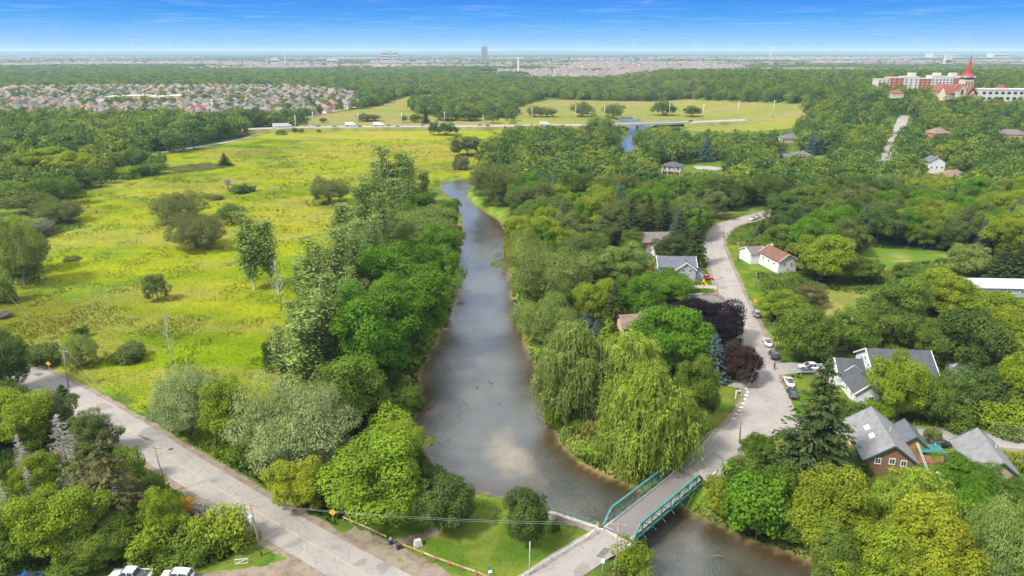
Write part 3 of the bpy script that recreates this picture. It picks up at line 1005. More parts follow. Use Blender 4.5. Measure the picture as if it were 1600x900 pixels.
def crown_spruce(seed, H=16., W=7., whorls=46, nb=13, thin=1.0, z0=0.04):
    r = np.random.default_rng(seed)
    out, col = [], []
    for k in range(whorls):
        t = k / whorls
        z = H * (z0 + (0.97 - z0) * t)
        L0 = W * 0.5 * (1 - t) ** 0.72 + 0.14
        for j in range(max(4, int(nb * (1 - 0.45 * t)))):
            if r.uniform() > thin:
                continue
            a = r.uniform(0, 6.28)
            L = L0 * r.uniform(0.62, 1.14)
            o = np.array([math.cos(a), math.sin(a), 0])
            sd_ = np.array([-o[1], o[0], 0])
            n = max(4, int(5 + L * 5.0))
            u = r.uniform(0.12, 1.0, n)
            lat = r.uniform(-1, 1, n) * 0.32 * L * (1.05 - u) + r.normal(size=n) * 0.06
            p = np.array([0, 0, z]) + o * (L * u)[:, None] + sd_ * lat[:, None]
            p[:, 2] += -0.30 * L * u + 0.26 * L * u ** 2.4 - np.abs(lat) * 0.35 + r.normal(size=n) * 0.08
            p[:, 2] = np.maximum(p[:, 2], 0.1)
            al = o * 0.8 + sd_ * (np.sign(lat) * 0.5)[:, None] + np.array([0, 0, -0.35]) + r.normal(size=(n, 3)) * 0.2
            nn = np.array([0, 0, 1.0]) + o * 0.6 + r.normal(size=(n, 3)) * 0.4
            out.append(leaves(p, nn, 0.62 * r.uniform(0.7, 1.3, n) * (0.6 + 0.4 * (1 - t)), 0.42, r, al))
            col.append(tones(n, r.uniform(0.78, 1.22), r, 0.2, 0.08))
    n = 26
    p = np.stack([r.normal(size=n) * 0.07, r.normal(size=n) * 0.07, H * r.uniform(0.9, 1.0, n)], -1)
    out.append(leaves(p, unit(np.stack([r.normal(size=n), r.normal(size=n), np.full(n, 0.4)], -1)), np.full(n, 0.4), 0.35, r, np.tile(np.array([0, 0, 1.]), (n, 1)) + r.normal(size=(n, 3)) * 0.3))
    col.append(tones(n, 1, r))
    return fit(np.concatenate(out), H, W), np.concatenate(col)
def trunk_mesh(name, H, r0, mat, limbs=5, spread=3.0, top=0.7, seed=0, start=0.25):
    rr = random.Random(seed)
    b = MB()
    bend = [rr.uniform(-0.02, 0.02) * H for _ in range(2)]
    zs = [-0.6 / max(1, 1), 0.0, 0.1 * H, 0.3 * H, 0.5 * H, top * H]
    b.tube([(bend[0] * (z / H) ** 2, bend[1] * (z / H) ** 2, z) for z in zs], [r0 * 1.5, r0 * 1.25, r0, r0 * 0.8, r0 * 0.55, r0 * 0.15], 7)
    for k in range(limbs):
        a = k * 2.4 + rr.uniform(-0.4, 0.4)
        z = H * rr.uniform(start, 0.55)
        L = spread * rr.uniform(0.6, 1.0)
        p0 = Vector((0, 0, z))
        p1 = p0 + Vector((math.cos(a) * L * 0.5, math.sin(a) * L * 0.5, L * 0.45))
        p2 = p0 + Vector((math.cos(a + .3) * L, math.sin(a + .3) * L, L * 1.15))
        b.tube([p0, p1, p2], [r0 * 0.5, r0 * 0.33, r0 * 0.08], 5)
        b.tube([p1, p1.lerp(p2, .5) + Vector((rr.uniform(-1, 1), rr.uniform(-1, 1), 0.6)) * L * 0.3], [r0 * .25, r0 * .05], 4)
    return b.mesh(name, mat, True)
def bare_conifer(name, H, W, seed, mat, z0=0.05, z1=1.0, dens=1.0):
    rr = random.Random(seed)
    b = MB()
    nw = int(26 * dens)
    for k in range(nw):
        t = z0 + (z1 - z0) * k / nw
        z = H * t
        L0 = W * 0.5 * (1 - t) ** 0.8 + 0.15
        for j in range(7):
            a = rr.uniform(0, 6.28)
            L = L0 * rr.uniform(0.55, 1.1)
            d = Vector((math.cos(a), math.sin(a), 0))
            s = Vector((-d.y, d.x, 0))
            p0 = Vector((0, 0, z))
            p1 = p0 + d * L * 0.5 + Vector((0, 0, -0.10 * L))
            p2 = p0 + d * L + Vector((0, 0, -0.12 * L))
            b.tube([p0, p1, p2], [0.055, 0.042, 0.018], 3, cap=False)
            for m in range(5):
                u = rr.uniform(0.3, 0.95)
                q = p0.lerp(p2, u) + Vector((0, 0, -0.04 * L))
                l2 = L * 0.34 * (1.1 - u) + 0.18
                b.tube([q, q + d * l2 * 0.6 + s * l2 * rr.choice((-1, 1)) + Vector((0, 0, rr.uniform(-.25, .05)))], [0.032, 0.014], 3, cap=False)
    return b.mesh(name, mat)
def bare_broad(name, H, W, seed, mat, n=16):
    rr = random.Random(seed)
    b = MB()
    b.tube([(0, 0, -0.3), (0.1, 0, H * 0.4), (0.25, 0.1, H * 0.75), (0.2, 0.2, H)], [0.2, 0.16, 0.09, 0.02], 6)
    return b.mesh(name + '_trunk', mat, True), _bare_branches(name, H, W, rr, mat, n)
def _bare_branches(name, H, W, rr, mat, n):
    b = MB()
    for k in range(n):
        t = rr.uniform(0.3, 0.95)
        a = rr.uniform(0, 6.28)
        L = W * 0.5 * (1.15 - t) * rr.uniform(0.6, 1.2) + 0.3
        p0 = Vector((0.2 * t, 0.1 * t, H * t))
        p1 = p0 + Vector((math.cos(a), math.sin(a), 0.9)) * L * 0.5
        p2 = p0 + Vector((math.cos(a + .2), math.sin(a + .2), 1.2)) * L
        b.tube([p0, p1, p2], [0.06, 0.04, 0.012], 4, cap=False)
        for m in range(5):
            q = p1.lerp(p2, rr.uniform(-0.5, 0.9))
            b.tube([q, q + Vector((rr.uniform(-1, 1), rr.uniform(-1, 1), rr.uniform(0.2, 1))) * L * 0.4], [0.026, 0.01], 3, cap=False)
    return b.mesh(name + '_branches', mat)
def qm(name, vc, mat=None):
    return quick_mesh(name, vc[0], 4, mat or M['leaf'], vc[1])
PROTO = {}
def proto(kind, H, W, crowns, trunks, names=('crown', 'trunk')):
    PROTO[kind] = dict(H=H, W=W, crowns=crowns, trunks=trunks, names=names)
tb = [trunk_mesh('broad_trunk%d' % i, 12, 0.26, M['bark'], 5, 3.2, 0.75, i) for i in range(3)]
proto('broad', 12, 10, [qm('broad_crown%d' % i, crown_broad(10 + i, lobes=78 + 6 * i, irr=0.13 + 0.03 * i)) for i in range(4)], tb)
proto('round', 9, 9.5, [qm('round_crown%d' % i, crown_broad(30 + i, 9, 9.5, lobes=80, per=170, leaf=0.36, low=0.07, irr=0.06, lob=0.135)) for i in range(2)],
      [trunk_mesh('round_trunk', 9, 0.2, M['bark'], 5, 2.6, 0.7, 9, 0.15)])
proto('silver', 12, 12, [qm('silver_crown%d' % i, crown_broad(40 + i, 12, 12, lobes=90, per=420, leaf=0.29, low=0.08, droop=0.6, aspect=0.42, lob=0.135, irr=0.14)) for i in range(2)],
      [trunk_mesh('silver_trunk', 12, 0.35, M['bark'], 6, 3.8, 0.7, 12, 0.12)])
proto('small', 9, 7, [qm('small_crown%d' % i, crown_broad(50 + i, 9, 7, lobes=52, per=140, leaf=0.38, low=0.12, lob=0.2, irr=0.2)) for i in range(3)],
      [trunk_mesh('small_trunk', 9, 0.15, M['bark'], 5, 2.2, 0.75, 21)])
proto('bush', 3.0, 4.2, [qm('bush_leaves%d' % i, crown_broad(60 + i, 3.0, 4.2, lobes=44, per=110, leaf=0.27, low=-0.1, lob=0.2, irr=0.16)) for i in range(3)],
      [trunk_mesh('bush_stems', 3.0, 0.06, M['bark'], 7, 1.3, 0.6, 31, 0.05)], ('foliage', 'stem'))
proto('willow', 15, 14, [qm('willow_crown%d' % i, crown_willow(70 + i)) for i in range(2)], [trunk_mesh('willow_trunk', 15, 0.5, M['bark'], 6, 4.6, 0.72, 41, 0.15)])
proto('poplar', 18, 6, [qm('poplar_crown%d' % i, crown_poplar(80 + i)) for i in range(3)], [trunk_mesh('poplar_trunk%d' % i, 18, 0.2, M['pale_bark'], 6, 2.2, 0.93, 51 + i, 0.2) for i in range(2)])
proto('spruce', 16, 7, [qm('spruce_crown%d' % i, crown_spruce(90 + i)) for i in range(2)], [trunk_mesh('spruce_trunk', 16, 0.2, M['bark'], 0, 1, 0.96, 61)])
proto('cedar', 8, 3, [qm('cedar_crown', crown_spruce(95, 8, 3.4, 30, 10))], [trunk_mesh('cedar_trunk', 8, 0.12, M['bark'], 0, 1, 0.9, 62)])
proto('thin_spruce', 16, 8, [qm('thin_spruce_crown', crown_spruce(97, 16, 8, 36, 11, 0.7, 0.25))], [bare_conifer('thin_spruce_limbs', 16, 8.5, 5, M['grey_twig'], 0.04, 0.7, 0.8)], ('crown', 'bare_limbs'))
proto('dead_spruce', 14, 7, [bare_conifer('dead_spruce_limbs%d' % i, 14, 7, 7 + i, M['grey_twig']) for i in range(2)], [trunk_mesh('dead_spruce_trunk', 14, 0.16, M['grey_twig'], 0, 1, 0.98, 64)], ('bare_limbs', 'trunk'))
t_, b_ = bare_broad('snag', 14, 6, 3, M['pale_bark'], 22)
proto('snag', 14, 6, [b_], [t_], ('bare_limbs', 'trunk'))
t_, b_ = bare_broad('twiggy', 4, 4, 8, M['grey_twig'], 60)
proto('twiggy', 4, 4, [b_], [t_], ('twigs', 'stem'))
proto('far', 13, 11, [qm('far_crown%d' % i, crown_broad(110 + i, 13, 11, lobes=40, per=80, leaf=0.68, low=0.08, lob=0.19)) for i in range(4)],
      [trunk_mesh('far_trunk', 13, 0.25, M['bark'], 3, 3, 0.7, 71)])
PAL = dict(g=(0.105, 0.165, 0.024), dg=(0.075, 0.122, 0.028), yg=(0.175, 0.235, 0.02), y=(0.225, 0.265, 0.022), bg=(0.088, 0.185, 0.014), ol=(0.12, 0.15, 0.045),
           si=(0.25, 0.30, 0.125), pu=(0.020, 0.012, 0.020), br=(0.05, 0.026, 0.022), bl=(0.10, 0.15, 0.155), pg=(0.16, 0.22, 0.055), sp=(0.06, 0.088, 0.028), rd=(0.22, 0.10, 0.035),
           gy=(0.16, 0.15, 0.125), wy=(0.215, 0.285, 0.04), wg=(0.165, 0.225, 0.055), pop=(0.18, 0.25, 0.075), lime=(0.15, 0.23, 0.018), or_=(0.34, 0.2, 0.03), og=(0.12, 0.13, 0.05))
TREES = []                                                  # (x, y, radius) of every tree placed
CATS = dict(bush='bush', twiggy='bush')
NAMES = dict(broad='broadleaf_tree', round='round_tree', silver='willow_tree', small='small_tree', bush='bush', willow='weeping_willow', poplar='poplar_tree', spruce='spruce_tree', cedar='conifer_tree',
             thin_spruce='thinning_spruce', dead_spruce='dead_spruce', snag='bare_tree', twiggy='bare_bush', far='woodland_tree')
tcount = [0]
def tree(kind, pos, h, w, col, label, group=None):
    p = PROTO[kind]
    tcount[0] += 1
    rr = random.Random(tcount[0] * 77 + 3)
    e = empty(NAMES[kind], pos, rr.uniform(0, 6.28), label, CATS.get(kind, 'tree'), group)
    e.scale = (w / p['W'], w / p['W'], h / p['H'])
    c = PAL[col] if isinstance(col, str) else col
    j = rr.uniform(0.9, 1.12)
    a = link(bpy.data.objects.new(p['names'][1], p['trunks'][rr.randrange(len(p['trunks']))]), e)
    b = link(bpy.data.objects.new(p['names'][0], p['crowns'][rr.randrange(len(p['crowns']))]), e)
    a.color = (1, 1, 1, 1)
    b.color = (c[0] * j * rr.uniform(0.93, 1.08), c[1] * j, c[2] * j * rr.uniform(0.9, 1.1), 1)
    TREES.append((pos[0], pos[1], w / 2))
    return e
def tree_px(kind, x, yb, yt, w, col, label, group=None):
    k = 0.05 if kind in ('snag', 'poplar', 'dead_spruce') else 0.17
    base = G(x, yb - k * w)
    _, yy, dep = proj(base)
    lo, hi = 0.5, 60.0
    for _ in range(30):
        m = (lo + hi) / 2
        if proj(base + Vector((0, 0, m)))[1] > yt:
            lo = m
        else:
            hi = m
    return tree(kind, base, lo, w * dep / FPX * (1.12 if kind in ('broad', 'silver', 'bush', 'small') else 0.86 if kind == 'poplar' else 1.04), col, label, group)
TL = """
broad 22 625 527 62 dg|dark green tree leaning over the road near the dark asphalt patch
bush 12 660 605 60 dg|dark bush under the dark tree by the road near the asphalt patch
broad 42 708 618 84 yg|yellow green tree on the verge below the dark roadside tree
broad 12 705 640 70 g|green tree behind the leafless spruces beside the road
cedar 100 628 602 22 dg|tiny dark conifer at the road edge above the yellow green tree
broad 90 684 616 62 ol|olive tree touching the road edge above the dead grey spruces
broad 150 722 648 62 ol|brownish olive tree at the road edge right behind the largest dead spruce
dead_spruce 114 762 645 78 gy|large dead grey spruce with bare branches by the road
dead_spruce 56 800 728 40 gy|slender dead grey spruce in front of yellow green foliage
dead_spruce 2 810 706 46 gy|dead grey spruce behind the slender dead grey spruce
dead_spruce 40 740 678 36 gy|small dead spruce top poking out behind yellow green foliage
thin_spruce 188 846 688 96 og|tall sparse spruce with bare grey lower limbs beside the lamp pole
thin_spruce 140 800 700 62 og|sparse spruce with bare limbs behind the big yellow green tree
snag 233 812 768 34 gy|bare grey broken tree next to the sparse spruce
broad 66 790 716 66 yg|yellow green tree between the dead spruces
broad 104 890 768 104 yg|big yellow green tree below the largest dead spruce
bush 118 900 862 70 g|low green thicket bush beside the dark blue car
bush 12 902 850 70 g|low green thicket bush at the drive behind the dark blue car
broad 25 888 800 100 g|green leafy tree behind the parked blue car
broad 168 893 822 84 g|dense green tree right behind the white pickup
bush 238 884 826 76 yg|yellow green bush behind the parked white pickup and white car
broad 262 852 770 62 yg|yellow topped small tree below the lamp pole
bush 291 825 782 40 or_|orange tinted bush at the roadside verge
twiggy 322 832 786 48 rd|leafless reddish bush at the roadside verge
bush 350 866 797 80 yg|broad yellow green bush near the white wooden frame
bush 300 880 832 84 g|green bush behind the parked white car
bush 60 872 815 90 g|low green thicket bush under the yellow green tree
bush 205 760 700 40 lime|bright green shrub on the verge above the sparse spruce
bush 245 800 742 40 g|green shrub on the verge at the foot of the lamp pole
silver 300 690 578 96 si|pale silvery willow beside the long straight road
broad 362 700 598 74 yg|yellow green tree right beside the pale silvery roadside willow
silver 470 755 606 160 si|large pale silver willow with billowing crown above the road
bush 395 730 680 60 g|green bush at the foot of the large silver willow
broad 470 805 726 68 y|small yellow tree at the road verge beside the utility pole with signs
broad 592 818 690 150 lime|big lime green tree behind the wooden rail fence
broad 620 740 668 80 yg|yellow topped tree on the river bank behind the lime green tree
bush 560 800 745 70 yg|yellow green bush behind the yellow warning sign
bush 640 800 755 60 g|green bush between the lime tree and the dark round tree
round 680 778 727 52 dg|small dark round tree at the water edge by the park lawn
round 700 838 756 92 dg|dark round tree on the park lawn nearest the wooden rail
round 822 860 772 80 dg|dark round tree on the park lawn nearest the bridge
bush 868 832 815 14 dg|tiny dark shrub beside the lawn near the bridge railing
bush 645 640 608 36 g|green bush overhanging the water edge on a grassy point
bush 612 700 640 70 lime|lime bush on the grassy bank above the river
broad 585 615 458 130 bg|big bright green maple on the bank beside the river bend
broad 545 690 560 110 g|green tree between the big maple and the silver willow
broad 640 560 430 110 bg|bright green maple leaning over the river bank
broad 618 500 385 110 bg|bright green maple behind the leaning maple
broad 675 480 385 80 bg|bright green maple at the water edge with a rocky spur
silver 622 520 440 100 si|grey green willow tucked between the bright maples
silver 662 400 328 100 pg|pale willow crown above the upper river bank
broad 690 420 352 60 bg|dark leafy tree at the water edge below the pale willow
broad 600 480 405 75 bg|green maple crown in the middle of the bank wood
poplar 480 620 488 74 pop|tall thin poplar behind the large silver willow
poplar 440 600 515 44 pop|slim poplar at the meadow edge above the silver willow
bush 427 585 530 28 dg|narrow dark green shrub at the meadow edge
poplar 515 600 430 66 pop|tall pale poplar beside the big bright maple
poplar 500 500 372 66 pop|tall open poplar at the meadow edge
poplar 535 500 352 60 pop|tall open poplar beside bare white trunks
poplar 560 470 345 56 pop|poplar with airy crown in the bank wood
poplar 480 480 398 46 pop|short poplar at the meadow edge next to the white snag
snag 573 460 370 36 gy|bare white tree standing among the poplars
snag 600 390 318 26 gy|slim bare white trunk among the upper poplars
snag 440 488 405 36 gy|bare white tree at the meadow edge beside the lone poplar
snag 270 577 480 24 gy|leaning bare white snag alone in the meadow
poplar 398 455 332 56 pop|tall lone poplar standing out in the meadow
poplar 425 450 345 40 pop|poplar pressed against the tall lone meadow poplar
poplar 492 560 455 44 pop|slim airy poplar rising between silver willow and maple
poplar 468 545 470 36 pop|young airy poplar at the meadow edge below the open poplars
poplar 548 530 420 40 pop|narrow pale poplar touching the big bright maple
poplar 518 470 385 38 pop|narrow poplar behind the two open meadow poplars
poplar 583 440 335 40 pop|tall narrow poplar in the middle of the bank wood
poplar 602 400 300 40 pop|tall narrow poplar above the bare white trunks
poplar 566 350 272 34 pop|short narrow poplar at the meadow corner of the upper clump
poplar 622 372 280 38 pop|pale narrow poplar in front of the upper clump
poplar 640 325 248 32 pop|slender poplar at the back of the upper clump
poplar 662 318 268 26 pop|small slender poplar near the river bend
poplar 596 320 252 32 pop|slender pale poplar on the meadow flank of the upper clump
poplar 530 395 318 36 pop|lone narrow poplar below the dark olive willow
poplar 610 345 230 50 pop|tall airy poplar of the upper poplar clump
poplar 632 340 240 44 pop|leaning poplar of the upper poplar clump
poplar 640 345 262 36 pop|shorter poplar of the upper poplar clump
poplar 590 365 262 44 pop|pale poplar at the meadow side of the upper clump
poplar 570 380 285 40 pop|poplar below the upper clump near the dark round bush
poplar 545 420 320 44 pop|airy poplar near the dark round bush
small 640 385 320 60 g|green tree under the upper poplars
small 655 350 296 42 bg|bright tree where the river bends
broad 704 362 312 28 bg|small tree jutting over the narrow river
broad 648 350 295 56 g|green tree behind the jutting river tree
small 560 440 380 60 pg|pale small tree in the meadow side of the bank wood
small 545 460 400 50 pop|pale green tree in front of the bare white trunks
small 590 440 375 60 g|green tree behind the bright maples
bush 480 560 505 60 pg|pale shrub at the meadow side near the slim poplar
bush 500 690 630 60 g|green shrub between poplar and silver willow
silver 515 328 279 58 ol|dark olive round willow alone near the poplars
bush 795 402 375 18 or_|rusty orange bush at the water edge below the pale willows
twiggy 880 350 328 40 gy|grey leafless crown among the riverside wood
round 730 252 212 54 ol|dark olive willow on the far meadow by the river bend
bush 720 269 243 26 ol|small olive bush beside the far meadow willow
silver 285 360 302 78 ol|olive willow bush in mid meadow, the rear of the pair
silver 308 402 337 84 ol|olive willow bush in mid meadow, the front of the pair
silver 362 356 319 40 ol|small rounded willow beside the meadow pair
small 247 475 428 34 ol|small upright tree alone on the bright meadow
bush 205 570 538 46 ol|dark rounded bush alone near the snag in the meadow
silver 130 580 526 48 pg|pale willow bush by the roadside utility pole
bush 75 575 538 54 ol|grey green bush behind the yellow roadside sign
bush 128 530 512 20 dg|small dark bush in the meadow above the pale roadside bush
spruce 352 262 240 20 sp|small dark conifer alone on the far meadow
twiggy 357 300 281 22 gy|grey leafless bush on the far meadow
bush 375 306 288 24 g|green bush beside the grey leafless bush
bush 390 302 290 18 ol|low olive bush at the end of the far meadow bushes
bush 340 315 306 20 ol|flat low bush in the far meadow
bush 114 410 402 26 ol|flat dark bush alone in the tan meadow
silver 40 458 342 74 pg|tall pale green tree at the meadow border
broad 15 440 340 70 yg|yellow green tree at the meadow border behind the pale tree
silver 95 358 313 64 ol|olive rounded willow at the meadow border
bush 65 375 345 40 gy|greyish bush below the olive border willow
small 50 345 300 70 ol|olive tree at the meadow border behind the rounded willow
small 25 330 285 60 g|green tree at the upper meadow border
bush 8 478 430 34 pg|pale bush at the meadow border below the tall pale tree
bush 5 500 488 24 gy|grey dry bush at the meadow corner
broad 80 285 232 70 yg|bright yellow green tree of the far border clump, largest
broad 115 288 238 66 yg|bright yellow green tree in the middle of the far border clump
broad 155 262 228 44 yg|yellow green tree at the track side of the far border clump
bush 30 298 268 60 ol|grey olive bush beside the bright yellow green clump
broad 210 270 232 50 g|green tree by the end of the pale track
bush 232 280 255 44 g|dark green bush by the end of the pale track
bush 200 284 260 34 yg|yellow bush by the end of the pale track
bush 110 295 280 50 dg|low dark bush in front of the bright border clump
bush 310 274 262 76 ol|long low dark thicket in the far meadow
silver 770 330 258 70 ol|dark olive willow mass overhanging the narrow river bend
silver 852 492 388 122 wg|big rounded willow overhanging the river
silver 855 556 468 98 wg|rounded pale willow overhanging the river beside the weeping willows
broad 905 450 374 96 dg|big dark green tree behind the rounded river willow
broad 978 458 386 66 pg|pale yellow green tree beside the blue grey gabled house
silver 825 440 365 70 pg|pale willow between dark tree and river
willow 897 655 512 122 wg|green weeping willow nearest the river
willow 972 655 526 130 wy|weeping willow in the middle of the three
willow 1006 738 584 150 wy|largest yellow weeping willow above the bridge
bush 870 670 626 38 lime|bright green round bush at the water edge below the willows
broad 1048 600 489 112 bg|bright green tree behind the yellow weeping willow
broad 1085 680 565 62 g|green tree between yellow willow and road
bush 1050 728 676 56 yg|yellow green bush under the yellow willow near the bridge
bush 1022 745 708 50 g|green bush beside the willow end of the bridge truss
broad 1112 548 474 82 pu|large dark purple maple by the road
broad 1150 605 536 66 br|dark red brown maple by the roadside lawn
spruce 1112 600 524 44 bl|pale blue spruce between the two dark maples
spruce 916 525 487 30 bl|blue spruce poking out behind the green weeping willow
spruce 932 530 499 18 bl|small blue spruce next to the larger blue spruce
cedar 949 540 498 26 lime|slim bright conifer behind the middle weeping willow
spruce 958 530 441 44 sp|dark spruce behind the slim bright conifer
broad 926 520 440 56 yg|yellow green tree beside the dark spruce
broad 990 520 435 70 bg|green tree behind the brown roofed house
broad 1045 485 428 90 bg|bright green tree below the blue grey gabled house
broad 1010 510 455 60 g|green tree beside the brown roofed house
round 1015 530 475 60 dg|dark pine in front of the brown roofed house
round 870 520 450 50 dg|dark tree between two rounded river willows
bush 945 470 440 40 pu|dark purple shrub beside the pale yellow green tree
round 1046 415 368 50 sp|dark rounded pine beside the blue grey gabled house
round 1075 435 402 30 g|green round tree at the corner of the gabled house
spruce 1086 420 330 32 sp|tall spruce beside the road and gabled house
spruce 1060 400 330 36 sp|spruce behind the dark rounded pine
spruce 1056 385 328 26 bl|blue grey spruce behind the houses
spruce 1080 340 298 28 bl|blue grey spruce by the road bend
spruce 985 395 310 44 sp|dark spruce behind the grey roofed house
spruce 1010 385 306 40 sp|dark conifer above the grey roofed house
spruce 1035 375 305 34 sp|olive conifer above the grey roofed house
broad 990 400 360 40 g|round tree beside the grey roofed house
spruce 1242 378 344 20 bl|blue spruce at the end of the spruce row by the wood edge
spruce 1270 378 346 20 bl|blue spruce second along the row by the wood edge
spruce 1284 377 347 17 bl|blue spruce in the middle of the row by the wood edge
spruce 1294 376 346 15 bl|slim blue spruce of the row by the wood edge
spruce 1306 377 348 18 bl|blue spruce at the yellow tree end of the row
spruce 1207 392 338 34 sp|dark spruce behind the rust roof
spruce 1226 392 342 34 sp|dark spruce between rust roof and blue spruce row
spruce 1190 372 345 20 sp|small dark spruce by the road bend
broad 1240 468 430 30 g|small tree beside the white rust roofed house
broad 1283 452 370 90 yg|large yellow green tree behind the mown lawn
broad 1342 450 402 58 g|green tree beside the large yellow green lawn tree
round 1262 486 445 54 og|greyish brown round tree on the mown lawn
broad 1215 510 456 62 yg|yellow tree at the roadside beside the parked dark car
broad 1392 545 438 94 g|big green tree in the lawn behind the white house
broad 1430 458 412 58 g|green tree at the edge of the small clearing
round 1512 440 386 66 pg|pale rounded tree at the edge of the small clearing
spruce 1560 450 385 50 sp|dark spruce by the long pale roofed building
spruce 1590 450 380 50 sp|dark spruce at the far end of the long pale roofed building
broad 1470 510 425 90 yg|yellow green tree in the hedge row before the long pale building
broad 1520 520 450 90 yg|yellow green tree in the hedge row ahead of the long pale building
broad 1440 500 432 60 g|green tree in the hedge row beside the mown lawn
broad 1570 560 488 90 yg|bright yellow green bush like tree by the junk yard car
round 1258 580 487 82 g|rounded green tree by the parked pickups
round 1335 560 488 76 g|rounded green tree behind the white house
broad 1465 578 512 74 g|green tree behind the white house near the shed
round 1505 600 488 104 dg|big dark rounded tree beside the white shed
round 1552 595 540 74 dg|dark rounded tree beyond the white shed
broad 1590 660 560 80 yg|yellow green tree at the lane beyond the white shed
round 1525 660 582 98 dg|dark leafy tree in front of the white shed
broad 1398 668 558 82 yg|large yellow green tree before the white house
round 1450 672 592 60 g|dark green tree next to the large yellow green house tree
bush 1490 675 632 50 g|green bush along the lane behind the log house
bush 1560 680 630 70 yg|yellow green bushes along the lane
spruce 1264 780 570 112 sp|huge dark spruce at the junction
bush 1375 655 630 40 lime|bright shrub at the corner of the white house
bush 1324 660 625 40 g|green shrub before the white house corner
bush 1456 697 670 28 ol|round shrub at the lane between the log house and the shed
bush 1338 745 718 50 dg|dark bush at the log wall of the house
broad 1505 795 722 70 bg|green tree between the log house and weathered shed
bush 1432 765 738 44 g|green bush by the cedar gable
bush 1575 690 660 50 pg|pale bush by the weathered shed
broad 1596 790 752 60 g|green tree in front of the weathered shed gable
willow 1422 858 748 140 wy|yellow green weeping willow below the cedar gable
broad 1292 885 748 118 yg|yellow green tree at the river bank below the big spruce
broad 1335 805 752 70 g|green tree between the big spruce and the weeping willow
broad 1440 940 790 130 y|bright yellow tree below the weeping willow
broad 1362 945 822 110 yg|yellow green tree leaning to the river bank
broad 1410 960 850 100 y|low yellow tree beside the bare twisted tree
broad 1300 930 830 80 g|green tree at the river bank under the yellow trees
silver 1575 960 795 140 pg|pale green willow in the yard by the broken timber deck
broad 1530 860 778 90 bg|green tree behind the pale willow of the lower yard
bush 1480 880 820 90 g|green thicket beside the broken timber deck
snag 1478 900 840 50 gy|bare twisted tree beside the yellow trees
bush 1164 756 714 50 g|green bush at the roadside beyond the bridge
bush 1182 835 748 100 bg|bright green bush on the bank below the bridge
bush 1132 800 758 56 yg|yellow tipped bush beside the bridge end
bush 1215 810 730 60 g|grey green bush on the bank under the big spruce
broad 1182 735 680 46 g|small green tree by the roadside pole at the junction
bush 1235 840 800 60 g|green bush above the dark river water
bush 1116 768 745 28 yg|small yellow green bush against the teal truss end
bush 988 905 850 56 yg|yellow green weeds bush at the bridge corner pole
"""
for ln in TL.strip().split('\n'):
    a, lab = ln.split('|')
    kd, x, yb, yt, w, c = a.split()
    tree_px(kd, float(x), float(yb), float(yt), float(w), c, lab)
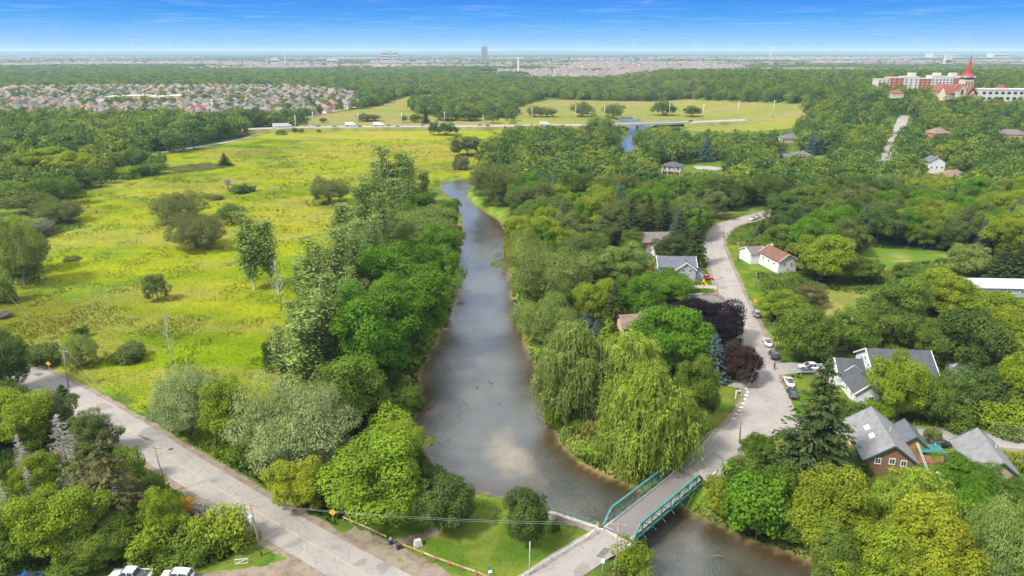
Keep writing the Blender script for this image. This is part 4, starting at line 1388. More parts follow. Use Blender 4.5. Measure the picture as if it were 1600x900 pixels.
# ------------------------------------------------------------------ buildings
def gable(parent, cx, cy, w, d, hw, rise, axis, wall, roof, over=0.45, z0=0.0, trim=None):
    """block centred at cx,cy; ridge along axis 'x' or 'y'"""
    b = MB()
    X0, X1, Y0, Y1 = cx - w / 2, cx + w / 2, cy - d / 2, cy + d / 2
    b.poly([(X0, Y0, z0), (X1, Y0, z0), (X1, Y0, hw), (X0, Y0, hw)])
    b.poly([(X1, Y0, z0), (X1, Y1, z0), (X1, Y1, hw), (X1, Y0, hw)])
    b.poly([(X1, Y1, z0), (X0, Y1, z0), (X0, Y1, hw), (X1, Y1, hw)])
    b.poly([(X0, Y1, z0), (X0, Y0, z0), (X0, Y0, hw), (X0, Y1, hw)])
    if axis == 'x':
        b.poly([(X0, Y1, hw), (X0, Y0, hw), (X0, cy, hw + rise)])
        b.poly([(X1, Y0, hw), (X1, Y1, hw), (X1, cy, hw + rise)])
    elif axis == 'y':
        b.poly([(X0, Y0, hw), (X1, Y0, hw), (cx, Y0, hw + rise)])
        b.poly([(X1, Y1, hw), (X0, Y1, hw), (cx, Y1, hw + rise)])
    b.build('wall', wall, parent)
    r = MB()
    o = over
    th = 0.16
    if axis in 'xy':
        half = (d if axis == 'x' else w) / 2
        dz = rise / half * o
        def pt(l, s, zz):                                   # l along the ridge, s across
            return (l, s, zz) if axis == 'x' else (s, l, zz)
        L0, L1 = (X0 - o, X1 + o) if axis == 'x' else (Y0 - o, Y1 + o)
        c0 = cy if axis == 'x' else cx
        for sg in (-1, 1):
            e, zr, ze = c0 + sg * (half + o), hw + rise, hw - dz
            lo = [pt(L0, c0, zr + 0.02), pt(L1, c0, zr + 0.02), pt(L1, e, ze + 0.02), pt(L0, e, ze + 0.02)]
            hi = [(p[0], p[1], p[2] + th) for p in lo]
            r.poly(hi)
            r.poly(lo[::-1])
            for i_ in range(1, 4):
                j = (i_ + 1) % 4
                r.poly([lo[i_], lo[j], hi[j], hi[i_]])
        o_ = r.build('roof', roof, parent)
    else:                                                   # hip
        X0 -= o; X1 += o; Y0 -= o; Y1 += o
        m = min(X1 - X0, Y1 - Y0) / 2
        if X1 - X0 > Y1 - Y0:
            a, c = (X0 + m, cy, hw + rise), (X1 - m, cy, hw + rise)
            fs = [[(X0, Y0, hw), (X1, Y0, hw), c, a], [(X1, Y0, hw), (X1, Y1, hw), c], [(X1, Y1, hw), (X0, Y1, hw), a, c], [(X0, Y1, hw), (X0, Y0, hw), a]]
        else:
            a, c = (cx, Y0 + m, hw + rise), (cx, Y1 - m, hw + rise)
            fs = [[(X0, Y0, hw), (X1, Y0, hw), a], [(X1, Y0, hw), (X1, Y1, hw), c, a], [(X1, Y1, hw), (X0, Y1, hw), c], [(X0, Y1, hw), (X0, Y0, hw), a, c]]
        for f_ in fs:
            r.poly(f_)
        r.poly([(X0, Y1, hw - .03), (X1, Y1, hw - .03), (X1, Y0, hw - .03), (X0, Y0, hw - .03)])
        o_ = r.build('roof', roof, parent)
    if trim and axis in 'xy':                               # barge boards on the gable ends
        for l in (L0, L1):
            for sg in (-1, 1):
                MB().bar(pt(l, c0, hw + rise + 0.05), pt(l, c0 + sg * (half + o), hw - dz + 0.05), 0.14, 0.3).build('barge_board', trim, o_)
    return o_
def window(parent, c, nrm, w=1.0, h=1.2, frame=None, name='window'):
    """c centre on the wall, nrm one of '-y','+y','-x','+x'"""
    f, g = MB(), MB()
    t = 0.12
    ax = 0 if nrm[1] == 'y' else 1
    sg = -1 if nrm[0] == '-' else 1
    def bx(mb, u, z, du, dz, off, th):
        if ax == 0:
            mb.box((c[0] + u, c[1] + sg * off, c[2] + z), (du, th, dz))
        else:
            mb.box((c[0] + sg * off, c[1] + u, c[2] + z), (th, du, dz))
    bx(f, 0, h / 2, w + t, t, 0.03, 0.12)
    bx(f, 0, -h / 2, w + t * 1.6, t, 0.045, 0.15)
    bx(f, -w / 2, 0, t, h - t, 0.03, 0.11)
    bx(f, w / 2, 0, t, h - t, 0.03, 0.11)
    bx(f, 0, 0, 0.05, h - t, 0.035, 0.09)
    o = f.build(name, frame or M['trim'], parent)
    bx(g, 0, 0, w - t * 0.9, h - t * 0.9, 0.012, 0.05)
    g.build('pane', M['glass'], o)
    return o
def slab(parent, name, c, d, mat):
    return MB().box(c, d).build(name, mat, parent)

# log house with the grey roof
h = empty('log_house', (68.6, 111.0, 0), math.radians(-11), 'log house with grey shingle roof, two skylights and a cedar gable end', 'house')
gable(h, 0, 0, 8.6, 13.5, 3.3, 3.2, 'y', M['log_wall'], M['roof_grey'], 0.5, trim=M['teal_trim'])
b = MB()
b.poly([(-4.2, -6.80, 0.1), (4.2, -6.80, 0.1), (4.2, -6.80, 3.3), (0, -6.80, 6.40), (-4.2, -6.80, 3.3)])
b.build('gable_cladding', M['cedar_wall'], h)
for x_, z_ in ((-2.2, 3.1), (0.1, 3.3), (2.0, 3.1)):
    window(h, (x_, -6.82, z_), '-y', 0.9, 1.1)
for y_ in (-4, -1, 2, 4.6):
    window(h, (-4.30, y_, 1.7), '-x', 0.9, 1.3)
for y_ in (-1.6, 1.4):                                      # skylights lie on the western roof slope
    b = MB()
    for (u0, v0, u1, v1, dz) in ((-2.5, -0.75, -1.75, 0.75, 0.26),):
        zf = lambda x: 6.5 + x * 3.2 / 4.3
        b.poly([(u0, y_ + v0, zf(u0) + dz), (u1, y_ + v0, zf(u1) + dz), (u1, y_ + v1, zf(u1) + dz), (u0, y_ + v1, zf(u0) + dz)])
        b.poly([(u0, y_ + v0, zf(u0) + .1), (u1, y_ + v0, zf(u1) + .1), (u1, y_ + v0, zf(u1) + dz), (u0, y_ + v0, zf(u0) + dz)])
        b.poly([(u0, y_ + v1, zf(u0) + .1), (u0, y_ + v0, zf(u0) + .1), (u0, y_ + v0, zf(u0) + dz), (u0, y_ + v1, zf(u0) + dz)])
    b.build('skylight', M['trim'], h)
gable(h, 6.2, 3.6, 4.4, 6.0, 2.7, 1.9, 'y', M['log_wall'], M['roof_slate'], 0.4, trim=M['teal_trim'])
MB().tube([(1.0, -1, 5.6), (1.0, -1, 7.0)], 0.09, 6).build('vent_pipe', M['galv'], h)
# weathered shed
h = empty('weathered_shed', (85.4, 106.0, 0), math.radians(-14), 'weathered wooden shed with grey shingle roof beside the log house yard', 'shed')
gable(h, 0, 0, 7.2, 11.0, 2.6, 2.9, 'y', M['weathered'], M['roof_grey'], 0.5, trim=M['teal_trim'])
for z_ in (0.5, 1.0, 1.5, 2.0, 2.5):
    slab(h, 'plank', (-1.6, -5.58, z_), (3.4, 0.1, 0.42), M['wood_grey'])
slab(h, 'door', (1.6, -5.56, 1.1), (1.2, 0.09, 2.1), M['wood_pole'])
MB().tube([(1.2, 0.5, 4.5), (1.2, 0.5, 5.7)], 0.1, 6).build('vent_pipe', M['galv'], h)
# white house with the dark roofs
h = empty('white_house', (78.0, 138.0, 0), math.radians(-6), 'white siding house with dark grey roofs and a low wing', 'house')
gable(h, 8.3, 3.0, 13.0, 10.5, 5.4, 3.3, 'x', M['white_wall'], M['roof_dark'], 0.5, trim=M['trim'])
gable(h, -1.2, 4.4, 5.8, 6.4, 3.2, 2.2, 'x', M['white_wall'], M['roof_dark'], 0.4, trim=M['trim'])
gable(h, -1.0, -3.2, 5.0, 8.6, 2.9, 2.1, 'y', M['white_wall'], M['roof_dark'], 0.4, trim=M['trim'])
for y_, z_ in ((1.0, 6.2), (3.0, 7.0), (5.0, 6.2), (-1.2, 5.0)):
    window(h, (1.78, y_, z_ - 0.6), '-x', 0.9, 0.9)
window(h, (-0.2, -7.52, 1.6), '-y', 1.0, 0.9)
window(h, (-2.0, -7.52, 0.8), '-y', 0.8, 0.5)
for y_ in (-5.6, -2.6):
    window(h, (-3.52, y_, 1.6), '-x', 0.9, 1.1)
slab(h, 'door', (-4.12, 4.2, 1.1), (0.1, 1.1, 2.1), M['teal_trim'])
slab(h, 'step', (-4.9, 3.4, 0.1), (1.6, 4.6, 0.2), M['concrete'])
# gabled blue grey house
h = empty('gabled_house', (55.0, 217.0, 0), math.radians(-3), 'two storey grey siding house with blue grey roof by the road', 'house')
gable(h, -0.4, 1.2, 12.0, 7.5, 5.0, 2.4, 'x', M['grey_wall'], M['roof_slate'], 0.5, trim=M['trim'])
gable(h, 1.8, -2.6, 6.4, 6.0, 5.0, 2.3, 'y', M['grey_wall'], M['roof_slate'], 0.45, trim=M['trim'])
gable(h, 6.9, 0.6, 2.8, 6.0, 2.8, 1.2, 'y', M['grey_wall'], M['roof_slate'], 0.3)
for x_, z_ in ((1.0, 4.7), (3.2, 4.7), (-0.6, 1.2), (2.2, 0.9)):
    window(h, (x_, -5.62, z_), '-y', 0.9, 1.2 if z_ > 3 else 0.9)
slab(h, 'porch_deck', (7.0, -4.0, 0.5), (3.2, 2.8, 0.25), M['cedar_wall'])
for x_ in (5.6, 8.4):
    slab(h, 'porch_post', (x_, -5.2, 1.3), (0.16, 0.16, 2.4), M['cedar_wall'])
slab(h, 'brick_base', (1.8, -5.75, 0.25), (6.6, 0.2, 0.5), M['brick'])
# grey roofed house behind it
h = empty('small_house', (54.0, 249.0, 0), math.radians(4), 'small house with mauve grey roof and brick and white walls', 'house')
gable(h, 0, 2.2, 11, 8, 4.6, 2.6, 'x', M['white_wall'], M['roof_mauve'], 0.5)
gable(h, 1.6, -3.4, 6.4, 4.2, 2.8, 1.3, 'x', M['white_wall'], M['roof_mauve'], 0.4)
slab(h, 'brick_panel', (-3.4, -1.9, 3.4), (2.6, 0.16, 2.2), M['brick'])
for x_, z_ in ((-4.4, 1.5), (-2.2, 1.5), (3.0, 1.5)):
    window(h, (x_, -1.86 if x_ < 0 else -5.52, z_), '-y', 1.0, 1.2)
# white house with rust roof
h = empty('white_farmhouse', (90.5, 233.0, 0), math.radians(12), 'long white house with rusty red metal roof above the road', 'house')
h.scale = (0.86, 0.86, 0.86)
gable(h, 2.0, -5.0, 8.0, 14.0, 5.2, 2.6, 'y', M['white_wall'], M['roof_rust'], 0.5, trim=M['trim'])
gable(h, -2.4, 6.4, 7.0, 9.0, 4.2, 2.0, 'x', M['white_wall'], M['roof_mauve'], 0.4, trim=M['trim'])
gable(h, 9.0, -4.0, 6.0, 9.0, 2.8, 1.6, 'y', M['white_wall'], M['roof_rust'], 0.4)
for x_, z_ in ((0.4, 3.8), (3.4, 3.8), (2.0, 1.4)):
    window(h, (x_, -12.02, z_), '-y', 0.9, 1.2)
for y_ in (-9, -5, -1):
    window(h, (-2.02, y_, 3.4), '-x', 0.9, 1.2)
slab(h, 'chimney', (2.4, 1.0, 7.6), (0.9, 0.9, 1.8), M['white_conc'])
# modern house with glass front
pp = G(1053, 275)
h = empty('modern_house', pp + Vector((0, 4, 0)), math.radians(-24), 'two storey house with slate roof, white pillars and glass front', 'house')
gable(h, 0, 0, 11.5, 9, 5.8, 2.4, 'hip', M['grey_wall'], M['roof_dark'], 0.7)
for i_ in range(4):
    window(h, (-4.2 + i_ * 2.8, -4.52, 4.5), '-y', 1.7, 1.8)
    window(h, (-4.2 + i_ * 2.8, -4.52, 1.5), '-y', 1.6, 1.8)
    slab(h, 'pillar', (-5.5 + i_ * 3.6, -6.0, 2.8), (0.28, 0.28, 5.5), M['trim'])
slab(h, 'balcony', (0, -5.4, 2.95), (11.6, 1.7, 0.25), M['brick'])
# long low pale building
h = empty('long_low_building', (163, 203, 0), math.radians(-3), 'long low building with a pale flat looking metal roof and grey wall', 'building')
gable(h, 0, 0, 40, 9, 3.0, 1.3, 'x', M['grey_wall'], M['pale_roof'], 0.5)
for i_ in range(5):
    window(h, (-17 + i_ * 4, -4.52, 1.7), '-y', 1.4, 0.9)
# white garden shed
h = empty('garden_shed', (105.2, 146.5, 0), math.radians(-5), 'small white garden shed with a dark door on the back lawn', 'shed')
gable(h, 0, 0, 3.4, 3.0, 2.0, 0.8, 'y', M['white_wall'], M['pale_roof'], 0.2)
slab(h, 'door', (0.3, -1.53, 0.95), (1.7, 0.07, 1.8), M['car_grey'])
# other houses glimpsed between trees
def cottage(x, y, w, d, hw, rise, ax, wall, roof, rz, label, lift=0.0):
    q = G(x, y)
    e = empty('house', (q.x, q.y, q.z + lift), math.radians(rz), label, 'house')
    gable(e, 0, 0, w, d, hw, rise, ax, M[wall], M[roof], 0.5)
    for i_ in range(3):
        window(e, (-w * 0.32 + i_ * w * 0.32, -d / 2 - 0.02, hw * 0.55), '-y', 1.2, 1.3)
    slab(e, 'chimney', (w * 0.2, d * 0.1, hw + rise * 0.8), (0.7, 0.7, 1.6), M['brick'])
    return e
cottage(990, 532, 8, 6, 5.2, 2.2, 'x', 'tan_wall', 'roof_brown', 10, 'brown roofed house hidden among trees behind the weeping willows')
cottage(1298, 540, 6, 6, 3.6, 1.4, 'x', 'weathered', 'roof_slate', -5, 'small grey roofed outbuilding between two rounded trees')
cottage(1105, 480, 9, 6, 2.6, 1.0, 'hip', 'white_wall', 'roof_mauve', 0, 'low mauve roofed house behind the purple maple')
cottage(1455, 272, 10, 8, 7.0, 3.0, 'y', 'white_wall', 'roof_slate', 0, 'tall white house among trees on the slope', 1)
cottage(1485, 282, 16, 10, 3.2, 3.2, 'hip', 'tan_wall', 'roof_brown', 8, 'brown hip roofed house beside the tall white house')
cottage(1463, 214, 15, 11, 3.4, 4, 'hip', 'brick', 'roof_brown', 15, 'brick house with brown hip roof on the wooded hill')
cottage(1574, 216, 24, 12, 3.4, 3.5, 'hip', 'tan_wall', 'roof_mauve', -5, 'wide mauve roofed house on the wooded hill')
cottage(1232, 222, 14, 10, 3.4, 3.5, 'hip', 'tan_wall', 'roof_slate', 5, 'slate roofed house below the two blue spruces')
cottage(1228, 254, 16, 10, 3.2, 3, 'hip', 'white_wall', 'roof_slate', 0, 'pale blue grey roofed bungalow beside the two blue spruces')
cottage(1250, 250, 14, 10, 3.2, 3, 'hip', 'tan_wall', 'roof_mauve', 20, 'mauve roofed bungalow joined to trees by the two blue spruces')
cottage(1398, 156, 12, 10, 5, 3.5, 'hip', 'cream', 'roof_red', 0, 'small cream house with orange red roof before the flats', 2)
for x, yb, yt, w, c, lab in [(1265, 246, 204, 17, 'bl', 'taller blue spruce of the pair by the bungalow'), (1279, 244, 204, 14, 'bl', 'slimmer blue spruce of the pair by the bungalow'),
                             (1102, 256, 211, 23, 'bl', 'large blue spruce behind the modern house'), (1148, 260, 231, 18, 'bl', 'small blue spruce by the paved court'), (1203, 256, 232, 12, 'bl', 'narrow blue spruce by the bungalow roof'),
                             (1218, 258, 236, 14, 'bl', 'blue spruce in front of the bungalow roof'), (1570, 195, 172, 16, 'bl', 'blue spruce on the wooded hill top'), (1432, 190, 170, 12, 'bl', 'blue spruce beside the top of the uphill road')]:
    tree_px('spruce', x, yb, yt, w, c, lab)
# apartment block
q = G(1452, 150)
ap = empty('apartment_building', (q.x, q.y + 25, q.z), math.radians(-3), 'long white and brick apartment building behind the church', 'building')
segs = [(-43, 14, 17, 'white_conc'), (-29, 16, 19, 'brick'), (-12.5, 17, 20, 'white_conc'), (3.0, 14, 18, 'brick'), (16, 12, 21, 'white_conc'), (28, 12, 20, 'white_conc'), (39, 10, 19, 'brick'), (49, 10, 20, 'white_conc')]
for x_, w_, h_, m_ in segs:
    slab(ap, 'facade', (x_, 0, h_ / 2 + (0.0)), (w_, 14, h_), M[m_])
    slab(ap, 'parapet', (x_, 0, h_ + 0.3), (w_ + 0.4, 14.4, 0.6), M['white_conc'])
    for f_ in range(6):
        for k_ in range(3):
            wx_ = x_ - w_ / 2 + w_ * (k_ + 0.5) / 3
            MB().box((wx_, -7.03, 2.2 + f_ * 2.9), (1.9, 0.1, 1.5)).build('window', M['glass'], ap)
for x_ in (-10, 18, 36):
    slab(ap, 'lift_house', (x_, 0, 22.5), (7, 6, 4), M['white_conc'])
# church
q = G(1503, 157)
ch = empty('church', (q.x, q.y, q.z), math.radians(4), 'cream church with red roofs and a tall pointed red spire', 'church')
gable(ch, -10, 12, 14, 34, 9, 7, 'y', M['cream'], M['roof_red'], 0.6)
gable(ch, -14, 0, 18, 10, 8, 6.5, 'x', M['cream'], M['roof_red'], 0.6)
gable(ch, -8, -5, 9, 7, 11, 6, 'y', M['cream'], M['roof_red'], 0.5)
gable(ch, 2, -6, 12, 9, 7.5, 7.5, 'y', M['cream'], M['roof_red'], 0.6)
b = MB()
b.poly([(-3.2, -10.62, 8), (2, -10.62, 13.6), (7.2, -10.62, 8), (7.2, -10.62, 5.2), (2, -10.62, 10.8), (-3.2, -10.62, 5.2)])
b.build('chevron_window', M['glass'], ch)
gable(ch, 2, -12, 8, 4, 3.5, 4.4, 'y', M['cream'], M['roof_red'], 0.5)
gable(ch, 12, -2, 6, 9, 6.5, 3.5, 'y', M['cream'], M['roof_red'], 0.5)
slab(ch, 'tower', (2, 2, 11.5), (9.5, 9.5, 23), M['cream'])
slab(ch, 'belfry_louvre', (2, 2, 22.2), (9.9, 9.9, 1.8), M['dark_metal'])
slab(ch, 'tower_cornice', (2, 2, 24.0), (11.2, 11.2, 1.4), M['white_conc'])
MB().lathe([(6.6, 24.7), (3.2, 27.0), (2.2, 33), (0.9, 40), (0.15, 45)], (2, 2, 0), 8).build('spire', M['spire_red'], ch)
for x_ in (-1.0, 2.0, 5.0):
    MB().box((x_, -2.85, 17), (1.2, 0.15, 4.2)).build('window', M['glass'], ch)
MB().box((-8, -8.6, 9), (2.4, 0.15, 5)).build('window', M['glass'], ch)
# white office building beside the church
q = G(1568, 158)
ob = empty('white_building', (q.x, q.y, q.z), math.radians(-3), 'long white two storey building with large windows beside the church', 'building')
slab(ob, 'facade', (0, 0, 6), (58, 16, 12), M['white_conc'])
slab(ob, 'cornice', (0, 0, 12.3), (59, 17, 0.6), M['trim'])
for i_ in range(9):
    for z_ in (3.2, 8.6):
        MB().box((-26 + i_ * 6.2, -8.04, z_), (3.4, 0.12, 2.6)).build('window', M['glass'], ob)
slab(ob, 'glazed_bay', (20, -8.6, 5.5), (4.5, 1.2, 9.5), M['glass'])
gable(ob, -4, 3, 9, 8, 12.6, 3.5, 'hip', M['cream'], M['roof_red'], 0.4, 12.0)
# school
q = px(232, 160)
sh = empty('school', (q.x, q.y, 0), math.radians(2), 'long flat roofed tan school among the far houses', 'building')
for x_, w_, h_, m_ in [(-42, 26, 9, 'tan_wall'), (-14, 30, 10, 'tan_wall'), (16, 30, 9, 'cream'), (43, 22, 10, 'tan_wall')]:
    slab(sh, 'wall', (x_, 0, h_ / 2), (w_, 28, h_), M[m_])
    slab(sh, 'flat_roof', (x_, 0, h_ + 0.2), (w_ + 0.5, 28.5, 0.5), M['pale_roof'])
    for k_ in range(4):
        MB().box((x_ - w_ / 2 + w_ * (k_ + .5) / 4, -14.05, 6), (3, 0.1, 2)).build('window', M['glass'], sh)
# landmarks towards the horizon
def block(name, x, ytop, ybase, wpx, D, mat, label, cat='building', bands=0):
    u = (x - 800) / FPX
    w = wpx * D / FPX
    hgt = CAM_H + D * math.tan(math.atan((450 - ytop) / FPX) - PITCH)
    e = empty(name, (u * (D * math.cos(PITCH) + 50 * math.sin(PITCH)), D, 0), 0, label, cat)
    hgt = max(hgt, 8)
    slab(e, 'wall', (0, 0, hgt / 2), (w, w * 0.6, hgt), M[mat])
    slab(e, 'roof_slab', (0, 0, hgt + 0.6), (w * 1.02, w * 0.62, 1.2), M['pale_roof'])
    slab(e, 'roof_plant', (w * 0.1, 0, hgt + 3), (w * 0.35, w * 0.3, 4), M['concrete'])
    for i_ in range(bands):
        slab(e, 'window_band', (0, -w * 0.3 - 0.3, hgt * (i_ + 1) / (bands + 1)), (w * 0.92, 0.5, hgt / (bands + 1) * 0.4), M['glass'])
    return e
block('tower_block', 757, 72, 86, 9, 5200, 'concrete', 'single tall grey tower block on the horizon', bands=8)
block('office_block', 603, 80, 88, 14, 5000, 'white_conc', 'wide white block on the horizon', bands=3)
block('office_block', 618, 79.5, 88, 7, 5100, 'white_conc', 'narrow white block next to the wide white horizon block', bands=3)
block('warehouse', 430, 91, 94, 11, 4200, 'white_conc', 'low white warehouse on the plain near the pale mast', bands=1)
block('warehouse', 520, 92, 94, 16, 4400, 'white_conc', 'long low white warehouse on the plain', bands=1)
block('warehouse', 1560, 82.5, 86, 26, 7500, 'white_conc', 'long white horizon warehouse beyond the church', bands=1)
block('warehouse', 1470, 83, 86, 34, 7500, 'white_conc', 'very long white horizon warehouse', bands=1)
block('warehouse', 1480, 87, 90, 9, 3500, 'white_conc', 'white block on the plain above the church spire', bands=1)
def mast(x, yb, yt, label, r=1.3, D=None, head=False):
    q = px(x, yb)
    D = q.y
    hh = CAM_H + D * math.tan(math.atan((450 - yt) / FPX) - PITCH)
    e = empty('tower_mast', (q.x, q.y, 0), 0, label, 'tower')
    MB().lathe([(r * 1.3, 0), (r, hh * 0.6), (r * 0.8, hh * 0.9)], n=10).build('shaft', M['trim'], e)
    if head:
        MB().lathe([(r, hh * 0.88), (r * 3, hh * 0.93), (r * 3, hh * 0.97), (0.3, hh)], n=12).build('tank', M['trim'], e)
    else:
        MB().lathe([(r * 1.25, hh * 0.9), (r * 1.25, hh * 0.95), (0.15, hh)], n=8).build('tip', M['galv'], e)
mast(810, 116, 90, 'white tapered mast rising from the wood', 2.6)
mast(446, 101, 84, 'pale slim mast by the low white warehouse', 2.2)
mast(334, 180, 155, 'cream pillar tower beside the red roofed white house', 1.6)
mast(1203, 92, 73, 'distant white water tower on the plain', 3.0, head=True)

# ------------------------------------------------------------------ the teal truss bridge
A, B = Vector(BR_A), Vector(BR_B)
ax = (B - A).normalized()
L = (B - A).length
br = empty('truss_bridge', (A.x, A.y, 0), math.atan2(ax.y, ax.x), 'teal steel pony truss bridge with grey deck over the river', 'bridge')
Wd = 5.0
slab(br, 'deck', (L / 2, 0, 0.0), (L, Wd, 0.28), M['asphalt_dark'])
for s_ in (-1, 1):
    slab(br, 'kerb', (L / 2, s_ * (Wd / 2 - 0.2), 0.22), (L - 0.2, 0.36, 0.16), M['concrete'])
    slab(br, 'girder', (L / 2, s_ * 1.6, -0.5), (L, 0.3, 0.72), M['teal'])
for x_ in (0.12, L - 0.12):
    slab(br, 'expansion_joint', (x_, 0, 0.145), (0.16, Wd - 0.8, 0.02), M['dark_metal'])
NP = 8
zt, zb = 2.35, 0.0
for s_ in (-1, 1):
    y_ = s_ * (Wd / 2 + 0.28)
    MB().bar((0.1, y_, zb), (L - 0.1, y_, zb), 0.28, 0.34).build('bottom_chord', M['teal'], br)
    pl = L / NP
    MB().bar((pl * 0.8, y_, zt), (L - pl * 0.8, y_, zt), 0.34, 0.32).build('top_chord', M['teal'], br)
    MB().bar((0.15, y_, zb + 0.1), (pl * 0.8, y_, zt), 0.3).build('end_post', M['teal'], br)
    MB().bar((L - 0.15, y_, zb + 0.1), (L - pl * 0.8, y_, zt), 0.3).build('end_post', M['teal'], br)
    for i_ in range(1, NP):
        x_ = pl * i_
        MB().bar((x_, y_, zb + 0.15), (x_, y_, zt - 0.15), 0.15).build('vertical', M['teal'], br)
        if i_ < NP - 0 and i_ != NP - 1:
            a_, c_ = ((x_, y_ , zb + 0.15), (x_ + pl, y_, zt - 0.15))
            if i_ < NP / 2:
                a_, c_ = ((x_, y_, zt - 0.15), (x_ + pl, y_, zb + 0.15))
            MB().bar(a_, c_, 0.12).build('diagonal', M['teal'], br)
        MB().bar((x_, y_ + s_ * 0.1, zb + 0.1), (x_, y_ + s_ * 0.9, zb - 0.35), 0.1).build('outrigger', M['teal'], br)
    for z_ in (0.55, 0.95):
        MB().bar((0.4, y_ - s_ * 0.2, z_), (L - 0.4, y_ - s_ * 0.2, z_), 0.07, 0.1).build('guard_rail', M['teal'] if z_ < 0.9 else M['rust'], br)
for x_ in (-0.8, L + 0.8):
    slab(br, 'abutment', (x_, 0, -1.9), (1.6, Wd + 1.8, 3.6), M['concrete'])
    for s_ in (-1, 1):
        MB().box((x_ + (-2.1 if x_ < 0 else 2.1), s_ * (Wd / 2 + 0.55), -1.3), (2.6, 0.4, 3.2)).build('wing_wall', M['concrete'], br)
# highway bridge
hb = empty('highway_bridge', (0, 0, 0), 0, 'far concrete highway bridge on piers crossing the river', 'bridge')
seg = [p for p in HP if bridge_x0 - 12 < p.x < bridge_x1 + 12]
for i_, (a, c) in enumerate(zip(seg[:-1], seg[1:])):
    m_ = (a + c) / 2
    t_ = c - a
    MB().box((m_.x, m_.y, HWZ - 0.45), (t_.length + 0.3, 16.4, 0.9), math.atan2(t_.y, t_.x)).build('deck_span', M['concrete'], hb)
    for s_ in (-1, 1):
        n_ = Vector((-t_.y, t_.x, 0)).normalized()
        MB().box((m_.x + n_.x * s_ * 8.1, m_.y + n_.y * s_ * 8.1, HWZ + 0.5), (t_.length, 0.3, 1.0), math.atan2(t_.y, t_.x)).build('parapet', M['concrete'], hb)
for t_ in (0.33, 0.66):
    q = Vector((bridge_x0, px(1000, 194, HWZ).y, 0)).lerp(Vector((bridge_x1, px(1040, 192.5, HWZ).y, 0)), t_)
    for s_ in (-5, 0, 5):
        MB().tube([(q.x, q.y + s_, -3.4), (q.x, q.y + s_, HWZ - 0.8)], 0.5, 8).build('pier', M['concrete'], hb)

# ------------------------------------------------------------------ rails, poles, signs
def rail(name, pts, label, post, beam, ph=0.8, step=2.2, bh=0.28, bw=0.1, double=False, cat='guard rail', postw=0.17):
    e = empty(name, (pts[0].x, pts[0].y, pts[0].z), 0, label, cat)
    o = pts[0]
    for a, c in zip(pts[:-1], pts[1:]):
        n_ = max(1, round((c - a).length / step))
        for i_ in range(n_ + 1):
            q = a.lerp(c, i_ / n_) - o
            MB().box((q.x, q.y, q.z + ph / 2 - 0.1), (postw, postw, ph + 0.24), math.atan2((c - a).y, (c - a).x)).build('post', post, e)
        for i_ in range(n_):
            for z_ in ((ph * 0.85, ph * 0.45) if double else (ph * 0.75,)):
                u, v = a.lerp(c, i_ / n_) - o, a.lerp(c, (i_ + 1) / n_) - o
                MB().bar(u + Vector((0, 0, z_)), v + Vector((0, 0, z_)), bw, bh).build('rail', beam[i_ % len(beam)] if isinstance(beam, list) else beam, e)
    return e
V = lambda *l: [px(a, b) for a, b in l]
rail('wooden_rail', V((537, 813), (572, 828), (604, 843)), 'weathered low wooden rail fence beside the lime green tree', M['red_post'], M['wood_grey'], 0.8, 2.0)
rail('wooden_rail', V((625, 854), (680, 876), (745, 899), (790, 918)), 'orange toned low wooden rail along the park lawn', M['red_post'], [M['wood_rail'], M['wood_rail'], M['wood_grey']], 0.8, 2.1)
rail('guard_rail', V((800, 916), (862, 877), (934, 834)), 'galvanised guard rail along the bridge approach road', M['galv'], M['galv'], 0.75, 2.2)
rail('steel_railing', [px(862, 800) + Vector((0, 0, 0.1)), px(900, 812) + Vector((0, 0, 0.1)), px(937, 824) + Vector((0, 0, 0.1))], 'teal steel railing on the concrete river wall', M['teal'], M['teal'], 1.05, 1.1, 0.07, 0.07, True, 'railing', 0.08)
rail('guard_rail', V((1072, 722), (1092, 704), (1110, 686)), 'galvanised guard rail by the willows beyond the bridge', M['galv'], M['galv'], 0.75, 2.2)
a, c = px(860, 801), px(938, 826)
m_, t_ = (a + c) / 2, c - a
rw = empty('retaining_wall', (m_.x, m_.y, 0), math.atan2(t_.y, t_.x), 'low concrete river wall beside the park lawn', 'wall')
slab(rw, 'wall_face', (0, 0.0, -1.5), (t_.length + 1, 0.5, 3.1), M['concrete'])
slab(rw, 'coping', (0, 0, 0.08), (t_.length + 1.2, 0.7, 0.16), M['concrete'])
POLE = {}
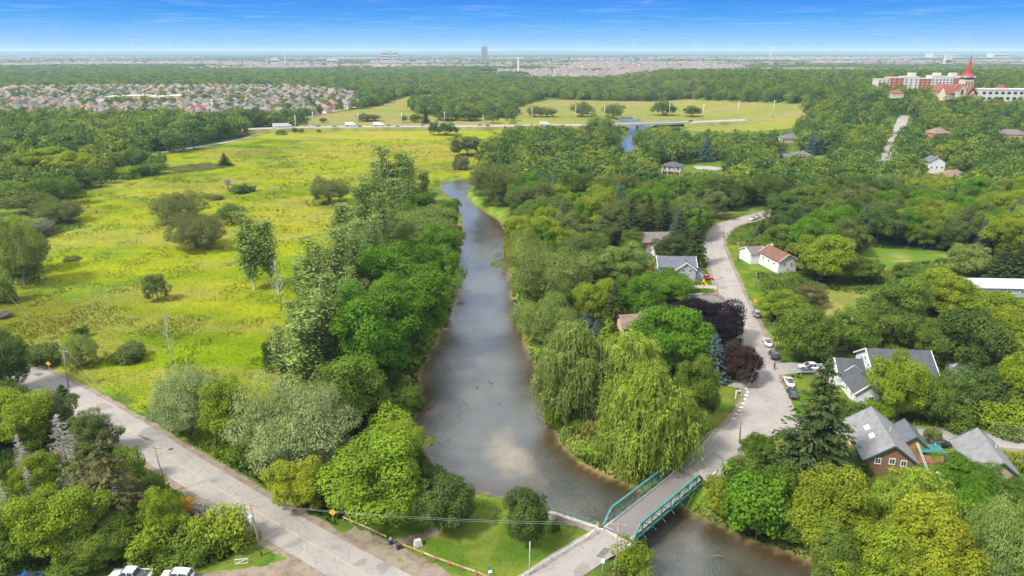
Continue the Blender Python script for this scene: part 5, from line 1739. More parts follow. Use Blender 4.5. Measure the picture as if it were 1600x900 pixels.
def pole(key, xb, yb, xt, yt, label, lamp=None, arms=True, transformer=False, r=0.15, lean=True, mat='wood_pole', h=None):
    base = G(xb, yb)
    lo, hi = 1.0, 40.0
    for _ in range(30):
        m = (lo + hi) / 2
        if proj(base + Vector((0, 0, m)))[1] > yt:
            lo = m
        else:
            hi = m
    h_ = h or lo
    tip = base + Vector((0, 0, h_))
    if lean:                                                # sideways lean read off the photograph
        xx, _, dep = proj(tip)
        dx = (xt - xx) * dep / FPX
        tip.x += max(-h_ * 0.09, min(h_ * 0.09, dx))
    d = tip - base
    e = empty('utility_pole', base, 0, label, 'pole')
    MB().tube([Vector((0, 0, -0.3)), d * 0.5, d], [r, r * 0.85, r * 0.68], 8).build('shaft', M[mat], e, True)
    if arms:
        MB().bar(d * 0.95 + Vector((-1.15, 0.3, 0)), d * 0.95 + Vector((1.15, -0.3, 0)), 0.12, 0.14).build('crossarm', M[mat], e)
        for k_ in (-1.0, 0, 1.0):
            MB().lathe([(0.06, 0), (0.09, 0.08), (0.05, 0.2)], d * 0.95 + Vector((k_, -0.26 * k_, 0.07)), 6).build('insulator', M['galv'], e)
    if transformer:
        MB().lathe([(0.28, -0.55), (0.3, -0.5), (0.3, 0.4), (0.2, 0.5)], d * 0.74 + Vector((-0.1, -0.45, 0)), 10).build('transformer', M['galv'], e)
    if lamp:
        s = Vector(lamp)
        pts = [d * 0.76, d * 0.8 + s * 0.35 + Vector((0, 0, 0.55)), d * 0.8 + s * 0.8 + Vector((0, 0, 0.85)), d * 0.8 + s + Vector((0, 0, 0.85))]
        a_ = MB().tube(pts, 0.045, 6).build('lamp_arm', M['galv'], e)
        q = pts[-1]
        MB().box((q.x + s.normalized().x * 0.3, q.y + s.normalized().y * 0.3, q.z - 0.05), (0.75, 0.34, 0.2), math.atan2(s.y, s.x), taper=0.75).build('lamp_head', M['dark_metal'], a_)
    POLE[key] = tip
    return e, d
pole('A', 262, 771, 240, 696, 'leaning wooden utility pole with a street lamp arm beside the road', (1.9, 0.6, 0))
pole('B', 409, 868, 390, 785, 'wooden utility pole with a transformer beside the grass corner', None, True, True)
pole('C', 107, 606, 101, 546, 'wooden utility pole at the meadow side of the road')
e, d = pole('D', 521, 802, 519, 748, 'wooden utility pole with two white notices behind the yellow sign', None, False)
for z_, s_ in ((0.5, 0.55), (0.32, 0.85)):
    slab(e, 'notice', (d.x * z_, -0.2, d.z * z_), (0.6, 0.04, s_), M['trim'])
pole('E', 962, 905, 966, 816, 'wooden pole with a street lamp at the near bridge corner', (-2.0, 0.5, 0))
pole('F', 827, 897, 828, 846, 'slim pale pole on the park lawn near the guard rail', None, False, False, 0.09, mat='galv')
pole('G', 1156, 692, 1158, 646, 'wooden utility pole at the road junction')
pole('H', 1214, 548, 1214, 504, 'wooden utility pole with a yellow sign by the parked cars')
pole('J', 1120, 470, 1121, 435, 'thin roadside pole by the teal parked car', None, True)
pole('K', 1331 - 200, 372, 1331 - 200, 346, 'thin pole at the road bend', None, True)
pole('L', 1154, 408, 1154, 378, 'pale pole in front of the white rust roofed house', None, True)
pole('M', 1181, 448, 1180, 425, 'pole by the white rust roofed house corner', None, False)
for x, yb, yt in [(831, 192, 168), (899, 193, 164), (944, 189, 165), (1045, 188, 158), (1098, 187, 163), (1152, 186, 158), (1207, 184, 156), (463, 205, 180), (490, 196, 175), (695, 194, 174), (755, 196, 180), (628, 195, 176), (560, 196, 177)]:
    e, d = pole('hw', x, yb, x, yt, 'tall pale utility pole along the far highway', None, True, False, 0.3, False, 'galv')
    e['group'] = 'highway utility poles'
def wire(a, c, sag, label, r=0.022):
    a, c = Vector(a), Vector(c)
    pts = [a.lerp(c, t / 12) - a - Vector((0, 0, sag * 4 * (t / 12) * (1 - t / 12))) for t in range(13)]
    o = MB().tube(pts, r, 4).build('power_line', M['wire'], None, loc=a)
    tag(o, label, 'cable', 'overhead power lines')
far_l = POLE['C'] + (POLE['C'] - POLE['A']) * 1.0
for k_ in (-1.0, 1.0):
    o_ = Vector((k_, -0.26 * k_, -0.2))
    wire(far_l + o_, POLE['C'] + o_, 0.7, 'overhead wires along the meadow road', 0.016)
    wire(POLE['C'] + o_, POLE['A'] + o_, 0.7, 'overhead wires along the meadow road', 0.016)
    wire(POLE['A'] + o_, POLE['B'] + o_, 0.5, 'overhead wires along the meadow road', 0.016)
    wire(POLE['B'] + o_, POLE['E'] + o_, 0.9, 'overhead wires across the park to the bridge', 0.016)
    wire(POLE['E'] + o_, POLE['G'] + o_, 0.9, 'overhead wires above the bridge', 0.016)
    wire(POLE['G'] + o_, POLE['H'] + o_, 0.8, 'overhead wires above the junction', 0.016)
def sign(x, y, label, rz=0.0, h=2.3, s=0.75, shape='diamond', mat='yellow_sign'):
    q = G(x, y)
    e = empty('road_sign', q, rz, label, 'sign')
    MB().box((0, 0, h / 2), (0.07, 0.07, h)).build('post', M['galv'], e)
    b = MB()
    r = s * 0.707 if shape == 'diamond' else s / 2
    if shape == 'diamond':
        pts = [(0, -r), (r, 0), (0, r), (-r, 0)]
    else:
        pts = [(-s / 2, -s * 0.7), (s / 2, -s * 0.7), (s / 2, s * 0.7), (-s / 2, s * 0.7)]
    f = [(u, -0.06, h - r + v) for u, v in pts]
    k_ = [(u, -0.04, h - r + v) for u, v in pts]
    b.poly(f)
    b.poly(k_[::-1])
    for i_ in range(4):
        j = (i_ + 1) % 4
        b.poly([f[j], f[i_], k_[i_], k_[j]])
    o = b.build('plate', M[mat], e)
    if mat == 'yellow_sign' and shape == 'diamond':
        MB().box((0, -0.065, h - r), (0.1, 0.01, 0.4)).build('symbol', M['dark_metal'], o)
    return e
sign(78, 578, 'yellow diamond warning sign by the meadow bushes', s=0.85)
sign(521, 814, 'yellow diamond warning sign at the foot of the pole with notices', s=0.85)
sign(1179, 478, 'yellow warning sign on the verge across from the purple maple', s=0.85)
sign(1214, 545, 'yellow warning sign on the pole beside parked cars', s=0.85)
sign(933, 828, 'narrow yellow hazard marker at the river wall end of the bridge', h=1.5, s=0.42, shape='rect')
sign(975, 851, 'narrow yellow hazard marker at the lamp pole end of the bridge', h=1.5, s=0.42, shape='rect')
sign(968, 884, 'narrow yellow hazard marker among the weeds by the wing wall', h=1.3, s=0.4, shape='rect')
sign(941, 893, 'small pale blue sign at the bridge approach', h=2.2, s=0.55, shape='rect', mat='lamp_white')
sign(1124, 466, 'yellow board on the verge by the teal car', h=1.0, s=0.7, shape='rect')
# painted patches on the asphalt
def patch(pts, mat, label, z=0.055):
    b = MB()
    q = [px(a, c) for a, c in pts]
    b.poly([(p.x, p.y, z) for p in q])
    o = b.build('road_patch', M[mat])
    tag(o, kind='structure')
patch([(52, 585), (63, 582), (69, 584), (60, 589)], 'tar', 'x')
patch([(214, 681), (219, 680), (243, 690), (240, 691)], 'tar', 'x')
patch([(931, 870), (944, 856), (955, 858), (942, 872)], 'tar', 'x')
# park furniture
def barrel(x, y, label, lid):
    e = empty('litter_bin', px(x, y), 0, label, 'bin')
    MB().lathe([(0.29, 0), (0.31, 0.05), (0.31, 0.28), (0.325, 0.3), (0.31, 0.32), (0.31, 0.58), (0.325, 0.6), (0.31, 0.62), (0.31, 0.88), (0.3, 0.9)], n=14).build('drum', M['bin_blue'], e)
    if lid:
        MB().lathe([(0.33, 0.9), (0.33, 1.0), (0.22, 1.22), (0.06, 1.3)], n=12).build('lid', M['car_grey'], e)
    else:
        MB().lathe([(0.33, 0.88), (0.33, 0.94), (0.26, 0.94)], n=14).build('rim', M['dark_metal'], e)
barrel(611, 850, 'dark blue litter barrel with a domed lid at the park entrance', True)
barrel(622.5, 858, 'open dark blue litter barrel at the rail end', False)
e = empty('stone_block', px(653, 852), 0.3, 'pale grey boulder block on the park lawn', 'rock')
MB().box((0, 0, 0.5), (1.35, 0.9, 1.06), 0.1, taper=0.72).build('block', M['rock'], e)
MB().box((0.1, 0.05, 1.06), (0.7, 0.5, 0.1), 0.5, taper=0.6).build('cap', M['rock'], e)
e = empty('garden_chair', px(766, 897), 0.4, 'pale teal folding chair on the park lawn', 'chair')
MB().box((0, 0, 0.42), (0.5, 0.48, 0.04)).build('seat', M['lamp_white'], e)
MB().bar((0, 0.25, 0.42), (0, 0.42, 0.95), 0.5, 0.04).build('backrest', M['teal'], e)
for s_ in (-1, 1):
    MB().bar((s_ * 0.23, -0.25, 0), (s_ * 0.23, 0.2, 0.42), 0.035).build('leg', M['galv'], e)
    MB().bar((s_ * 0.23, 0.25, 0), (s_ * 0.23, -0.2, 0.42), 0.035).build('leg', M['galv'], e)
e = empty('timber_gate', px(378, 881), 0.12, 'pale timber gate frame with a diagonal brace in the grass', 'gate')
for a_, c_ in (((-0.9, 0, 0.1), (0.9, 0, 0.1)), ((-0.9, 0, 0.85), (0.9, 0, 0.85)), ((-0.9, 0, 0), (-0.9, 0, 0.9)), ((0.9, 0, 0), (0.9, 0, 0.9)), ((-0.9, 0.02, 0.1), (0.9, 0.02, 0.85))):
    MB().bar(a_, c_, 0.08, 0.1).build('beam', M['rock'], e)
e = empty('mailbox_post', px(1149, 623), 0, 'white post with a hanging box on the roadside lawn', 'post')
slab(e, 'post', (0, 0, 0.9), (0.2, 0.2, 2.2), M['trim'])
slab(e, 'arm', (0.55, 0, 1.9), (0.95, 0.14, 0.14), M['trim'])
slab(e, 'hanging_box', (0.75, 0, 1.5), (0.45, 0.25, 0.45), M['dark_metal'])
for i_, (x, y) in enumerate([(1166, 608), (1168, 613), (1166, 618), (1164, 624), (1161, 631), (1158, 637), (1155, 642), (1151, 648), (1146, 655)]):
    o = MB().lathe([(0.3, -0.1), (0.36, 0.12), (0.2, 0.3)], n=7).build('edge_stone', M['rock'], None, loc=px(x, y))
    o.scale = (1 + 0.2 * (i_ % 3), 1, 0.8)
    tag(o, 'whitish stone edging the roadside lawn at the junction', 'stone', 'edging stones along the junction lawn')
# the log house yard
e = empty('lean_to_shelter', (77.4, 109.8, 0), -0.1, 'teal sheet roofed lean to shelter in the log house yard', 'shelter')
slab(e, 'roof', (0, 0, 2.45), (4.6, 3.0, 0.12), M['teal_tarp'])
for x_ in (-2.1, 2.1):
    for y_ in (-1.3, 1.3):
        slab(e, 'post', (x_, y_, 1.2), (0.14, 0.14, 2.4), M['wood_pole'])
slab(e, 'back_wall', (0, -1.35, 0.9), (4.2, 0.1, 1.6), M['brick'])
e = empty('ladder', (74.7, 107.4, 0), 0.5, 'pale aluminium ladder leaning on the log house roof', 'ladder')
for s_ in (-0.22, 0.22):
    MB().bar((s_, -1.6, 0), (s_, 1.4, 4.4), 0.07).build('stile', M['trim'], e)
for i_ in range(1, 13):
    t_ = i_ / 13
    MB().bar((-0.22, -1.6 + 3 * t_, 4.4 * t_), (0.22, -1.6 + 3 * t_, 4.4 * t_), 0.05).build('rung', M['trim'], e)
e = empty('timber_stack', (81.0, 110.2, 0), 0.05, 'stack of weathered boards beside the teal shelter', 'timber')
for i_ in range(5):
    for j in range(4):
        slab(e, 'board', (0.03 * i_, -0.6 + j * 0.4, 0.12 + i_ * 0.22), (3.0, 0.36, 0.2), M['wood_grey'])
rj = random.Random(4)
for i_ in range(14):
    x_, y_ = rj.uniform(75.6, 80.8), rj.uniform(103.2, 107.4)
    m_ = rj.choice(['trim', 'wood_grey', 'rust', 'car_blue', 'galv', 'brick', 'teal_tarp'])
    o = empty('crate', (x_, y_, 0), rj.uniform(0, 3), 'box like clutter lying in the log house yard', 'crate', 'clutter in the log house yard')
    w_, h_ = rj.uniform(0.5, 1.1), rj.uniform(0.3, 0.7)
    slab(o, 'side_panel', (0, 0, h_ / 2), (w_, w_ * 0.7, h_), M[m_])
    slab(o, 'lid', (0.05, 0, h_ + 0.03), (w_ * 1.05, w_ * 0.76, 0.06), M[rj.choice(['trim', 'wood_grey', 'galv'])])
e = empty('timber_deck', G(1487, 818), 0.5, 'broken weathered timber deck lying in the yard below the willow', 'deck')
for i_ in range(9):
    MB().box((0, -1.6 + i_ * 0.4, 0.35 + 0.02 * (i_ % 3)), (3.0 + 0.3 * (i_ % 2), 0.34, 0.06), 0.03 * ((i_ % 3) - 1)).build('plank', M['wood_grey'], e)
e = empty('wooden_fence', (47, 226, 0), 0.05, 'red brown board fence beside the gabled house', 'fence')
for i_ in range(16):
    slab(e, 'board', (-3.6 + i_ * 0.5, 0, 0.9), (0.46, 0.06, 1.8 + 0.05 * (i_ % 2)), M['red_paint'])
slab(e, 'rail', (0, 0.06, 1.3), (8, 0.06, 0.12), M['red_paint'])
e = empty('play_set', px(1099, 446), 0, 'orange garden play frame beside the red car', 'play frame')
for s_ in (-0.8, 0.8):
    MB().bar((s_, -0.8, 0), (0, 0, 2.2), 0.12).build('leg', M['yellow_sign'], e)
    MB().bar((s_, 0.8, 0), (0, 0, 2.2), 0.12).build('leg', M['yellow_sign'], e)
MB().bar((0, 0, 1.2), (1.4, -0.8, 0.2), 0.5, 0.08).build('slide', M['yellow_sign'], e)
# the driftwood snag in the water
e = empty('driftwood', px(713, 474, WATER + 0.1), 0.2, 'dark driftwood spur at the water edge below the maples', 'driftwood')
MB().tube([(0, 0, -0.2), (1.2, 0.1, 0.25), (2.6, -0.2, 0.3)], [0.25, 0.2, 0.08], 6).build('log', M['wood_pole'], e)
MB().tube([(1.2, 0.1, 0.2), (1.9, 0.9, 0.6)], [0.12, 0.03], 5).build('branch', M['wood_pole'], e)
MB().tube([(0.6, 0, 0.1), (1.2, -0.9, 0.5)], [0.1, 0.03], 5).build('branch', M['wood_pole'], e)
e = empty('driftwood', px(1110, 868, WATER + 0.05), -0.4, 'dead branch lying in the shallow river below the bridge', 'driftwood')
MB().tube([(0, 0, -0.1), (1.2, 0.4, 0.12), (2.2, 0.3, 0.1)], [0.1, 0.08, 0.03], 6).build('log', M['bark'], e)
MB().tube([(1.2, 0.4, 0.1), (1.7, 1.0, 0.25)], [0.05, 0.02], 5).build('branch', M['bark'], e)
# ------------------------------------------------------------------ vehicles
def loft(sections, mats, name, parent, smooth_=True):
    """sections: list of (x, [(y,z)...] half profile from bottom centre up to top centre)"""
    b = MB()
    n = len(sections[0][1])
    rings = []
    for x, pr in sections:
        ring = [(x, y, z) for y, z in pr] + [(x, -y, z) for y, z in pr[::-1]]
        rings.append(len(b.v))
        b.v += ring
    m = 2 * n
    for a, c in zip(rings[:-1], rings[1:]):
        for k_ in range(m):
            k2 = (k_ + 1) % m
            b.f.append((a + k_, a + k2, c + k2, c + k_))
            b.m.append(0)
    b.f.append(tuple(rings[0] + k_ for k_ in range(m))[::-1])
    b.f.append(tuple(rings[-1] + k_ for k_ in range(m)))
    b.m += [0, 0]
    return b.build(name, mats, parent, smooth_)
def body_sec(x, hw, zlo, zhi, crown=0.05):
    return (x, [(0.0, zlo), (hw * 0.86, zlo), (hw * 0.98, zlo + (zhi - zlo) * 0.3), (hw, zlo + (zhi - zlo) * 0.6), (hw * 0.94, zhi - 0.04), (hw * 0.6, zhi + crown * 0.7), (0.0, zhi + crown)])
def cab_sec(x, hw0, hw1, z0, z1):
    return (x, [(0.0, z0), (hw0, z0), (hw0 * 0.5 + hw1 * 0.5, (z0 + z1) / 2), (hw1, z1 - 0.06), (hw1 * 0.7, z1), (0.0, z1 + 0.02)])
def vehicle(pos, rz, kind, mat, label, name=None, group=None, parts=True, bed=None):
    e = empty(name or ('pickup_truck' if kind == 'pickup' else 'parked_car'), pos, rz, label, 'truck' if kind == 'pickup' else 'car', group)
    if kind == 'sedan':
        L, Wd, hb, z1 = 4.6, 1.82, 0.92, 1.42
        secs = [(-2.3, .74, .35, .78), (-2.2, .84, .3, .9), (-1.4, .9, .26, .95), (0, .91, .25, .93), (1.2, .9, .26, .88), (1.95, .86, .28, .78), (2.25, .74, .32, .66), (2.3, .62, .36, .58)]
        cab = [(-1.75, .72, .6, .92, .96), (-1.05, .78, .62, .93, 1.40), (-.2, .8, .63, .92, 1.44), (.45, .79, .6, .91, 1.38), (1.2, .74, .6, .88, .92)]
        roof = (-1.0, .42)
        wb = (-1.38, 1.42)
    elif kind == 'suv':
        L, Wd, z1 = 4.6, 1.88, 1.7
        secs = [(-2.3, .78, .4, .95), (-2.2, .88, .34, 1.04), (-1.4, .93, .3, 1.06), (0, .94, .3, 1.05), (1.0, .93, .3, 1.03), (1.9, .9, .32, .97), (2.22, .8, .36, .84), (2.3, .7, .4, .7)]
        cab = [(-2.2, .74, .64, 1.03, 1.08), (-1.9, .8, .68, 1.04, 1.62), (-.6, .83, .7, 1.04, 1.7), (.4, .82, .68, 1.03, 1.64), (1.2, .76, .66, 1.0, 1.04)]
        roof = (-1.9, .42)
        wb = (-1.36, 1.4)
    else:
        L, Wd, z1 = 5.8, 2.0, 1.88
        secs = [(-2.9, .9, .5, 1.12), (-2.8, .97, .46, 1.14), (-1.5, .99, .42, 1.14), (0, 1.0, .42, 1.14), (1.4, .99, .42, 1.16), (2.4, .97, .44, 1.14), (2.82, .9, .46, 1.05), (2.9, .82, .5, .9)]
        cab = [(-.95, .84, .74, 1.13, 1.17), (-.8, .88, .74, 1.13, 1.8), (0, .9, .76, 1.13, 1.9), (.75, .88, .74, 1.14, 1.84), (1.55, .84, .72, 1.14, 1.18)]
        roof = (-.8, .75)
        wb = (-1.75, 1.85)
    loft([body_sec(*s) for s in secs], mat, 'body', e)
    loft([cab_sec(*s) for s in cab], M['glass'], 'windows', e)
    rp = [s for s in cab if roof[0] - 0.01 <= s[0] <= roof[1] + 0.06]
    b = MB()                                               # painted roof panel
    for a, c in zip(rp[:-1], rp[1:]):
        b.poly([(a[0], -a[2] * 0.96, a[4] + .0), (c[0], -c[2] * .96, c[4] + .0), (c[0], -c[2] * .6, c[4] + .035), (a[0], -a[2] * .6, a[4] + .035)])
        b.poly([(a[0], -a[2] * 0.6, a[4] + .035), (c[0], -c[2] * .6, c[4] + .035), (c[0], c[2] * .6, c[4] + .035), (a[0], a[2] * .6, a[4] + .035)])
        b.poly([(a[0], a[2] * 0.6, a[4] + .035), (c[0], c[2] * .6, c[4] + .035), (c[0], c[2] * .96, c[4] + .0), (a[0], a[2] * .96, a[4] + .0)])
    ro = b.build('roof_panel', mat, e)
    for s_ in (-1, 1):                                      # pillars
        b = MB()
        for i_ in (0, len(cab) // 2, len(cab) - 1):
            s0 = cab[i_]
            j = {0: 1, len(cab) - 1: len(cab) - 2}.get(i_, i_)
            s1 = cab[j]
            b.bar((s0[0], s_ * (s0[1] + .01), s0[3]), (s1[0], s_ * (s1[2] + .03), s1[4] - .02), 0.07)
        b.build('pillar', mat, e)
    if kind == 'pickup':
        MB().box((-1.85, 0, 1.185), (1.85, 1.66, 0.06)).build('bed_cover', bed or M['dark_metal'], e)
        for s_ in (-1, 1):
            MB().box((-1.85, s_ * .9, 1.2), (1.95, 0.12, 0.1)).build('bed_rail', mat, e)
    if parts:
        for wx in wb:
            for s_ in (-1, 1):
                r_ = 0.34 if kind != 'pickup' else 0.4
                hwid = max(s[1] for s in secs)
                b = MB()
                pr = [(r_ * 0.6, -.11), (r_ * .94, -.11), (r_, -.07), (r_, .07), (r_ * .94, .11), (r_ * .6, .11)]
                b.lathe(pr, n=14)
                b.v = [(wx + x_, s_ * (hwid - 0.08) + z_, r_ + y_) for x_, y_, z_ in b.v]
                w_ = b.build('wheel', M['tyre'], e)
                b = MB()
                b.lathe([(r_ * .58, -.115), (r_ * .2, -.125), (r_ * .2, .125), (r_ * .58, .115)], n=10)
                b.v = [(wx + x_, s_ * (hwid - 0.08) + z_, r_ + y_) for x_, y_, z_ in b.v]
                b.build('rim', M['rim'], w_)
        x1, x0 = secs[-1][0], secs[0][0]
        for s_ in (-1, 1):
            MB().box((x1 - .1, s_ * secs[-2][1] * 0.74, secs[-2][3] - .06), (0.2, 0.36, 0.14)).build('headlight', M['lamp_white'], e)
            MB().box((x0 + .04, s_ * secs[0][1] * 0.86, secs[0][3] - .08), (0.14, 0.22, 0.2)).build('tail_light', M['lamp_red'], e)
            MB().box((cab[-1][0] - .12, s_ * (secs[3][1] + .1), cab[-1][3] + .1), (0.14, 0.2, 0.14)).build('mirror', mat, e)
    return e
def vp(x, y, z=0.0):
    q = px(x, y)
    return (q.x, q.y, 0.04)
def bear(p0, p1):
    a, b_ = px(*p0), px(*p1)
    return math.atan2(b_.y - a.y, b_.x - a.x)
vehicle(vp(206, 906), math.radians(176), 'pickup', M['car_white'], 'white pickup truck with a black bed cover parked by the bushes')
vehicle(vp(278, 906), math.radians(176), 'suv', M['car_white'], 'white car with a dark sunroof parked beside the white pickup')
MBs = MB().box((0, 0, 0), (0.01, 0.01, 0.01))
vehicle(vp(42, 910), math.radians(178), 'sedan', M['car_blue'], 'dark blue car with only its roof showing behind the bushes')
rd_dir = bear((1245, 622), (1228, 588))
vehicle(vp(1232.5, 600), rd_dir, 'sedan', M['car_white'], 'white sedan parked at the kerb in front of the dark sedan')
vehicle(vp(1237.5, 618), rd_dir, 'sedan', M['car_dark'], 'dark blue sedan parked at the kerb behind the white sedan')
vehicle(vp(1267, 578), math.radians(178), 'pickup', M['car_white'], 'white pickup truck on the driveway of the white house', bed=M['car_grey'])
vehicle(vp(1258, 583), math.radians(182), 'sedan', M['car_grey'], 'grey blue sedan on the driveway beside the white pickup')
rd2 = bear((1215, 565), (1196, 525))
vehicle(vp(1208.5, 558), rd2, 'suv', M['car_black'], 'black hatchback parked on the roadside behind the white one')
vehicle(vp(1199, 538), rd2, 'sedan', M['car_white'], 'white hatchback parked on the roadside ahead of the black one')
vehicle(vp(1181, 493), bear((1185, 505), (1172, 475)), 'suv', M['car_grey'], 'dark grey car parked on the verge beside the yellow tree')
vehicle(vp(1183, 341), bear((1170, 344), (1195, 337)), 'sedan', M['car_white'], 'white car at the road bend beside the conifers')
vehicle(vp(1177, 343.5), bear((1170, 344), (1195, 337)), 'sedan', M['car_white'], 'pale car following at the road bend')
vehicle(vp(1103, 437), math.radians(2), 'suv', M['car_red'], 'red car parked beside the gabled house')
vehicle(vp(1106, 466), math.radians(0), 'sedan', M['car_teal'], 'dark teal car parked on the paved pad')
vehicle(vp(1467, 698), math.radians(10), 'sedan', M['car_black'], 'black car parked in the log house yard')
vehicle((q := G(1594, 497))[:3], math.radians(30), 'sedan', M['car_blue'], 'blue car beside the long low pale building')
vehicle((G(1280, 262))[:3], math.radians(70), 'suv', M['car_black'], 'dark car beside the bungalow on the slope')
# highway traffic
def on_hw(x, lane):
    best = min(range(len(HP) - 1), key=lambda i_: abs(proj(Vector((HP[i_].x, HP[i_].y, HWZ)))[0] - x))
    a, c = HP[best], HP[min(best + 1, len(HP) - 1)]
    t_ = (c - a).normalized()
    xa, xb = proj(Vector((a.x, a.y, HWZ)))[0], proj(Vector((c.x, c.y, HWZ)))[0]
    f_ = (x - xa) / (xb - xa + 1e-6)
    p_ = a.lerp(c, f_) + Vector((-t_.y, t_.x, 0)) * lane
    return (p_.x, p_.y, HWZ + 0.07), math.atan2(t_.y, t_.x)
for x, lane, kd, mt in [(497, 3, 'sedan', 'car_dark'), (524, -3, 'sedan', 'car_grey'), (563, -3, 'sedan', 'car_dark'), (606, 3, 'sedan', 'car_black'), (622, -3, 'sedan', 'car_grey'), (483, 3, 'suv', 'car_white'),
                        (750, 3, 'sedan', 'car_dark'), (762, -3, 'sedan', 'car_black'), (660, 3, 'suv', 'car_grey'), (428, -3, 'sedan', 'car_white'), (1082, 3, 'suv', 'car_black')]:
    p_, r_ = on_hw(x, lane)
    vehicle(p_, r_, kd, M[mt], 'car driving on the far highway', 'highway_car', 'cars on the far highway')
def box_truck(x, lane, L_, label, cab=True, hgt=3.6):
    p_, r_ = on_hw(x, lane)
    e = empty('lorry', p_, r_, label, 'truck')
    slab(e, 'cargo_box', (-0.6, 0, 1.0 + hgt / 2 - .3), (L_, 2.5, hgt - .6), M['car_white'])
    loft([body_sec(L_ / 2 - .3, 1.15, .5, 2.5), body_sec(L_ / 2 + 1.2, 1.15, .5, 2.4), body_sec(L_ / 2 + 1.7, 1.05, .5, 1.5)], M['car_white'], 'cab', e)
    slab(e, 'windscreen', (L_ / 2 + 1.45, 0, 1.95), (0.2, 2.0, 0.7), M['glass'])
    slab(e, 'chassis', (0, 0, .75), (L_ + 1, 1.0, .3), M['dark_metal'])
    for wx in (-L_ / 2 + .8, -L_ / 2 + 2, L_ / 2 + .6):
        for s_ in (-1, 1):
            b = MB().lathe([(0.5, -.15), (0.5, .15)], n=10)
            b.v = [(wx + x_, s_ * 1.1 + z_, .5 + y_) for x_, y_, z_ in b.v]
            b.build('wheel', M['tyre'], e)
box_truck(546, 3, 8, 'white lorry on the far highway, the one on the side of the housing estate')
box_truck(590, 3, 8, 'white lorry on the far highway beside the round olive bush')
box_truck(440, 3, 15, 'long white trailer lorry at the highway junction')
box_truck(849, -3, 7, 'white van like lorry near the highway bridge')
# cyclist
p_ = px(1209.5, 577)
cyr = bear((1212, 590), (1205, 560))
e = empty('bicycle', (p_.x, p_.y, 0.045), cyr, 'bicycle ridden along the road past the parked cars', 'bicycle')
for wx in (-0.52, 0.52):
    b = MB()
    pts = [(wx + 0.33 * math.cos(a_), 0, 0.34 + 0.33 * math.sin(a_)) for a_ in np.linspace(0, 2 * math.pi, 17)]
    b.tube(pts, 0.022, 5, cap=False)
    for a_ in np.linspace(0, math.pi, 5)[:-1]:
        b.bar((wx - .32 * math.cos(a_), 0, .34 - .32 * math.sin(a_)), (wx + .32 * math.cos(a_), 0, .34 + .32 * math.sin(a_)), 0.008)
    b.build('wheel', M['tyre'], e)
b = MB()
for a_, c_ in (((-.52, 0, .34), (-.1, 0, .32)), ((-.1, 0, .32), (-.2, 0, .82)), ((-.52, 0, .34), (-.18, 0, .72)), ((-.1, 0, .32), (.38, 0, .72)), ((-.18, 0, .74), (.36, 0, .82)), ((.34, 0, .92), (.52, 0, .34))):
    b.tube([a_, c_], 0.02, 5)
b.build('frame', M['teal'], e)
MB().box((-.22, 0, .86), (.26, .14, .06)).build('saddle', M['tyre'], e)
MB().tube([(.42, -.24, .98), (.36, 0, .98), (.42, .24, .98)], 0.016, 5).build('handlebar', M['dark_metal'], e)
def figure(name, joints, edges, rad, mats, loc, rz, label):
    me_ = bpy.data.meshes.new(name)
    me_.from_pydata(joints, edges, [])
    o = bpy.data.objects.new(name, me_)
    o.location, o.rotation_euler = loc, (0, 0, rz)
    link(o)
    sm = o.modifiers.new('skin', 'SKIN')
    for v_, r_ in zip(me_.skin_vertices[0].data if me_.skin_vertices else [], rad):
        v_.radius = (r_, r_)
    o.modifiers.new('sub', 'SUBSURF').levels = 1
    o.modifiers['sub'].render_levels = 2
    return o
def skin_person(loc, rz, label):
    J = [(-.2, 0, .95), (-.1, 0, 1.15), (.06, 0, 1.38), (.12, 0, 1.5), (.16, 0, 1.62), (.18, 0, 1.74),
         (.05, .18, 1.4), (.2, .24, 1.18), (.4, .22, 1.0), (.05, -.18, 1.4), (.2, -.24, 1.18), (.4, -.22, 1.0),
         (-.18, .1, .92), (.14, .12, .72), (-.02, .1, .36), (.14, .1, .3), (-.18, -.1, .92), (.1, -.12, .6), (-.1, -.1, .2), (.06, -.1, .16)]
    Ed = [(0, 1), (1, 2), (2, 3), (3, 4), (4, 5), (2, 6), (6, 7), (7, 8), (2, 9), (9, 10), (10, 11), (0, 12), (12, 13), (13, 14), (14, 15), (0, 16), (16, 17), (17, 18), (18, 19)]
    Rr = [.15, .15, .16, .065, .1, .095, .075, .055, .04, .075, .055, .04, .1, .075, .05, .045, .1, .075, .05, .045]
    bm_me = bpy.data.meshes.new('person')
    bm_me.from_pydata(J, Ed, [])
    o = bpy.data.objects.new('person', bm_me)
    o.location, o.rotation_euler = loc, (0, 0, rz)
    link(o)
    o.modifiers.new('skin', 'SKIN')
    if not bm_me.skin_vertices:
        bpy.context.view_layer.objects.active = o
        import bmesh
        bm = bmesh.new()
        bm.from_mesh(bm_me)
        bm.verts.layers.skin.verify()
        bm.to_mesh(bm_me)
        bm.free()
    for v_, r_ in zip(bm_me.skin_vertices[0].data, Rr):
        v_.radius = (r_, r_)
    bm_me.skin_vertices[0].data[0].use_root = True
    m = o.modifiers.new('sub', 'SUBSURF')
    m.levels = m.render_levels = 2
    bm_me.materials.append(plain('dark_clothing', (0.02, 0.035, 0.04), 0.8))
    tag(o, label, 'person')
    MB().lathe([(0.13, 0), (0.14, .06), (0.1, .14), (0.03, .17)], (.17, 0, 1.72), 10).build('helmet', M['dark_metal'], o)
    MB().box((-.12, 0, 1.28), (.16, .3, .36), taper=0.8).build('backpack', M['teal'], o)
skin_person((p_.x, p_.y, 0.045), cyr, 'person in dark clothes riding a bicycle along the road')
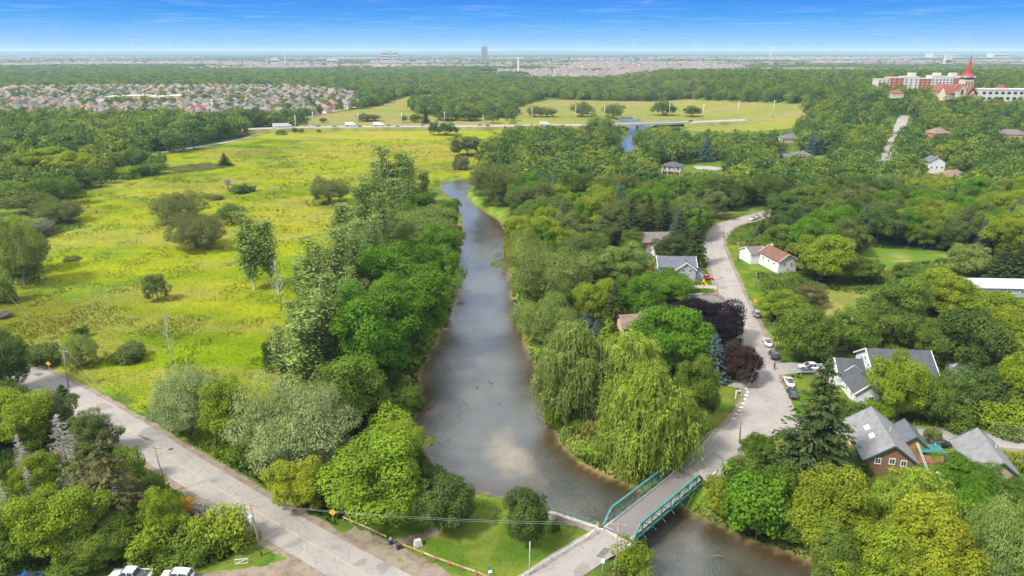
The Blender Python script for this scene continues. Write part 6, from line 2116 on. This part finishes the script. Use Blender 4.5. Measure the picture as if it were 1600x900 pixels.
# ducks on the river
for i_, (x, y, a_) in enumerate([(745, 606, .4), (764, 597, 1.2), (768, 599, 1.0), (779.5, 632, 2.5)]):
    q = px(x, y, WATER)
    e = empty('duck', q, a_, 'dark duck swimming on the river', 'duck', 'ducks on the river')
    loft([(-.42, [(0, .12), (.02, .13), (.0, .16)]), (-.2, [(0, -.02), (.17, .06), (0, .2)]), (.05, [(0, -.05), (.2, .07), (0, .22)]), (.25, [(0, 0.0), (.12, .1), (0, .24)]), (.32, [(0, .12), (.06, .2), (0, .36)]),
          (.42, [(0, .3), (.06, .36), (0, .42)]), (.56, [(0, .33), (.02, .34), (0, .355)])], M['dark_metal'], 'body', e)
    for s_ in (-1, 1):
        MB().box((-.08, s_ * .15, .13), (.36, .05, .1), taper=.7).build('wing', M['wood_pole'], e)

# ------------------------------------------------------------------ woods that fill the land behind
def clear_of(x, y, pad):
    ok = np.ones(x.shape, bool)
    for P in OPEN:
        if P is SUBURB:
            ok &= ~inside(P, x, y)
        else:
            ok &= ~inside(P, x, y)
    for pts, w_ in ROADS:
        ok &= dist_line(pts[::2] + [pts[-1]], x, y) > w_ / 2 + 4.0
    ok &= river_sd(x, y) > 3.0
    for o in COL.objects:
        if o.get('category') in ('house', 'building', 'church', 'shed'):
            r_ = {'house': 12, 'shed': 9, 'building': 38, 'church': 26}[o['category']]
            ok &= np.hypot(x - o.location.x, y - o.location.y) > r_
    return ok
KEEP = [(1037, 247, 1068, 274), (1098, 255, 1126, 267), (1222, 232, 1280, 242), (1445, 246, 1466, 262), (1466, 263, 1504, 270), (1454, 199, 1473, 205), (1560, 204, 1588, 209),
        (1372, 184, 1414, 252), (1345, 390, 1475, 415), (972, 205, 992, 234), (800, 184, 1236, 198), (1062, 196, 1240, 203), (1092, 212, 1114, 254), (1482, 104, 1532, 147), (1392, 117, 1505, 135),
        (1538, 140, 1600, 154), (1004, 367, 1034, 398), (240, 208, 425, 240), (298, 157, 345, 178), (1258, 206, 1288, 244), (1222, 214, 1242, 219), (1392, 145, 1404, 153), (560, 165, 800, 190), (0, 150, 560, 172), (1130, 335, 1195, 350), (1155, 385, 1228, 425)]
def in_view_ok(x, y, h, w):
    """no tree of the woods stands where the photograph sees past to a house, road or field"""
    z = hill(x, y) - CAM_H
    cP, sP = math.cos(PITCH), math.sin(PITCH)
    d0, d1 = y * cP - z * sP, y * cP - (z + h) * sP
    yb_ = 450 - FPX * (y * sP + z * cP) / d0
    yt_ = 450 - FPX * (y * sP + (z + h) * cP) / d1
    xc_, hw_ = 800 + FPX * x / d0, FPX * w / 2 / d0
    ok_ = np.ones(x.shape, bool)
    for a, b_, c, e_ in KEEP:
        ox = np.minimum(xc_ + hw_ * 0.8, c) - np.maximum(xc_ - hw_ * 0.8, a)
        ok_ &= ~((ox > 0) & (yt_ < e_ - 0.25 * (e_ - b_)) & (yb_ > e_))
    return ok_
def scatter(y0, y1, sp, xk=0.86, x0=60):
    nx_, ny_ = int(2 * (xk * y1 + x0) / sp), int((y1 - y0) / sp)
    gx, gy = np.meshgrid(np.arange(nx_), np.arange(ny_))
    x = -(xk * y1 + x0) + (gx + rng.uniform(0.05, 0.95, gx.shape)) * sp
    y = y0 + (gy + rng.uniform(0.05, 0.95, gx.shape)) * sp
    x, y = x.ravel(), y.ravel()
    k_ = np.abs(x) < xk * y + x0
    return x[k_], y[k_]
xa, ya = scatter(236, 520, 8.0)
xb, yb = scatter(520, 1150, 10.0)
x, y = np.concatenate([xa, xb]), np.concatenate([ya, yb])
ok = clear_of(x, y, 0)
# keep the meadow side clear nearer than the far border, and keep placed trees free
for tx, ty, tr_ in TREES:
    ok &= np.hypot(x - tx, y - ty) > tr_ + 3.2
ok &= ~((x < -40) & (y < 420) & (x > -0.35 * y))
keepout = np.zeros(x.shape, bool)
px_ = np.array([proj((a, b_, 0)) for a, b_ in zip(x, y)])
ok &= ~((y < 330) & (px_[:, 0] < 730)) & ~((y < 425) & (px_[:, 0] < 752) & (px_[:, 0] > 500))
ok &= ~((y > 560) & (fbm(x, y, 60, 77, 3) > 0.70))
HW_R = np.random.default_rng(21)
HGT = HW_R.uniform(8.8, 16.2, len(x)) * np.where((y > 440) & (px_[:, 0] < 430), 1.25, 1.0) * np.where((px_[:, 0] > 1150) & (y > 560), 0.85, 1)
WID = HGT * HW_R.uniform(0.85, 1.2, len(x))
ok &= in_view_ok(x, y, HGT, WID)
x, y, px_, HGT, WID = x[ok], y[ok], px_[ok], HGT[ok], WID[ok]
order = np.argsort(y)
NIND = 285
regions = [
    (lambda a, c: a < 430, 'in the wood between the meadow and the housing estate', 'trees of the wood below the housing estate'),
    (lambda a, c: a < 1125 and c > 205, 'in the riverside wood behind the rounded willows', 'trees of the riverside wood'),
    (lambda a, c: a >= 1125 and c > 285, 'in the dense wood above the small clearing', 'trees of the wood above the clearing'),
    (lambda a, c: a >= 1125 and c <= 285, 'on the wooded hill around the straight uphill road', 'trees of the wooded hill'),
    (lambda a, c: True, 'in the wood beyond the highway', 'trees of the wood beyond the highway')]
cols = [('dark green', 'dg'), ('mid green', 'g'), ('olive green', 'ol'), ('bright green', 'bg'), ('yellow green', 'yg'), ('yellow', 'y')]
far_pts = []
LANDMARKS = [(n_, G(a, c)) for n_, a, c in [('the small clearing', 1410, 400), ('the white rust roofed house', 1195, 395), ('the road bend', 1170, 340), ('the modern glass fronted house', 1053, 275),
    ('the grey roofed house', 1010, 360), ('the narrow river bend', 780, 310), ('the bungalow with blue spruces', 1260, 250), ('the tall white house', 1455, 270), ('the foot of the uphill road', 1375, 270),
    ('the long pale roofed building', 1570, 400), ('the bright yellow green clump', 120, 270), ('the pale track', 300, 232), ('the meadow border willow', 60, 330), ('the poplars by the highway', 930, 225),
    ('the paved court', 1115, 262), ('the rounded river willows', 850, 400), ('the mid slope of the wood', 1500, 330), ('the lower wood edge', 1290, 340), ('the upper river trees', 880, 290)]]
ni = 0
hw_rng = np.random.default_rng(21)
for i_ in order:
    a, c = px_[i_, 0], px_[i_, 1]
    z = float(hill(np.array([x[i_]]), np.array([y[i_]]))[0])
    hgt_, wid = HGT[i_], WID[i_]
    n_ = float(fbm(np.array([x[i_]]), np.array([y[i_]]), 35, 91, 2)[0]) + hw_rng.normal() * 0.16
    n_ += 0.07
    ci = int(np.clip(np.searchsorted([0.30, 0.48, 0.56, 0.68, 0.97], n_), 0, 5))
    if ni < NIND and -60 < a < 1660:
        ni += 1
        for test, wh, grp in regions:
            if test(a, c):
                break
        kd = 'broad' if y[i_] < 330 else 'far'
        rk = hw_rng.uniform()
        if rk < 0.09:
            sname = 'blue grey' if rk < 0.03 else 'dark'
            tree('spruce', (x[i_], y[i_], z), hgt_ * 1.12, wid * 0.5, 'bl' if rk < 0.03 else 'sp', '%s spruce standing in the wood near %s' % (sname, min(LANDMARKS, key=lambda q_: (q_[1].x - x[i_]) ** 2 + (q_[1].y - y[i_]) ** 2)[0]), grp.replace('trees', 'spruces'))
            continue
        if 0.09 < rk < 0.16:
            kd = 'silver'
        lm = min(LANDMARKS, key=lambda q_: (q_[1].x - x[i_]) ** 2 + (q_[1].y - y[i_]) ** 2)
        sz = 'tall' if hgt_ > 13.6 else 'low' if hgt_ < 11.4 else 'medium'
        bd = 'broad' if wid > hgt_ * 1.02 else 'slim'
        tree(kd, (x[i_], y[i_], z), hgt_, wid, cols[ci][1], '%s %s %s tree of the wood near %s' % (sz, bd, cols[ci][0], lm[0]), 'wood trees near ' + lm[0][4:])
    else:
        far_pts.append((x[i_], y[i_], z - 0.3, hgt_ / 13, wid / 11))
# scattered field bushes beyond the highway
for xx, yb_, yt_, w_, c_, lab in [(575, 195, 178, 34, 'ol', 'round olive bush behind the white highway lorries'), (505, 194, 184, 12, 'g', 'small bush on the far verge near the junction'), (632, 193, 180, 10, 'g', 'narrow green bush on the field beyond the highway'),
                                  (665, 195, 165, 13, 'sp', 'dark conifer beyond the highway'), (650, 194, 178, 20, 'g', 'green tree beside the dark conifer beyond the highway'), (700, 194, 174, 36, 'dg', 'dark green tree beyond the highway near the side road'),
                                  (735, 194, 172, 34, 'dg', 'dark round tree beyond the highway near the lamp poles'), (770, 196, 174, 20, 'g', 'green tree beyond the highway by the lamp poles'), (835, 186, 166, 22, 'ol', 'olive tree on the field beyond the highway'),
                                  (855, 187, 168, 26, 'ol', 'wide olive tree on the field beyond the highway'), (910, 188, 160, 34, 'ol', 'tall olive tree beyond the highway near the river'), (958, 190, 163, 32, 'ol', 'olive tree at the river beyond the highway'),
                                  (1035, 186, 158, 34, 'dg', 'dark tree cluster beyond the highway bridge'), (1082, 187, 166, 28, 'dg', 'dark bush beyond the far end of the highway bridge'), (925, 220, 176, 36, 'pop', 'tall poplar in front of the highway near the river'),
                                  (950, 222, 178, 36, 'pop', 'second tall poplar in front of the highway near the river'), (678, 214, 190, 18, 'dg', 'dark upright tree in front of the highway'), (698, 216, 191, 30, 'dg', 'dark rounded tree in front of the highway'),
                                  (440, 213, 203, 16, 'g', 'low bush by the highway junction'), (460, 208, 199, 9, 'g', 'tiny bush on the highway verge'), (471, 209, 201, 9, 'ol', 'tiny olive bush on the highway verge'), (498, 209, 202, 8, 'g', 'tiny green bush on the meadow side verge')]:
    tree_px('poplar' if c_ == 'pop' else 'spruce' if c_ == 'sp' else 'silver' if c_ == 'ol' else 'small', xx, yb_, yt_, w_, c_, lab)
# woodland further off, one mass; street trees of the estate belong to it
for a, c in zip(hw_rng.uniform(-900, -120, 2600), hw_rng.uniform(815, 1600, 2600)):
    if inside(SUBURB, np.array([a]), np.array([c]))[0] and hw_rng.uniform() < 0.85:
        far_pts.append((a, c, 0, hw_rng.uniform(0.65, 1.0), hw_rng.uniform(0.6, 1.15)))
d0 = 1150.0
while d0 < 15500:
    sp = max(10.0, d0 * 0.0112)
    d1 = d0 + sp * 22
    fx, fy = scatter(d0, d1, sp, 0.84, 100)
    wood = fbm(fx * 0.6, fy * 0.7, 420, 101, 4)
    thr = 0.30 if d0 < 1900 else 0.44
    kk = (wood > thr) | ((fx < -0.05 * fy) & (fy < 3000)) | ((fx < 0.1 * fy) & (fy < 2200))
    kk &= in_view_ok(fx, fy, np.full(fx.shape, 13.0), np.full(fx.shape, sp)) if d0 < 1500 else True
    if d0 > 1550:
        kk &= (fbm(fx * 0.35, fy, 700, 131, 3) > 0.47) | ((fx < 0.02 * fy) & (fy < 2800))
    kk &= ~inside(SUBURB, fx, fy)
    kk &= ~((fy < 1400) & ~clear_of(fx, fy, 0)) if d0 < 1400 else kk
    fx, fy = fx[kk], fy[kk]
    fz = hill(fx, fy)
    s_ = sp / 9.0
    for a, c, z in zip(fx, fy, fz):
        hh = rng.uniform(0.85, 1.25) * (1.0 if d0 < 1900 else 0.72)
        far_pts.append((a, c, z - 0.3, hh, s_ * rng.uniform(0.9, 1.25)))
    d0 = d1
fp = np.array(far_pts)
me_ = bpy.data.meshes.new('far_woodland')
me_.vertices.add(len(fp))
me_.vertices.foreach_set('co', fp[:, :3].astype(np.float32).ravel())
at_ = me_.attributes.new('size', 'FLOAT_VECTOR', 'POINT')
at_.data.foreach_set('vector', np.stack([fp[:, 4], fp[:, 4], fp[:, 3]], -1).astype(np.float32).ravel())
me_.materials.append(M['leaf_far'])
fo = tag(link(bpy.data.objects.new('far_woodland', me_)), 'broad belt of mixed woodland reaching to the horizon', 'woodland', kind='stuff')
pc = bpy.data.collections.new('woodland_shapes')
for i_ in range(4):
    m2 = qm('far_shape%d' % i_, crown_broad(210 + i_, 13, 11, lobes=30, per=20, leaf=1.5, low=0.02, lob=0.22), M['leaf_far'])
    pc.objects.link(bpy.data.objects.new('woodland_shape', m2))
ng = bpy.data.node_groups.new('scatter_woodland', 'GeometryNodeTree')
ng.interface.new_socket('Geometry', in_out='INPUT', socket_type='NodeSocketGeometry')
ng.interface.new_socket('Geometry', in_out='OUTPUT', socket_type='NodeSocketGeometry')
gi, go = ng.nodes.new('NodeGroupInput'), ng.nodes.new('NodeGroupOutput')
ci_ = ng.nodes.new('GeometryNodeCollectionInfo')
ci_.inputs[0].default_value = pc
ci_.inputs['Separate Children'].default_value = True
ci_.inputs['Reset Children'].default_value = True
ip = ng.nodes.new('GeometryNodeInstanceOnPoints')
ip.inputs['Pick Instance'].default_value = True
na = ng.nodes.new('GeometryNodeInputNamedAttribute')
na.data_type = 'FLOAT_VECTOR'
na.inputs[0].default_value = 'size'
rv = ng.nodes.new('FunctionNodeRandomValue')
rv.data_type = 'FLOAT_VECTOR'
rv.inputs[0].default_value = (0, 0, 0)
rv.inputs[1].default_value = (0, 0, 6.28)
ng.links.new(gi.outputs[0], ip.inputs['Points'])
ng.links.new(ci_.outputs[0], ip.inputs['Instance'])
ng.links.new(na.outputs[0], ip.inputs['Scale'])
ng.links.new(rv.outputs[0], ip.inputs['Rotation'])
ng.links.new(ip.outputs[0], go.inputs[0])
fo.modifiers.new('scatter', 'NODES').node_group = ng

# ------------------------------------------------------------------ housing estate and far town
WALLC = [(0.58, 0.4, 0.28), (0.48, 0.3, 0.21), (0.55, 0.45, 0.34), (0.38, 0.2, 0.14), (0.6, 0.52, 0.42), (0.45, 0.33, 0.27)]
ROOFC = [(0.17, 0.155, 0.15), (0.2, 0.175, 0.16), (0.16, 0.12, 0.105), (0.24, 0.155, 0.115), (0.17, 0.17, 0.18), (0.12, 0.115, 0.115)]
def house_meshes(w, d, hw, rise):
    b = MB().box((0, 0, hw / 2), (w, d, hw))
    b.box((w * 0.2, -d / 2 - 1.2, hw * 0.3), (w * 0.5, 2.6, hw * 0.6))
    wall = b.mesh('estate_wall', M['tint'])
    r = MB()
    X, Y = w / 2 + 0.5, d / 2 + 0.5
    m_ = min(X, Y) * 0.92
    if X > Y:
        a, c = (-(X - m_), 0, hw + rise), (X - m_, 0, hw + rise)
    else:
        a, c = (0, -(Y - m_), hw + rise), (0, Y - m_, hw + rise)
    q_ = [(-X, -Y, hw), (X, -Y, hw), (X, Y, hw), (-X, Y, hw)]
    if X > Y:
        for f_ in ([q_[0], q_[1], c, a], [q_[1], q_[2], c], [q_[2], q_[3], a, c], [q_[3], q_[0], a]):
            r.poly(f_)
    else:
        for f_ in ([q_[0], q_[1], a], [q_[1], q_[2], c, a], [q_[2], q_[3], c], [q_[3], q_[0], a, c]):
            r.poly(f_)
    gx_, gw = w * 0.2, w * 0.27
    r.poly([(gx_ - gw, -d / 2 - 2.8, hw * .6), (gx_ + gw, -d / 2 - 2.8, hw * .6), (gx_ + gw * .6, -d / 2 - .1, hw * .6 + 1.6), (gx_ - gw * .6, -d / 2 - .1, hw * .6 + 1.6)])
    r.poly([(-w * .22, -d / 2 - .55, hw + .05), (0.02, -d / 2 - .55, hw + .05), (-w * .11, -d / 2 - .55, hw + rise * .7)])
    r.poly([(-w * .22, -d / 2 - .55, hw + .05), (-w * .11, -d / 2 - .55, hw + rise * .7), (-w * .11, 0, hw + rise * .75)])
    r.poly([(-w * .11, -d / 2 - .55, hw + rise * .7), (0.02, -d / 2 - .55, hw + .05), (-w * .11, 0, hw + rise * .75)])
    roof = r.mesh('estate_roof', M['tint'])
    win = MB().box((0, 0, 0), (1.5, 0.1, 1.5)).mesh('estate_window', M['glass'])
    gar = MB().box((0, 0, 0), (w * 0.4, 0.1, 2.2)).mesh('garage_door', M['trim'])
    return dict(w=w, d=d, hw=hw, wall=wall, roof=roof, win=win, gar=gar)
HM = [house_meshes(*a) for a in [(13, 14, 6.4, 4.0), (14, 13, 6.8, 4.6), (12, 15, 6.2, 4.2), (15, 13, 6.4, 3.8)]]
hr = np.random.default_rng(31)
cand = []
row = 0
yy_ = 815.0
while yy_ < 1650:
    xx_ = -1.05 * yy_ * 0.85
    while xx_ < -120:
        ang = 0.06 * math.sin(row * 1.3) + 0.12 * math.sin(xx_ / 210)
        cand.append((xx_ + hr.uniform(-1, 1), yy_ + 22 * math.sin(xx_ / 130 + row * 0.5) + hr.uniform(-1.2, 1.2), ang + (math.pi if row % 2 else 0)))
        xx_ += 17.5
    yy_ += 30 if row % 2 else 44
    row += 1
sch = (px(232, 160).x, px(232, 160).y)
cand = [c for c in cand if inside(SUBURB, np.array([c[0]]), np.array([c[1]]))[0] and not (abs(c[0] - sch[0]) < 66 and -110 < c[1] - sch[1] < 34) and -40 < proj(c[:2] + (0,))[0] < 1640]
cand.sort(key=lambda c: c[1])
wn_ = ['pinkish tan', 'brown brick', 'pale tan', 'red brick', 'cream', 'taupe brick']
rn_ = ['grey', 'warm grey', 'dark brown', 'brown', 'blue grey', 'charcoal']
town_v, town_c = [], []
def town_box(x_, y_, w_, d_, h_, ri, a_, wc, rc, z=0.0):
    ca_, sa_ = math.cos(a_), math.sin(a_)
    def T(u, v, zz):
        return (x_ + u * ca_ - v * sa_, y_ + u * sa_ + v * ca_, z + zz)
    X, Y = w_ / 2, d_ / 2
    q_ = [(-X, -Y), (X, -Y), (X, Y), (-X, Y)]
    for i0 in range(4):
        j = (i0 + 1) % 4
        town_v.extend([T(*q_[i0], 0), T(*q_[j], 0), T(*q_[j], h_), T(*q_[i0], h_)])
        town_c.extend([wc] * 4)
    X *= 1.06; Y *= 1.06
    town_v.extend([T(-X, -Y, h_), T(X, -Y, h_), T(X * .5, 0, h_ + ri), T(-X * .5, 0, h_ + ri), T(X, Y, h_), T(-X, Y, h_), T(-X * .5, 0, h_ + ri), T(X * .5, 0, h_ + ri),
                   T(X, -Y, h_), T(X, Y, h_), T(X * .5, 0, h_ + ri), T(X * .5, 0, h_ + ri - .01), T(-X, Y, h_), T(-X, -Y, h_), T(-X * .5, 0, h_ + ri), T(-X * .5, 0, h_ + ri - .01)])
    town_c.extend([rc] * 16)
for i_, (x_, y_, a_) in enumerate(cand):
    wi, ri_ = hr.integers(6), hr.integers(6)
    hm = HM[hr.integers(4)]
    if i_ < 280:
        e = empty('estate_house', (x_, y_, 0), a_, '%s two storey estate house with %s hip roof' % (wn_[wi], rn_[ri_]), 'house', 'houses of the estate behind the wood')
        o = link(bpy.data.objects.new('wall', hm['wall']), e)
        o.color = (*WALLC[wi], 1)
        o2 = link(bpy.data.objects.new('roof', hm['roof']), e)
        o2.color = (*ROOFC[ri_], 1)
        if i_ < 110:
            sgn = -1
            fy_ = -hm['d'] / 2 - 0.05
            by_ = hm['d'] / 2 + 0.05
            for u, zz, yy2 in ((-0.3, 4.4, fy_), (0.25, 4.6, fy_), (-0.3, 1.6, fy_), (-0.3, 4.4, by_), (0.05, 4.4, by_), (0.32, 4.4, by_), (-0.2, 1.6, by_), (0.2, 1.6, by_)):
                o3 = link(bpy.data.objects.new('window', hm['win']), e)
                o3.location = (u * hm['w'], yy2, zz)
            o3 = link(bpy.data.objects.new('garage_door', hm['gar']), e)
            o3.location = (hm['w'] * 0.2, -hm['d'] / 2 - 2.52, 1.15)
    else:
        town_box(x_, y_, hm['w'], hm['d'], hm['hw'], 3.8, a_, WALLC[wi], ROOFC[ri_])
# the white house with a red roof at the estate edge
q = px(312, 183)
h = empty('white_villa', (q.x, q.y, 0), 0.15, 'white house with a bright red roof at the edge of the estate', 'house')
gable(h, 0, 0, 14, 12, 9, 5, 'hip', M['white_conc'], M['roof_red'], 0.7)
for x_ in (-4.2, 0, 4.2):
    for z_ in (2.5, 6.4):
        window(h, (x_, -6.02, z_), '-y', 1.8, 2.0)
# far town
for d0, d1, n_ in ((1600, 3000, 2300), (3000, 5000, 2600), (5000, 9000, 2400)):
    tx = hr.uniform(-0.82, 0.82, n_ * 6) * 1.0
    ty = hr.uniform(d0, d1, n_ * 6)
    tx = tx * ty
    m_ = fbm(tx * 0.35, ty, 700, 131, 3) < 0.5
    m_ |= (fbm(tx * 0.6, ty * 0.7, 420, 101, 4) < 0.43)
    m_ &= ~((tx < -0.02 * ty) & (ty < 2900))
    tx, ty = tx[m_][:n_], ty[m_][:n_]
    ty = np.round(ty / 36) * 36
    for a, c in zip(tx, ty):
        s_ = 1.0 if d0 < 2500 else 1.5
        z = float(hill(np.array([a]), np.array([c]))[0])
        town_box(a, c, 12 * s_, 12, 7.0, 4.0, 0.1 * math.sin(a / 300), WALLC[hr.integers(6)], ROOFC[hr.integers(6)], z)
for k_ in range(110):                                       # larger pale sheds
    c = hr.uniform(3000, 11000)
    a = hr.uniform(-0.8, 0.8) * c
    town_box(a, c, hr.uniform(30, 110), 50, hr.uniform(7, 11), 0.4, 0, (0.4, 0.4, 0.39), (0.4, 0.4, 0.4))
o = link(bpy.data.objects.new('far_town', quick_mesh('far_town', np.array(town_v), 4, M['vtint'], np.array(town_c))))
tag(o, 'distant spread of small tan and grey houses on the plain', 'town', kind='stuff')

# ------------------------------------------------------------------ grass and weeds
def blades(name, x, y, h, w, col, label, cat='grass', n=3):
    r = np.random.default_rng(len(x))
    N = len(x)
    z = height(x, y)
    V_, C_ = [], []
    for k_ in range(n):
        a = r.uniform(0, 6.28, N)
        l = r.uniform(0.1, 0.55, N)
        ox, oy = r.normal(size=N) * w * 0.6, r.normal(size=N) * w * 0.6
        bx, by = x + ox, y + oy
        px1, py1 = np.cos(a) * w * 0.5, np.sin(a) * w * 0.5
        hh = h * r.uniform(0.6, 1.15, N)
        tx_, ty_ = bx - np.sin(a) * l * hh, by + np.cos(a) * l * hh
        V_.append(np.stack([np.stack([bx - px1, by - py1, z - 0.03], -1), np.stack([bx + px1, by + py1, z - 0.03], -1), np.stack([tx_, ty_, z + hh], -1)], 1))
        C_.append(np.repeat((col * r.uniform(0.9, 1.1, N)[:, None])[:, None, :], 3, 1))
    V_ = np.concatenate(V_).reshape(-1, 3)
    C_ = np.concatenate(C_).reshape(-1, 3)
    o_ = link(bpy.data.objects.new(name, quick_mesh(name, V_, 3, M['blades'], C_)))
    tag(o_, label, cat, kind='stuff')
def road_free(x, y, pad):
    ok_ = np.ones(x.shape, bool)
    for pts, w_ in ROADS:
        ok_ &= dist_line(pts, x, y) > w_ / 2 + pad
    ok_ &= dist_line([tuple((A - ax * 4)[:2]), tuple((B + ax * 4)[:2])], x, y) > 4.2
    return ok_
N = 150000
yy = 100 * (600 / 100) ** rng.uniform(0, 1, N)
xx = rng.uniform(-0.8, 0.05, N) * yy * 1.05
k_ = inside(MEADOW, xx, yy) & road_free(xx, yy, 2.3)
xx, yy = xx[k_], yy[k_]
cl = land_color(xx, yy)
blades('meadow_grass', xx, yy, (rng.uniform(0.12, 0.25, len(xx)) + 0.55 * ss(0.5, 0.66, fbm(xx, yy, 9, 151, 3)) * rng.uniform(0.5, 1.1, len(xx))) * (1 + ss(250, 600, yy) * 0.3), 0.2 * (1 + ss(200, 500, yy) * 1.6), cl * np.array([1.06, 1.06, 1.0]), 'tall yellow green goldenrod and grass of the wide meadow', n=2)
# weeds on the river banks, verges and below the trees
N = 330000
yy = 70 * (300 / 70) ** rng.uniform(0, 1, N)
xx = rng.uniform(-0.86, 0.86, N) * yy * 1.02
k_ = ~inside(MEADOW, xx, yy) & road_free(xx, yy, 1.6) & (river_sd(xx, yy) > 0.5) & (dist_line(road_pts([(540, 833), (600, 862), (660, 892), (720, 925)]), xx, yy) > 2.6)
for P in GREEN + [LAWN_E, CLEARING]:
    k_ &= ~inside(P, xx, yy)
for pts, w_ in ((RD_DRIVE, 6), (RD_LOT, 8), (RD_DRIVE2, 4), (RD_DRIVE3, 4), (RD_YARD, 7.5)):
    k_ &= dist_line(pts, xx, yy) > w_ / 2 + 0.3
for o in COL.objects:
    if o.get('category') in ('house', 'building', 'shed', 'shelter', 'car', 'truck'):
        k_ &= np.hypot(xx - o.location.x, yy - o.location.y) > {'house': 9.5, 'shed': 6, 'building': 12}.get(o['category'], 3)
xx, yy = xx[k_], yy[k_]
t_ = fbm(xx, yy, 5, 141, 3)
cl = lerp(np.array([0.05, 0.095, 0.015]), np.array([0.15, 0.22, 0.02]), ss(0.35, 0.62, t_))
cl = lerp(cl, np.array([0.26, 0.25, 0.06]), ss(0.6, 0.72, fbm(xx, yy, 7, 143, 3)) * 0.7)
hh = 0.35 + 0.9 * ss(0.35, 0.7, fbm(xx, yy, 4, 145, 3))
hh = hh * np.clip(np.minimum.reduce([dist_line(p_, xx, yy) for p_, _ in ROADS[:4]]) / 9, 0.3, 1)
blades('undergrowth', xx, yy, hh, 0.36, cl, 'tangled green weeds on the river banks and under the trees', 'undergrowth', n=2)
N = 90000
xs_, ys_ = [], []
for P in GREEN[:5]:
    bx0, bx1, by0, by1 = min(p[0] for p in P), max(p[0] for p in P), min(p[1] for p in P), max(p[1] for p in P)
    n_ = int((bx1 - bx0) * (by1 - by0) * 9)
    a, c = rng.uniform(bx0, bx1, n_), rng.uniform(by0, by1, n_)
    kk = inside(P, a, c) & road_free(a, c, 1.0)
    xs_.append(a[kk])
    ys_.append(c[kk])
xx, yy = np.concatenate(xs_), np.concatenate(ys_)
blades('lawn_grass', xx, yy, rng.uniform(0.06, 0.2, len(xx)), 0.2, land_color(xx, yy) * 1.05, 'short green mown grass of the lawns', n=1)

# ------------------------------------------------------------------ haze over the whole land
hz = MB().box((0, 11500, 64), (52000, 27000, 140))
ho = hz.build('haze', None)
ho.data.materials.clear()
hm_ = bpy.data.materials.new('haze')
hm_.use_nodes = True
nt = hm_.node_tree
nt.nodes.clear()
pv = nt.nodes.new('ShaderNodeVolumePrincipled')
pv.inputs['Color'].default_value = (0.55, 0.76, 1.0, 1)
pv.inputs['Density'].default_value = 0.000065
pv.inputs['Anisotropy'].default_value = 0.0
on = nt.nodes.new('ShaderNodeOutputMaterial')
nt.links.new(pv.outputs[0], on.inputs['Volume'])
ho.data.materials.append(hm_)
tag(ho, 'thin blue summer haze over the plain', 'haze', kind='stuff')
